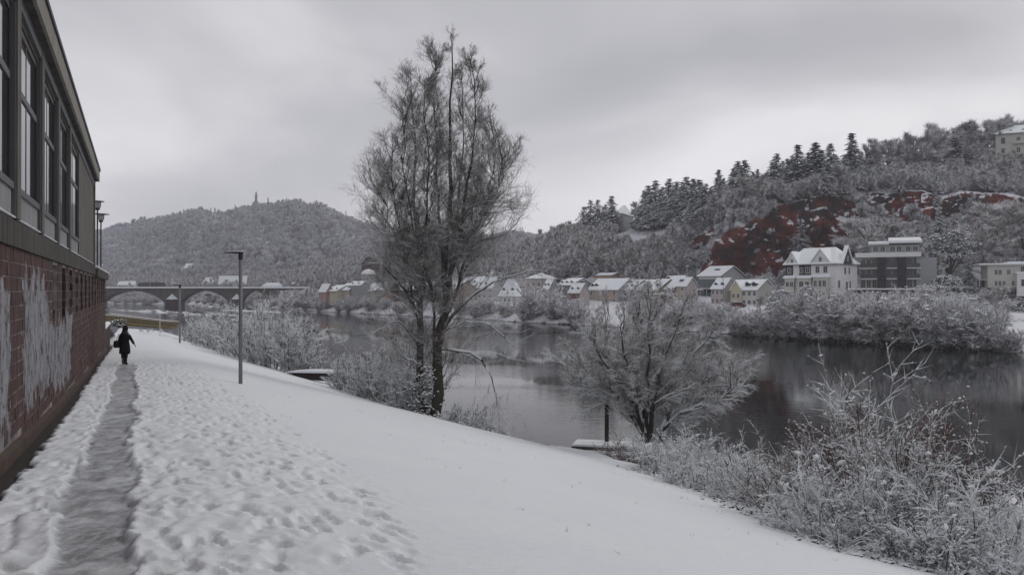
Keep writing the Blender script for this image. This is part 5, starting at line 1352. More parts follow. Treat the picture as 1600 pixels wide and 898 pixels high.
# parked cars, street lamps of the far road
def car(x, y, Y, label, rz, col):
    root = empty('parked_car', P(x, y, Y), rz, label=label, cat='car', group='cars parked in front of the village')
    mb = MB(); mb.prism([(-2.1, .3), (2.1, .3), (2.15, .7), (1.2, .9), (.7, 1.35), (-1.2, 1.4), (-1.9, .95), (-2.15, .8)], 'y', -.85, .85); mb.build('body', col, root)
    mb = MB(); mb.prism([(-1.75, .98), (-1.1, 1.32), (.62, 1.28), (1.1, .95)], 'y', -.87, .87); mb.build('windows', WDARK, root)
    mb = MB(); mb.prism([(-1.25, 1.402), (.75, 1.36), (.7, 1.5), (-.3, 1.58), (-1.2, 1.52)], 'y', -.8, .8); mb.prism([(1.2, .91), (2.1, .73), (2.05, .85), (1.25, 1.0)], 'y', -.8, .8); mb.build('snow_cover', ROOFSNOW, root)
    for sx in (-1.3, 1.35):
        for sy in (-.86, .66):
            mb = MB(); mb.prism([(.32 * math.cos(a), .32 + .32 * math.sin(a)) for a in np.linspace(0, 2 * PI, 12, endpoint=False)], 'y', sy, sy + .2)
            o = mb.build('wheel', DARKW, root); o.location = (sx, 0, 0)
car(1059, 479, 213, 'snow-covered dark car parked in front of the beige house', .3, DARKW)
car(1152, 480, 204, 'snow-covered red car parked in front of the yellow house', .3, DKRED)
POLE = m_plain('galvanised_steel', (.14, .145, .15), .15, 4, .55, metal=.3)
for x, yb, yt, Y, lab in ((1241, 530, 440, 158, 'thin dark pole standing at the far waterline below the villa'), (1130, 478, 432, 204, 'thin curved street lamp in front of the pale pink house'), (848, 475, 430, 246, 'thin street lamp by the hipped villa')):
    o = empty('street_lamp', P(x, yb, Y), label=lab, cat='lamp' if 'lamp' in lab else 'pole'); hh = (yb - yt) / F * Y
    mb = MB(); mb.tube([(0, 0, -1), (0, 0, hh * .9), (-.3, 0, hh)] if 'lamp' in lab else [(0, 0, -1), (0, 0, hh)], .07, 6); mb.build('post', DARKW, o)
    if 'lamp' in lab: mb = MB(); mb.box(-1.3, -.2, -.12, .12, hh - .05, hh + .08); mb.build('lamp_head', DARKW, o)

# ================================================================== the old bridge
def m_stone():
    m, t, b = mat('old_bridge_stone'); p = pos(t)
    c = mixc(t, noise(t, .35, 5, .65, p), (.060, .050, .044), (.17, .14, .12)); c = mixc(t, ramp(t, noise(t, 1, 4, .6, stretch(t, p, (.6, .6, .08))), [(.45, 0), (.7, .7)]), c, (.05, .042, .038))
    br = nd(t, 'ShaderNodeTexBrick'); br.inputs['Scale'].default_value = .8; br.inputs['Mortar Size'].default_value = .02
    br.inputs[1].default_value = (1, 1, 1, 1); br.inputs[2].default_value = (.82, .80, .78, 1); br.inputs[3].default_value = (.6, .6, .6, 1)
    L_(t, stretch(t, p, (1, 1, 1)), br.inputs[0]); L_(t, mixc(t, 1.0, c, br.outputs[0], 'MULTIPLY'), b.inputs['Base Color']); return m
STONE = m_stone()
def bY(x): return 425.0 + (x - 300) * .03
bl, br_ = 60, 505
B0 = np.array([PX(bl, bY(bl)), bY(bl)]); B1 = np.array([PX(br_, bY(br_)), bY(br_)])
dv = (B1 - B0); BLn = np.linalg.norm(dv); bang = math.atan2(dv[1], dv[0])
bd = empty('stone_bridge', (B0[0], B0[1], 0), bang, label='old stone arch bridge with snowy deck crossing the river in the distance', cat='bridge')
def bs(x):
    u = (x - 800) / F; d = dv / BLn; return (u * B0[1] - B0[0]) / (d[0] - u * d[1])
DECK = ZY(450.5, 425); SOFF = ZY(454.5, 425); SPR = ZY(473.0, 425); BW = 9.0
arches = [(60, 138), (156, 257), (281, 357), (376, 419), (436, 466)]
for i, (a, b_) in enumerate(arches):
    sa, sb = bs(a), bs(b_); m_ = (sa + sb) / 2; n = 20
    nxt = bs(arches[i + 1][0]) if i + 1 < len(arches) else BLn
    spr = SPR if i < 4 else ZY(462, 425)
    arc = [(m_ + (sb - sa) / 2 * q, spr + (SOFF - spr) * math.sqrt(max(0, 1 - q * q)) ** 1.5) for q in [-math.cos(PI * k / n) for k in range(n + 1)]]
    mb = MB()
    for k in range(n):
        (x0, z0), (x1, z1) = arc[k], arc[k + 1]
        mb.poly([(x0, 0, z0), (x1, 0, z1), (x1, 0, DECK), (x0, 0, DECK), (x0, BW, z0), (x1, BW, z1), (x1, BW, DECK), (x0, BW, DECK)], [(0, 1, 2, 3), (5, 4, 7, 6), (1, 0, 4, 5)], 0)
    mb.build('arch', STONE, bd)
    mb = MB()
    for k in range(n):
        (x0, z0), (x1, z1) = arc[k], arc[k + 1]; mb.poly([(x0, -.25, z0 - .01), (x1, -.25, z1 - .01), (x1, -.25, z1 + .8), (x0, -.25, z0 + .8), (x0, .0, z0 - .01), (x1, .0, z1 - .01), (x1, .0, z1 + .8), (x0, .0, z0 + .8)], [(0, 1, 2, 3), (1, 0, 4, 5), (3, 2, 6, 7)], 0)
    mb.build('arch_ring', DKWALL if i == 9 else STONE, bd)
    mb = MB(); mb.box(sb + .001, nxt - .001, 0, BW, -2, DECK - .001, 0); pr = mb.build('pier', STONE, bd)
    if i in (1, 2):
        mb = MB(); mw = 2.9 if i == 1 else 2.6; cx_ = bs((269, 370)[i - 1]); zt_ = ZY(467.5, 425)
        mb.prism([(cx_ - mw, -.26), (cx_, -3.4), (cx_ + mw, -.26)], 'z', -2, zt_, 0); mb.build('cutwater', DKWALL, bd)
        mb = MB(); mb.poly([(cx_ - mw - .3, -.1, zt_ + .01), (cx_, -3.8, zt_ + .01), (cx_ + mw + .3, -.1, zt_ + .01), (cx_, -.1, zt_ + 3.1)], [(0, 1, 3), (1, 2, 3), (0, 2, 1), (0, 3, 2)]); mb.build('cutwater_snow', ROOFSNOW, bd)
mb = MB(); mb.box(bs(135), bs(157), 0, BW, -2, DECK - .002); mb.box(-12, -.01, 0, BW, -2, DECK); mb.build('pier', STONE, bd)
mb = MB(); mb.box(-12, BLn + 6, -1.3, BW + 1.3, DECK + .001, DECK + .35, 0); mb.box(-12, BLn + 6, -1.5, -1.25, DECK + .05, DECK + .95, 1); mb.build('deck', [CONC_DK, ROOFSNOW], bd)
mb = MB()
for q in np.arange(-11, BLn + 5, 2.2): mb.box(q - .06, q + .06, -1.3, -1.2, DECK + .35, DECK + 1.6)
mb.box(-12, BLn + 6, -1.3, -1.2, DECK + 1.55, DECK + 1.65); mb.build('railing', FRAME_DK, bd)
# bus on the bridge
bx0, bx1 = bs(212), bs(253)
o = empty('articulated_bus', (0, 0, 0), 0, label='dark two-section bus crossing the stone bridge', cat='bus')
o.location = (B0[0] + dv[0] / BLn * bx0, B0[1] + dv[1] / BLn * bx0 + 2.5, DECK + .35); o.rotation_euler = (0, 0, bang)
Lb = bx1 - bx0
for a, b_ in ((0, Lb * .44), (Lb * .48, Lb)):
    mb = MB(); mb.prism([(a, .35), (b_, .35), (b_, 2.2), (b_ - .3, 2.75), (a + .1, 2.75), (a, 2.4)], 'y', 0, 2.5); mb.build('body', DARKW, o)
    mb = MB(); mb.box(a + .4, b_ - .4, -.03, 0, 1.3, 2.3); mb.build('windows', WDARK, o)
    mb = MB(); mb.box(a + .3, b_ - .5, .1, 2.4, 2.76, 2.86); mb.build('roof_snow', SLATE, o)
mb = MB(); mb.box(Lb * .44, Lb * .48, .15, 2.35, .5, 2.6); mb.build('bellows', GREYW, o)
for q in (.12, .36, .6, .88):
    mb = MB(); mb.prism([(Lb * q + .5 * math.cos(a), .5 + .5 * math.sin(a)) for a in np.linspace(0, 2 * PI, 12, endpoint=False)], 'y', -.02, .3); mb.build('wheel', FRAME_DK, o)
# houses beyond the bridge and on the wooded hill
A0 = (1, -.05)
for i, (a, b_, c, yb, ye, yr, Y, wm, lab) in enumerate([
    (184, 199, 204, 452, 445, 440, 585, LTGREY, 'small pale house beyond the bridge, left of the bus'), (200, 210, 214, 452, 445, 439.5, 590, WHITE, 'white house beyond the bridge just left of the bus'),
    (258, 272, 276, 452, 446, 441, 600, LTGREY, 'snowy house beyond the bridge just right of the bus'), (314, 332, 338, 452, 444, 434, 590, LTGREY, 'pale house with hipped snowy roof left of the long hall'),
    (408, 440, 444, 455, 448, 442.5, 480, LTGREY, 'low house with long snowy roof behind the bridge end'), (449, 468, 472, 456, 448, 441.5, 470, LTGREY, 'house with hipped snowy roof beside the round grey tree'),
    (288, 300, 306, 425, 419, 412, 700, CREAM, 'small house on the wooded hillside above the bridge'), (417, 430, 434, 427, 423, 417, 690, LTGREY, 'small house high on the wooded hill right of the street lamp')]):
    house(a, b_, c, yb, ye, yr, Y, wm, lab, A0, None, 1, 3, 0, dorm=0, chim=0, over=.4, hip=3 if i in (3, 4, 5) else 0)
house(342, 384, 388, 452, 442, 431.5, 560, GREYB, 'long hall with a broad snow-covered roof beyond the bridge', A0, None, 1, 6, 0, chim=0, over=.6)
# monument on the summit and chapel left of it
c = P(400, 322, 900); mo = empty('column_monument', (c.x, c.y, c.z), label='tall column monument with a statue on the summit of the wooded hill', cat='monument')
mb = MB(); mb.box(-3.4, 3.4, -3.4, 3.4, -10, 3.6); mb.prism([(-2.6, 3.6), (2.6, 3.6), (2.0, 5.4), (-2.0, 5.4)], 'y', -2.3, 2.3); mb.build('pedestal', GREYW, mo)
mb = MB(); mb.lathe([(1.55, 5.4), (1.35, 11.4), (1.9, 11.7), (1.9, 12.4), (1.0, 12.6)], k=10); mb.build('column', GREYW, mo)
mb = MB(); mb.lathe([(.7, 12.6), (.85, 14.2), (.6, 15.6), (.25, 16.0), (.4, 16.6), (.15, 17.3)], k=8); mb.build('statue', SLATE, mo)
c = P(300, 337, 1040); mo = empty('hilltop_building', (c.x, c.y, c.z), label='long low snowy building with a small turret on the ridge left of the summit', cat='building')
mb = MB(); mb.box(-17, 22, -5, 5, -12, 2.2, 0); mb.build('wall', LTGREY, mo); mb = MB(); mb.box(-17.5, 22.5, -5.5, 5.5, 2.21, 3.2); mb.build('roof_snow', ROOFSNOW, mo); mb = MB(); mb.lathe([(1.3, 2.2), (1.3, 5), (.3, 9)], (-11, 0, 0), 6); mb.build('turret', GREYW, mo)
# ================================================================== things on the near bank
def gz(X, Y): return float(near_z(np.array([X]), np.array([Y]))[0])
STEEL = m_plain('painted_lamp_steel', (.19, .195, .205), .12, 5, .5, metal=.2)
def walk_lamp(x, yb, yt, Y, label):
    X = PX(x, Y); z = gz(X, Y); top = ZY(yt, Y)
    o = empty('street_lamp', (X, Y, z), label=label, cat='street lamp', group='lamps along the riverside path'); h = top - z
    mb = MB(); mb.tube([(0, 0, -.3), (0, 0, h - .30)], [.075, .070], 12); mb.build('post', STEEL, o, smooth=True)
    mb = MB(); mb.tube([(0, 0, h - .30), (0, 0, h - .02)], .085, 12); mb.box(-.22, .09, -.05, .05, h - .08, h - .01); mb.build('bracket', FRAME_DK, o)
    mb = MB(); mb.prism([(-.62, h - .055), (-.20, h - .085), (-.20, h - .02), (-.62, h - .025)], 'y', -.10, .10); mb.build('lamp_head', FRAME_DK, o)
    mb = MB(); mb.prism([(-.58, h - .024), (.08, h - .008), (.05, h + .03), (-.5, h - .002)], 'y', -.06, .06); mb.build('lamp_snow', SNOW, o)
    o.scale = (.6, 1, 1) if False else (1, 1, 1); return o
walk_lamp(376, 596, 393, 30.5, 'tall grey street lamp with a flat arm standing in the snow beside the path')
walk_lamp(281, 529, 444, 67.0, 'smaller, more distant grey street lamp before the stone bridge')
# white pole
Y = 75; X = PX(250, Y); o = link('marker_pole', None); 
bpy.data.objects.remove(o); mb = MB(); mb.lathe([(.035, -.5), (.03, 2.25), (.01, 2.28)], k=8); mb.build('marker_pole', m_plain('white_paint', (.6, .6, .6), .05, 3), loc=(X, Y, ZY(527, Y)), label='thin white pole at the bank edge left of the distant lamp', cat='pole')
# terrace lamps behind the parapet
def disc_lamp(x, yt, Y, label, r=.55):
    X = PX(x, Y); top = ZY(yt, Y); base = ZY(412, Y); h = top - base
    o = empty('terrace_lamp', (X, Y, base), label=label, cat='lamp', group='lamps on the terrace behind the building')
    mb = MB(); mb.tube([(0, 0, -1.2), (0, 0, h - .55)], .05, 8); mb.build('post', FRAME_DK, o)
    mb = MB(); mb.lathe([(.12, h - .62), (.15, h - .55), (.15, h - .48), (.05, h - .46)], k=12); mb.build('collar', FRAME_DK, o)
    mb = MB(); mb.lathe([(.20, h - .45), (.24, h - .12), (.22, h - .08)], k=14); mb.build('lamp_glass', m_plain('milky_glass', (.32, .32, .33), .1, 3, .3), o, smooth=True)
    mb = MB(); mb.lathe([(.20, h - .075), (r, h - .05), (r, h - .01), (.1, h + .0)], k=20); mb.build('lamp_shade', FRAME_GR, o)
    mb = MB(); mb.lathe([(r * .96, h - .008), (r * .7, h + .05), (.05, h + .07)], k=16); mb.build('snow_cap', SNOW, o)
disc_lamp(157.5, 334, 58, 'terrace lamp with a round flat shade, the lower one beside the building corner')
disc_lamp(152, 314, 53, 'terrace lamp with a round flat shade, the higher one half hidden by the building', .42)
# mooring post and landing steps
MOSS = m_topsnow('wet_wood', (.018, .014, .012), (.05, .04, .033), .7, .9, 3, .2)
Y = 43.0
o = empty('mooring_post', P(948, 686, Y), label='dark wooden mooring post rising from the snowy landing', cat='post')
hh = 60 / F * Y; mb = MB(); mb.lathe([(.12, -1.2), (.115, hh - .1), (.09, hh), (.02, hh + .03)], k=10); mb.build('timber', MOSS, o, smooth=False)
mb = MB(); mb.lathe([(.10, hh + .0), (.08, hh + .08), (.01, hh + .10)], k=8); mb.build('snow_cap', SNOW, o)
ld = empty('landing_stage', P(940, 702, 42), math.radians(-14), label='snow-covered stone landing with dark step edges at the waterline', cat='landing')
mb = MB(); mb.box(-1.6, 2.6, -.2, 1.3, -.9, .14, 0); mb.build('platform', CONC_DK, ld)
mb = MB(); mb.prism([(-1.65, .145), (2.6, .145), (2.5, .27), (-1.5, .25)], 'y', -.12, 1.35, 0); mb.build('platform_snow', SNOW, ld)
for i in (0, 1):
    mb = MB(); mb.box(-2.3 + .5 * i, 2.0 + .4 * i, -.62 - i * .42, -.22 - i * .42, -1.0, -.10 - .22 * i, 0); st = mb.build('step', CONC_DK, ld)
    mb = MB(); mb.prism([(-2.2 + .5 * i, -.098 - .22 * i), (1.9 + .4 * i, -.098 - .22 * i), (1.7 + .4 * i, -.0 - .22 * i), (-2.0 + .5 * i, -.01 - .22 * i)], 'y', -.50 - i * .42, -.24 - i * .42, 0); mb.build('step_snow', SNOW, st)
# timber edge in the snow further up the bank
Y = 56.5; o = empty('bank_revetment', P(490, 583, Y), math.radians(-16), label='dark timber revetment showing through the snow at the bank edge', cat='revetment')
mb = MB(); mb.prism([(-1.9, .02), (-.4, -.42), (1.5, -.50), (1.6, .06), (-.8, .12)], 'y', -.35, .3); mb.build('boards', m_plain('dark_red_timber', (.03, .018, .016), .3, 4), o)
mb = MB(); mb.prism([(-2.2, .04), (1.9, .10), (1.5, .24), (-.6, .22), (-1.8, .12)], 'y', -.45, .9); mb.build('boards_snow', SNOW, o)
# yellow gangway and floating stage
YEL = m_topsnow('yellow_paint', (.20, .13, .035), (.30, .20, .06), .8, .95, 3, .3); MESHY = m_plain('yellow_brown_infill', (.10, .085, .045), .3, 6)
g0, g1 = P(171, 503, 112), P(282, 512.5, 150); dv_ = g1 - g0; L = dv_.xy.length
gw = empty('gangway', g0, math.atan2(dv_.y, dv_.x), label='yellow gangway with railings and snow leading over the water', cat='gangway'); pit = dv_.z / L
def gp(s, y, z): return (s, y, s * pit + z)
mb = MB()
for y in (0, 1.5):
    mb.poly([gp(0, y, -.15), gp(L, y, -.15), gp(L, y + .12, -.15), gp(0, y + .12, -.15), gp(0, y, .10), gp(L, y, .10), gp(L, y + .12, .10), gp(0, y + .12, .10)], [(0, 1, 5, 4), (1, 2, 6, 5), (2, 3, 7, 6), (3, 0, 4, 7), (4, 5, 6, 7), (0, 3, 2, 1)])
mb.build('side_beam', YEL, gw)
mb = MB(); mb.poly([gp(0, .1, .02), gp(L, .1, .02), gp(L, 1.5, .02), gp(0, 1.5, .02), gp(0, .1, .12), gp(L, .1, .12), gp(L, 1.5, .12), gp(0, 1.5, .12)], [(0, 1, 5, 4), (2, 3, 7, 6), (4, 5, 6, 7)]); mb.build('deck_snow', SNOW, gw)
for y in (-.01, 1.63):
    mb = MB(); mb.tube([gp(0, y, 1.12), gp(L, y, 1.12)], .055, 6); mb.tube([gp(0, y, .6), gp(L, y, .6)], .035, 6)
    for s in np.arange(0, L, 1.5): mb.tube([gp(s, y, 0), gp(s, y, 1.12)], .035, 5)
    mb.build('railing', YEL, gw)
    mb = MB(); mb.poly([gp(.1, y, .15), gp(L, y, .15), gp(L, y, .95), gp(.1, y, .95), gp(.1, y + .02, .15), gp(L, y + .02, .15), gp(L, y + .02, .95), gp(.1, y + .02, .95)], [(0, 1, 2, 3), (7, 6, 5, 4)]); mb.build('mesh_infill', MESHY, gw)
    mb = MB(); mb.poly([gp(0, y - .06, 1.17), gp(L, y - .06, 1.17), gp(L, y + .06, 1.17), gp(0, y + .06, 1.17), gp(0, y, 1.25), gp(L, y, 1.25)], [(0, 1, 5, 4), (2, 3, 4, 5), (0, 4, 3), (1, 2, 5)]); mb.build('railing_snow', SNOW, gw)
fs = empty('floating_stage', (g1.x + 1, g1.y, 0), .05, label='flat snow-covered floating stage at the end of the yellow gangway', cat='pontoon')
mb = MB(); mb.box(-1, 15, -1.5, 2.5, -.3, .45); mb.build('hull', CONC_DK, fs); mb = MB(); mb.box(-1.05, 15.05, -1.55, 2.55, .451, .6); mb.build('hull_snow', SNOW, fs)
# dark barrier by the terrace edge
hedge('low_hedge', 172, 190, 510, 9, 96, 'small dark clipped bush at the end of the low wall', 1.5, 60)
hedge('low_hedge', 181, 190, 512, 4, 88, 'tiny dark bush just right of the end of the low wall', 1.0, 60)

# ================================================================== near trees and shrubs
def px_path(pts, Y, dy, inv):
    n = len(pts); out_ = []
    for i, q in enumerate(pts): out_.append(np.array(P(q[0], q[1], Y + dy * i / max(1, n - 1))) - inv)
    return np.array(out_)
def resample(p, m):
    d = np.r_[0, np.cumsum(np.linalg.norm(np.diff(p, axis=0), axis=1))]; t = np.linspace(0, d[-1], m)
    q = np.stack([np.interp(t, d, p[:, k]) for k in range(3)], -1)
    for _ in range(2): q[1:-1] = .5 * q[1:-1] + .25 * (q[:-2] + q[2:])
    return q
def grow_tree(name, base, Y, leaders, limbs, cfg, label, cat='tree', bark=None, twig=None, seed=0):
    rng = np.random.default_rng(seed); root = empty(name, base, label=label, cat=cat); inv = np.array(base); M = 14
    Lp = np.array([resample(px_path(p, Y, dy, inv), M) for p, dy, r0, r1 in leaders]); Lr = np.array([np.linspace(1, 0, M) ** 1.35 * (r0 - r1) + r1 for p, dy, r0, r1 in leaders])
    Lp[:, 1:-1] += rng.normal(0, cfg.get('wob', .05), Lp[:, 1:-1].shape)
    Lp[:, :, 1] += 0
    parts = [(*tubes(Lp, Lr, 8), 0)]
    # extra leaders in depth
    link('trunk', mesh_np(name + '_trunk', *(lambda q: (q[0], q[1]))(join(parts)), bark or BARK, smooth=True), root)
    bp, br2, bw_ = [], [], []
    if limbs:
        Mp = np.array([resample(px_path(p, Y, dy, inv), M) for p, dy, r0, r1 in limbs]); Mr = np.array([np.linspace(r0, r1, M) for p, dy, r0, r1 in limbs])
        Mp[:, 1:-1] += rng.normal(0, .04, Mp[:, 1:-1].shape)
    # first order branches from the leaders
    P1, D1, t1, par = spawn(Lp, cfg['n1'], cfg['t0'], .99, *cfg['a1'], rng)
    hz = (P1[:, 2] - 0) / (Lp[..., 2].max()); D1 = unit(D1 + np.array([0, 0, cfg['lift']]) * (.3 + hz[:, None]))
    L1 = cfg['L1'] * rng.uniform(.5, 1.1, len(P1)) * np.interp(hz, [0, .25, .6, 1], cfg['hp'])
    b1 = curves(P1, D1, L1, 7, cfg['w1'], cfg['up'], rng)
    r1_ = np.minimum(.012 + .011 * L1, .05 * cfg.get('thick', 1)); R1 = np.linspace(1, .28, 7)[None] * r1_[:, None]
    if limbs: allb = [(Mp, Mr), (b1, R1)]
    else: allb = [(b1, R1)]
    pr = [(*tubes(p, r, 4), 0) for p, r in allb]
    s2 = []; 
    for (p, r), n2 in zip(allb, ([cfg['nl'], cfg['n2']] if limbs else [cfg['n2']])):
        P2, D2, t2, pa = spawn(p, n2, .12, 1, .35, .95, rng); Lp_ = np.linalg.norm(np.diff(p, axis=1), axis=2).sum(1)[pa]
        L2 = Lp_ * rng.uniform(*cfg.get('L2f', (.22, .48)), len(P2)) * (1.15 - .6 * t2); D2 = unit(D2 + [0, 0, cfg['lift'] * .5])
        s2.append(curves(P2, D2, L2, 5, cfg['w1'] * 1.1, cfg['up'] * .8, rng))
    s2 = np.concatenate(s2); L2 = np.linalg.norm(np.diff(s2, axis=1), axis=2).sum(1)
    k = L2 > .12; s2 = s2[k]; L2 = L2[k]
    R2 = np.linspace(1, .45, 5)[None] * (.004 + .006 * L2)[:, None] * cfg.get('thick', 1); pr.append((*tubes(s2, R2, 3), 0))
    # the snow that lies along the branches
    sw = cfg.get('snow', 0)
    if sw:
        sp_ = []
        for p, r in allb + [(s2, R2)] + [(Lp, Lr * .8)]:
            d = np.gradient(p, axis=1); d = unit(d); hzf = np.clip(1.30 - np.abs(d[..., 2]) * 1.15, .12, 1) * (.55 + .9 * rng.random(p.shape[:2]))
            rr_ = np.maximum(r, .008) * .72 * sw * hzf + .0015; sp_.append((*tubes(p + np.stack([0 * r, 0 * r, r * .9 + rr_ * .35], -1), rr_, 3), 0))
        V, Fc, _ = join(sp_); link('branch_snow', mesh_np(name + '_snow', V, Fc, SNOW, smooth=True), root)
    V, Fc, _ = join(pr); link('branches', mesh_np(name + '_branches', V, Fc, cfg.get('bm') or bark or BARK, smooth=False), root)
    P3, D3, t3, pa = spawn(s2, cfg['n3'], .1, 1, .3, 1.0, rng); L3 = np.clip(L2[pa] * rng.uniform(.35, .85, len(P3)), .15, cfg.get('L3max', 1.2))
    D3 = unit(D3 + [0, 0, cfg['lift'] * .4 + cfg.get('tipup', 0)])
    s3 = curves(P3, D3, L3, 3, .16, cfg['up'] * .7 + cfg.get('tipup', 0), rng); R3 = np.linspace(1, .5, 3)[None] * (cfg.get('tr', .0085)) * np.ones((len(s3), 1))
    pr = [(*slivers(s3[:, 0], s3[:, -1] - s3[:, 0], cfg.get('tr', .0085) * 1.25), 0)]
    P4, D4, t4, pa = spawn(s3, cfg['n4'], .15, 1, .3, .9, rng); L4 = L3[pa] * rng.uniform(.35, .75, len(P4)); L4 = np.maximum(L4, .10)
    D4 = unit(D4 + [0, 0, cfg.get('tipup', 0)])
    V4, T4 = slivers(P4, D4 * L4[:, None], cfg.get('tr', .0085) * .95); pr.append((V4, T4, 0))
    V, Fc, _ = join(pr); link('twigs', mesh_np(name + '_twigs', V, Fc, twig or TWIG), root, kind='stuff')
    return root, s3, P4, D4, L4, s2
# the tall bare tree
tY = 45.4; tb = P(676, 655, tY); tb.z = min(tb.z, gz(tb.x, tY)) - .1
leaders = [
 ([(678, 660), (683, 590), (690, 500), (697, 400), (702, 270), (706, 140), (706, 68)], 0, .34, .03),
 ([(666, 655), (660, 580), (656, 490), (654, 390), (650, 260), (643, 165), (642, 122)], 1.0, .26, .025),
 ([(690, 500), (708, 420), (728, 310), (742, 210), (745, 120), (734, 92)], -1.4, .15, .02),
 ([(660, 540), (636, 430), (618, 330), (606, 250), (614, 225)], -.8, .11, .02),
 ([(688, 520), (718, 440), (750, 350), (772, 270), (768, 190)], 1.4, .11, .02),
 ([(657, 470), (628, 400), (604, 330), (597, 285)], 1.2, .09, .018),
 ([(694, 450), (690, 330), (680, 210), (676, 130), (682, 80)], 1.6, .11, .02),
 ([(656, 480), (664, 360), (668, 240), (664, 125)], -1.6, .10, .02),
 ([(700, 430), (730, 370), (770, 320), (782, 280), (786, 245)], -.5, .09, .018),
 ([(682, 560), (672, 440), (640, 330), (626, 240), (628, 165)], -2.2, .09, .02),
 ([(686, 560), (704, 440), (716, 320), (724, 200), (720, 110)], 2.4, .10, .02),
]
limbs = [
 ([(690, 545), (720, 547), (748, 556), (768, 585), (778, 640)], -1.5, .085, .02),
 ([(690, 520), (715, 480), (745, 455), (790, 432), (838, 422)], -.8, .12, .025),
 ([(700, 418), (730, 382), (765, 372), (795, 366), (812, 340)], 1.0, .10, .02),
 ([(657, 505), (636, 455), (612, 428), (588, 408)], -1.4, .11, .02),
 ([(658, 568), (636, 562), (612, 540), (590, 508)], .6, .08, .02),
 ([(692, 520), (725, 502), (765, 505), (800, 538)], 1.4, .08, .02),
 ([(656, 470), (622, 452), (600, 460), (572, 470)], 1.0, .07, .02),
 ([(655, 420), (622, 372), (596, 360), (575, 350)], 1.8, .08, .02),
 ([(706, 350), (745, 318), (782, 312), (806, 316)], -1.6, .08, .018),
 ([(658, 540), (625, 500), (606, 506), (582, 522)], -1.6, .06, .02),
 ([(686, 600), (708, 560), (735, 528), (762, 520)], 2.2, .06, .02),
]
BARKS = m_topsnow('bark_with_snow', (.020, .016, .014), (.075, .062, .052), .25, .5, 1.2, .45, cvar=3)
big, *_r = grow_tree('tall_bare_tree', tb, tY, leaders, limbs, dict(n1=42, t0=.10, a1=(.5, 1.15), lift=.24, L1=2.45, hp=(1.25, 1.15, .92, .40), w1=.15, up=.05, n2=9, nl=20, n3=9, n4=3, L2f=(.3, .75), bm=BARKS, tr=.0056, wob=.09, L3max=.8, tipup=.0, snow=.7, thick=.62),
               'very tall bare tree with two trunks and snow-lined limbs at the river edge', seed=3)
# ivy and snow clumps round the foot of the trunks
rng = np.random.default_rng(8); n = 420; zz = rng.uniform(0, 1, n) ** 1.5 * 3.2
C = np.stack([rng.normal(-.45, .42, n) * (1.2 - .15 * zz), rng.normal(-.25, .35, n), zz], -1)
V, T = spindles(C, unit(rng.normal(size=(n, 3)) * [1, 1, .5]) * .13, .07); link('ivy', mesh_np('ivy', V, [T], m_topsnow('ivy_leaves', (.02, .022, .016), (.06, .05, .035), .2, .6, 2, .8), ), big)

# the round snow-laden tree
rY = 39.5; rb = P(1012, 700, rY); rb.z = gz(rb.x, rY) - .2
def fan(x0, y0, pts, dy, r0, r1): return ([(x0, y0)] + pts, dy, r0, r1)
yb0 = 690
leaders = [
 fan(1010, yb0, [(1008, 655), (1004, 610), (1000, 560), (998, 510), (1000, 462)], 1.2, .17, .02),
 fan(1010, yb0, [(1004, 650), (985, 615), (960, 585), (935, 555), (918, 520)], -.8, .17, .02),
 fan(1012, yb0, [(1000, 645), (968, 600), (950, 550), (945, 500), (950, 470)], .6, .13, .02),
 fan(1012, yb0, [(1018, 640), (1026, 590), (1050, 530), (1062, 490), (1075, 462)], -.6, .14, .02),
 fan(1030, yb0, [(1040, 650), (1048, 610), (1070, 570), (1100, 540), (1130, 505)], .8, .15, .02),
 fan(1030, yb0, [(1044, 660), (1068, 640), (1100, 632), (1128, 625), (1150, 600)], -1.0, .11, .02),
 fan(1012, yb0, [(1000, 660), (975, 630), (945, 625), (915, 610), (895, 585)], 1.4, .11, .02),
 fan(1014, yb0, [(1022, 620), (1030, 560), (1030, 500), (1035, 470)], 1.8, .12, .02),
 fan(1008, yb0, [(998, 640), (980, 590), (972, 530), (975, 480)], -1.6, .12, .02),
 fan(1034, yb0, [(1050, 640), (1090, 600), (1130, 580), (1158, 562)], 1.6, .11, .02),
 fan(1012, yb0, [(1010, 630), (1015, 560), (1012, 500), (1020, 455)], -2.0, .11, .02),
 fan(1010, yb0, [(990, 650), (950, 605), (915, 575), (890, 555)], .2, .11, .02),
]
TWR = m_topsnow('russet_twigs', (.10, .065, .052), (.20, .135, .11), .05, .5, 1.5, .4)
grow_tree('round_snowy_tree', rb, rY, leaders, None, dict(n1=24, t0=.16, a1=(.4, .95), lift=.10, L1=2.15, hp=(1.0, 1.1, .9, .6), w1=.13, up=.03, n2=11, n3=8, n4=3, snow=2.6, bm=m_topsnow('snow_laden_bark', (.020, .016, .014), (.06, .05, .042), .02, .32, 1.2, .4, cvar=3), tr=.0075, wob=.05, L3max=.45, thick=1.1),
          'round many-stemmed tree with heavy snow on its branches and russet twig tips', bark=m_topsnow('bark_snow_side', (.020, .016, .014), (.06, .05, .042), .05, .35, 1.2, .5, cvar=3), twig=TWR, seed=5)

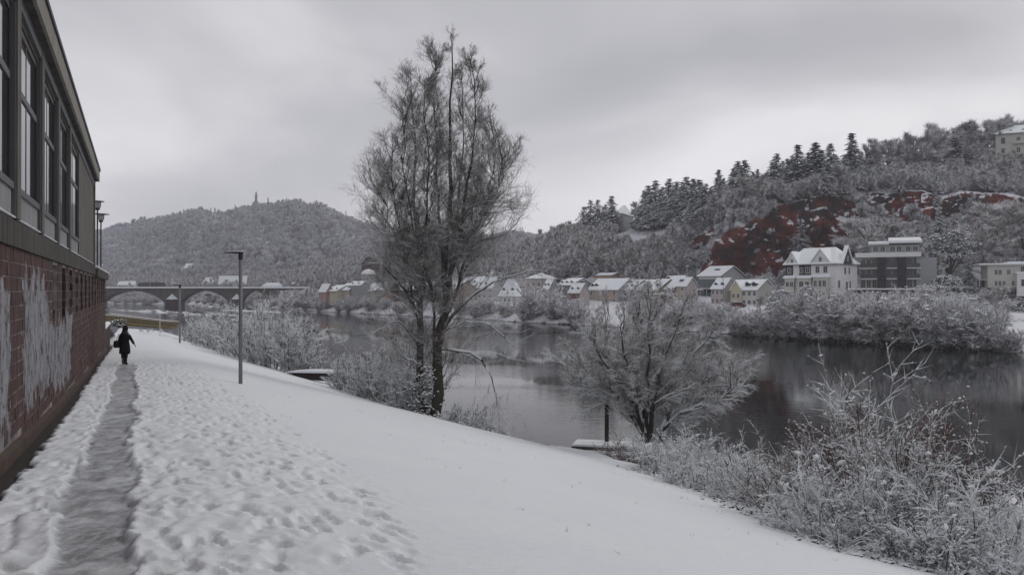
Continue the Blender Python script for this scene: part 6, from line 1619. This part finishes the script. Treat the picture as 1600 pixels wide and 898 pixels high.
# snowy shrubs
CLUMP = m_snow('clinging_snow', 2)
def snow_shrub(name, x, y, Y, hpx, wpx, label, n=46, seed=0, clump=.5, twig=None, cs=.07, lean=1.0, dx=0.0, n2=8, n3=8, tr=.007, sp=.62):
    rng = np.random.default_rng(seed); c = P(x, y, Y); c.z = min(c.z, max(gz(c.x, Y), .1)); root = empty(name, (c.x, c.y, c.z - .1), label=label, cat='shrub')
    h = hpx / F * Y; wd = wpx / F * Y / 2
    a = rng.uniform(0, 2 * PI, n); ln = np.sqrt(rng.uniform(0, 1, n)); d = unit(np.stack([np.cos(a) * ln * wd / h * 1.2 + dx, np.sin(a) * ln * wd / h * .9, np.ones(n)], -1))
    P0 = np.stack([np.cos(a) * ln * wd * sp, np.sin(a) * ln * wd * .5, np.full(n, -.15)], -1)
    L0 = h * rng.uniform(.55, 1.06, n) * (1.05 - .35 * ln ** 2)
    s1 = curves(P0, d, L0, 7, .15, .04, rng); r1 = (.010 + .006 * h) * rng.uniform(.7, 1.2, n)
    pr = [(*tubes(s1, np.linspace(1, .35, 7)[None] * r1[:, None], 4), 0)]
    P2, D2, t2, pa = spawn(s1, n2, .12, .98, .35, 1.0, rng); L2 = L0[pa] * rng.uniform(.16, .36, len(P2)); s2 = curves(P2, D2, L2, 4, .17, .03, rng)
    pr.append((*tubes(s2, np.linspace(1, .5, 4)[None] * (tr * 1.35) * np.ones((len(s2), 1)), 3), 0))
    V, Fc, _ = join(pr); link('stems', mesh_np(name + '_stems', V, Fc, TWIG_SNOWY), root)
    P3, D3, t3, pa = spawn(s2, n3, .1, 1, .3, 1.0, rng); L3 = np.clip(L2[pa] * rng.uniform(.3, .7, len(P3)), .08, .55); s3 = curves(P3, D3, L3, 3, .15, .03, rng)
    V, Q = slivers(s3[:, 0], s3[:, -1] - s3[:, 0], tr * 1.6); link('twigs', mesh_np(name + '_twigs', V, [Q], twig or TWIG_SNOWY), root, kind='stuff')
    # snow clinging in clumps on tips and forks
    if clump:
        def cl(pts, k, s0, s1_):
            q = pts.reshape(-1, 3); q = q[rng.random(len(q)) < k]; ax = rng.normal(0, 1, (len(q), 3)) * [1, 1, .35]; s_ = (rng.uniform(0, 1, len(q)) ** 2 * (s1_ - s0) + s0) * .92; return spindles(q + [0, 0, .015], unit(ax) * (s_ * 1.6)[:, None], s_ * rng.uniform(.5, 1, len(q)), s_ * .6)
        def beads(p, per, f0, f1):
            a, b = p[:, :-1].reshape(-1, 3), p[:, 1:].reshape(-1, 3); n_ = int(len(a) * per); ii = rng.integers(0, len(a), n_); u_ = rng.random((n_, 1)); d_ = unit(b[ii] - a[ii])
            w_ = cs * rng.uniform(f0, f1, n_) ; fl = 1 - .55 * np.abs(d_[:, 2]); w_ = w_ * fl
            return spindles(a[ii] * (1 - u_) + b[ii] * u_ + np.stack([0 * w_, 0 * w_, w_ * .5], -1), (d_ * [1, 1, .6]) * (w_ * rng.uniform(1.1, 2.0, n_))[:, None], w_, w_ * .75)
        A_ = [(*beads(s3, .38 * clump, .16, .48), 0), (*beads(s2, .8 * clump, .22, .62), 0), (*beads(s1, 1.2 * clump, .28, .70), 0), (*cl(s3[:, 1:], .10 * clump, cs * .3, cs * .75), 0), (*cl(s2[:, 1:], .15 * clump, cs * .35, cs * .95), 0), (*cl(s1[:, 2:], .6 * clump, cs * .5, cs * 1.5), 0)]
        V, Fc, _ = join(A_); me = mesh_np(name + '_snow', V, Fc, CLUMP, smooth=True); link('clinging_snow', me, root, kind='stuff')
    return root
shr = [
 # right-hand mass
 ('snow_shrub', 1500, 800, 18.6, 310, 200, 'tallest snow-clumped shrub at the lower right, reaching up before the water', 20, 1.2, dict(cs=.085, n2=10, n3=5, sp=.18)),
 ('snow_shrub', 1330, 800, 20.5, 300, 180, 'snow-clumped upright shrub left of the tallest one at lower right', 26, 1.0, dict(cs=.075, n2=10, n3=5, sp=.25)),
 ('snow_shrub', 1415, 830, 18.2, 265, 230, 'tangled snowy shrub between the two tallest shrubs at lower right', 50, .8, dict(twig=TWIG_RED)),
 ('snow_shrub', 1270, 800, 21.5, 200, 190, 'brown-twigged snowy shrub on the left flank of the lower right thicket', 38, .5, dict(twig=TWIG_RED)),
 ('snow_shrub', 1215, 790, 24, 105, 140, 'low snowy shrub at the left end of the lower right thicket', 36, .6, {}),
 ('snow_shrub', 1360, 860, 16.8, 190, 240, 'low snow-buried shrub in front of the lower right thicket', 50, .9, {}),
 ('snow_shrub', 1470, 880, 15.6, 220, 240, 'dense low snow-buried shrub at the bottom right foreground', 52, .9, {}),
 ('snow_shrub', 1570, 885, 15.2, 150, 190, 'snow-buried shrub at the bottom right corner of the bank', 44, 1.0, {}),
 ('snow_shrub', 1560, 800, 17.5, 170, 150, 'thin-twigged snowy shrub at the right edge in front of the river', 26, .5, {}),
 ('snow_shrub', 1300, 835, 18.2, 110, 190, 'snow-covered shrub spilling onto the snow slope at lower right', 44, .9, {}),
 ('snow_shrub', 1430, 890, 15.2, 110, 240, 'foremost snow-buried bramble on the slope at bottom right', 44, 1.0, {}),
 # brambles under the round tree
 ('bramble_shrub', 1100, 752, 29, 88, 140, 'snow-covered bramble right of the round tree foot', 50, .8, {}),
 ('bramble_shrub', 1165, 775, 26, 95, 120, 'snow-covered bramble between the round tree and the lower right thicket', 44, .8, {}),
 ('bramble_shrub', 1040, 735, 33, 78, 120, 'snow-covered bramble directly below the round tree', 46, .8, {}),
 ('bramble_shrub', 985, 722, 37, 72, 90, 'russet-twigged bramble left of the round tree foot by the landing', 44, .4, dict(twig=TWIG_RED)),
 ('bramble_shrub', 1125, 720, 33, 60, 110, 'bramble sloping to the water right of the round tree', 34, .6, {}),
 # by the tall tree
 ('bank_shrub', 730, 664, 42.8, 44, 70, 'dark low shrub right of the tall tree trunk', 60, .25, dict(tr=.012)),
 ('bank_shrub', 764, 668, 42.6, 36, 48, 'small dark shrub at the water right of the tall tree', 40, .3, dict(tr=.012)),
 ('bank_shrub', 632, 650, 46, 84, 72, 'snowy shrub touching the left side of the tall tree trunk', 60, .7, dict(tr=.011)),
 ('bank_shrub', 590, 640, 48, 92, 76, 'snowy shrub second to the left of the tall tree trunk', 60, .5, dict(tr=.011)),
 ('bank_shrub', 545, 612, 51, 66, 66, 'snowy shrub at the left end of the group beside the tall tree', 54, .7, dict(tr=.011)),
 ('bank_shrub', 610, 610, 50, 130, 80, 'taller thin bush rising behind the shrubs left of the tall tree', 26, .2, dict(tr=.011)),
 ('bank_shrub', 655, 600, 49, 150, 70, 'thin upright bush just behind the tall tree trunk on the left', 20, .2, dict(tr=.011)),
 # by the lamp
 ('edge_shrub', 425, 580, 62, 112, 96, 'frosted bush right of the tall street lamp on the bank edge', 54, .4, dict(tr=.013, cs=.06)),
 ('edge_shrub', 470, 584, 60, 92, 66, 'frosted bush at the right end of the group by the street lamp', 40, .4, dict(tr=.013)),
 ('edge_shrub', 385, 566, 66, 96, 84, 'frosted bush directly behind the tall street lamp post', 50, .4, dict(tr=.013)),
 ('edge_shrub', 338, 550, 71, 62, 66, 'low frosted bush between the two street lamps', 44, .4, dict(tr=.013)),
 ('edge_shrub', 302, 536, 76, 42, 50, 'small low bush beside the distant street lamp', 36, .4, dict(tr=.014)),
 ('edge_shrub', 240, 524, 88, 16, 60, 'tiny frosted bush row at the snow edge left of the distant lamp', 36, .4, dict(tr=.014)),
]
for i, (nm, x, y, Y, hp_, wp_, lab, n, cl_, kw) in enumerate(shr): snow_shrub(nm, x, y, Y, hp_, wp_, lab, n=n, seed=400 + i, clump=cl_, **kw)
# a few dry stems poking through the snow of the slope
rng = np.random.default_rng(77)
for i, (x, y, lab) in enumerate([(1160, 770, 'dry dark twigs sticking out of the snow left of the lower right thicket'), (1240, 800, 'dry twigs sticking out of the snow at the foot of the thicket'), (1310, 862, 'few dry stems poking from the snow near the bottom right')]):
    Y = (20 + (1300 - x) * .06); X = PX(x, Y)
    # walk down the slope until the row matches
    for Yt in np.linspace(12, 40, 300):
        if (EYE - gz(PX(x, Yt), Yt)) / Yt * F + HZ <= y: Y = Yt; break
    X = PX(x, Y); n = 12; a = rng.uniform(0, 2 * PI, n); s = curves(np.zeros((n, 3)), np.stack([np.cos(a), np.sin(a) * .5, rng.uniform(.25, .9, n)], -1), rng.uniform(.3, 1.1, n), 6, .15, -.03, rng)
    p2, d2, t2, _p = spawn(s, 4, .2, 1, .4, .9, rng); s2 = curves(p2, d2, rng.uniform(.1, .35, len(p2)), 3, .1, 0, rng)
    V, Fc, _ = join([(*tubes(s, np.full((n, 6), .008), 4), 0), (*tubes(s2, np.full((len(s2), 3), .005), 3), 0)])
    link('dry_stems', mesh_np('dry_stems', V, Fc, TWIG), None, (X, Y, gz(X, Y)), label=lab, cat='plant')
# snow mound at the right edge behind the shrubs
mY = 17.2; c = P(1592, 812, mY); mb = MB(); mb.lathe([(3.4, -3.6), (2.3, -1.7), (1.65, -.7), (1.25, -.1), (.9, .2), (.5, .38), (.1, .44)], k=24); mb.build('snow_heap', SNOW, smooth=True, loc=c, label='rounded snow heap at the right edge among the shrubs', cat='snow heap')
# loose tufts of grass and twigs in the snow under the shrubs
def clods():
    rng = np.random.default_rng(55); n = 3600; Yq = rng.uniform(14.2, 33, n); e_ = oe(Yq); oq = e_ + rng.normal(-.1, .65, n); Xq = oq - KW * Yq; Zq = near_z(Xq, Yq)
    V, T = spindles(np.stack([Xq, Yq, Zq + .03], -1), unit(rng.normal(size=(n, 3)) * [1, 1, .5]) * rng.uniform(.04, .16, n)[:, None], .055, .035)
    link('bank_undergrowth', mesh_np('bank_undergrowth', V, [T], m_topsnow('undergrowth', (.03, .024, .018), (.11, .09, .07), .0, .4, 2, .7)), kind='stuff')
clods()
def grass_tips():
    rng = np.random.default_rng(66); n = 420; Yq = 8 + 26 * rng.random(n) ** .8; oq = 3.4 + (oe(Yq) - 3.6) * rng.random(n) ** .6; kq = vnoise(oq * .6, Yq * .5, seed=12) > .25; Yq, oq = Yq[kq], oq[kq]
    X = oq - KW * Yq; Z = near_z(X, Yq); B = np.repeat(np.stack([X, Yq, Z - .01], -1), 3, 0) + rng.normal(0, .02, (len(X) * 3, 3)) * [1, 1, 0]
    V, T = slivers(B, unit(rng.normal(size=B.shape) * [1, 1, .3] + [0, 0, .9]) * rng.uniform(.03, .13, (len(B), 1)), .003)
    link('grass_tips', mesh_np('grass_tips', V, [T], m_plain('dry_grass', (.10, .08, .05), .3, 3)), kind='stuff')
grass_tips()

# ================================================================== walking person
pY = 36.0; pX = PX(195, pY); pz = gz(pX, pY) - .01
COAT = m_plain('black_coat', (.010, .010, .013), .3, 8, .9); SKIN = m_plain('skin', (.30, .19, .15), .1, 5, .6); TROU = m_plain('dark_trousers', (.012, .012, .018), .3, 8, .9)
BOOT = m_plain('black_boot', (.008, .008, .009), .2, 8, .5); HAT = m_plain('black_knit_hat', (.008, .008, .009), .2, 30, .95); BAG = m_plain('black_leather', (.012, .011, .012), .3, 10, .45); HAIR = m_plain('dark_hair', (.02, .014, .011), .2, 30, .8)
pr_ = empty('person', (pX, pY, pz), 0, label='person in a long black coat and knit hat walking away along the trodden path', cat='person')
def skinned(name, verts, edges, radii, mat_, parent, sub=2, root=0):
    me = bpy.data.meshes.new(name); me.from_pydata(verts, edges, []); o = bpy.data.objects.new(name, me); COL.objects.link(o); o.parent = parent
    sm = o.modifiers.new('skin', 'SKIN'); sm.use_smooth_shade = True
    for i, r in enumerate(radii): me.skin_vertices[0].data[i].radius = r if hasattr(r, '__len__') else (r, r)
    me.skin_vertices[0].data[root].use_root = True
    s = o.modifiers.new('sub', 'SUBSURF'); s.levels = s.render_levels = sub; me.materials.append(mat_); return o
# body (seen from behind, facing +y)
bv = [(0, 0, .92), (0, 0, 1.10), (0, .01, 1.30), (0, .0, 1.42), (0, .02, 1.50), (0, .04, 1.60), (0, .05, 1.70),
      (-.10, 0, .86), (-.10, .03, .48), (-.10, .0, .09), (-.10, .10, .04), (.09, 0, .86), (.09, -.04, .48), (.08, -.10, .09), (.08, .0, .04),
      (-.18, 0, 1.38), (-.25, .02, 1.12), (-.24, .14, .98), (-.22, .20, .96), (.18, 0, 1.38), (.30, -.02, 1.16), (.42, -.02, .96), (.47, -.01, .90)]
be = [(0, 1), (1, 2), (2, 3), (3, 4), (4, 5), (5, 6), (0, 7), (7, 8), (8, 9), (9, 10), (0, 11), (11, 12), (12, 13), (13, 14), (3, 15), (15, 16), (16, 17), (17, 18), (3, 19), (19, 20), (20, 21), (21, 22)]
brd = [.13, .12, .14, .10, .055, .085, .07, .085, .055, .04, .035, .085, .055, .04, .035, .06, .045, .035, .028, .06, .045, .035, .028]
body = skinned('body', bv, be, brd, SKIN, pr_)
for s_, (hx, hy, hz_) in ((1, (.475, -.01, .895)), (-1, (-.22, .205, .955))):
    for k in range(5):
        d = Vector(((.5 if s_ > 0 else .1), (k - 2) * .18 + .1, -.8)).normalized() if k < 4 else Vector((.1, .8, -.5)).normalized()
        q = Vector((hx, hy + (k - 1.5) * .016, hz_)); ln = (.075, .085, .082, .065, .055)[k]
        skinned('finger', [tuple(q), tuple(q + d * ln * .5), tuple(q + d * ln + Vector((-.01, 0, -.01)))], [(0, 1), (1, 2)], [.009, .0085, .007], SKIN, body, 1)
ct_ = MB()
def ring(mb, prof, k=16, m=0):
    b = len(mb.v)
    for (rx, ry, cx, cy, z) in prof:
        for j in range(k):
            a = 2 * PI * j / k; mb.v.append((cx + rx * math.cos(a) * (1 + .03 * math.sin(3 * a + z * 9)), cy + ry * math.sin(a), z + .01 * math.sin(5 * a)))
    n = len(prof)
    for i in range(n - 1):
        for j in range(k): mb.f.append((b + i * k + j, b + i * k + (j + 1) % k, b + (i + 1) * k + (j + 1) % k, b + (i + 1) * k + j)); mb.m.append(m)
    mb.f.append(tuple(b + j for j in range(k))[::-1]); mb.m.append(m); mb.f.append(tuple(b + (n - 1) * k + j for j in range(k))); mb.m.append(m)
ring(ct_, [(.235, .19, -.0, .0, .50), (.245, .20, 0, 0, .62), (.225, .18, 0, 0, .85), (.20, .16, 0, 0, 1.05), (.215, .17, 0, 0, 1.25), (.225, .16, 0, 0, 1.36), (.17, .13, 0, .0, 1.44), (.10, .10, 0, .02, 1.50)])
ct_.build('coat', COAT, pr_, smooth=True)
skinned('sleeve', [(-.17, 0, 1.38), (-.26, .02, 1.12), (-.245, .13, .99)], [(0, 1), (1, 2)], [.085, .07, .055], COAT, pr_)
skinned('sleeve', [(.17, 0, 1.38), (.31, -.02, 1.16), (.44, -.02, .94)], [(0, 1), (1, 2)], [.085, .068, .055], COAT, pr_)
for sx, dy in ((-.10, .03), (.085, -.05)):
    skinned('trouser_leg', [(sx, 0, .86), (sx, dy, .48), (sx, dy * 1.5, .26)], [(0, 1), (1, 2)], [.11, .09, .075], TROU, pr_)
    skinned('boot', [(sx, dy * 1.6, .34), (sx, dy * 1.6 - .0, .10), (sx, dy * 1.6 + .03, .05), (sx, dy * 1.6 + .16, .045)], [(0, 1), (1, 2), (2, 3)], [.075, .062, .06, .05], BOOT, pr_)
mb = MB(); ring(mb, [(.115, .125, 0, .05, 1.575), (.12, .13, 0, .05, 1.63), (.11, .12, 0, .05, 1.70), (.075, .085, 0, .05, 1.765), (.03, .03, 0, .05, 1.80)]); mb.build('hat', HAT, pr_, smooth=True)
mb = MB(); ring(mb, [(.13, .10, 0, -.01, 1.40), (.14, .12, 0, -.0, 1.46), (.11, .11, 0, .0, 1.58)]); mb.build('hair', HAIR, pr_, smooth=True)
mb = MB(); ring(mb, [(.16, .14, 0, .0, 1.40), (.17, .15, 0, .0, 1.45), (.13, .12, 0, .01, 1.50)]); mb.build('hood', m_plain('grey_fur', (.05, .045, .05), .4, 40, .95), pr_, smooth=True)
for nm, sx in (('ear', -.085), ('ear', .085)):
    mb = MB(); mb.lathe([(.01, -.03), (.022, 0), (.01, .03)], (sx, .05, 1.585), 6); mb.build(nm, SKIN, body)
mb = MB(); mb.prism([(.13, 1.56), (.165, 1.575), (.13, 1.60)], 'x', -.015, .015); mb.build('nose', SKIN, body)
bg2 = empty('shoulder_bag', (pX - .34, pY - .04, pz + .78), 0, label='black shoulder bag hanging at the left side of the walking person', cat='bag')
mb = MB(); ring(mb, [(.10, .15, 0, 0, 0), (.13, .19, 0, 0, .06), (.13, .18, 0, 0, .24), (.10, .14, 0, 0, .32)], 12); mb.build('bag_body', BAG, bg2, smooth=True)
mb = MB(); mb.tube([(0, 0, .30), (.06, -.10, .48), (.16, -.12, .64)], .014, 6); mb.build('strap', BAG, bg2)
# ================================================================== winter haze
HAZE = .00034
m = bpy.data.materials.new('haze'); m.use_nodes = True; t = m.node_tree; t.nodes.clear()
o_ = t.nodes.new('ShaderNodeOutputMaterial'); v_ = t.nodes.new('ShaderNodeVolumePrincipled'); v_.inputs['Color'].default_value = (.82, .82, .90, 1)
v_.inputs['Density'].default_value = HAZE; v_.inputs['Anisotropy'].default_value = .2; t.links.new(v_.outputs[0], o_.inputs['Volume'])
mb = MB(); mb.box(-1300, 1300, -480, 1420, -3.2, 150); mb.build('haze', m, kind='stuff')
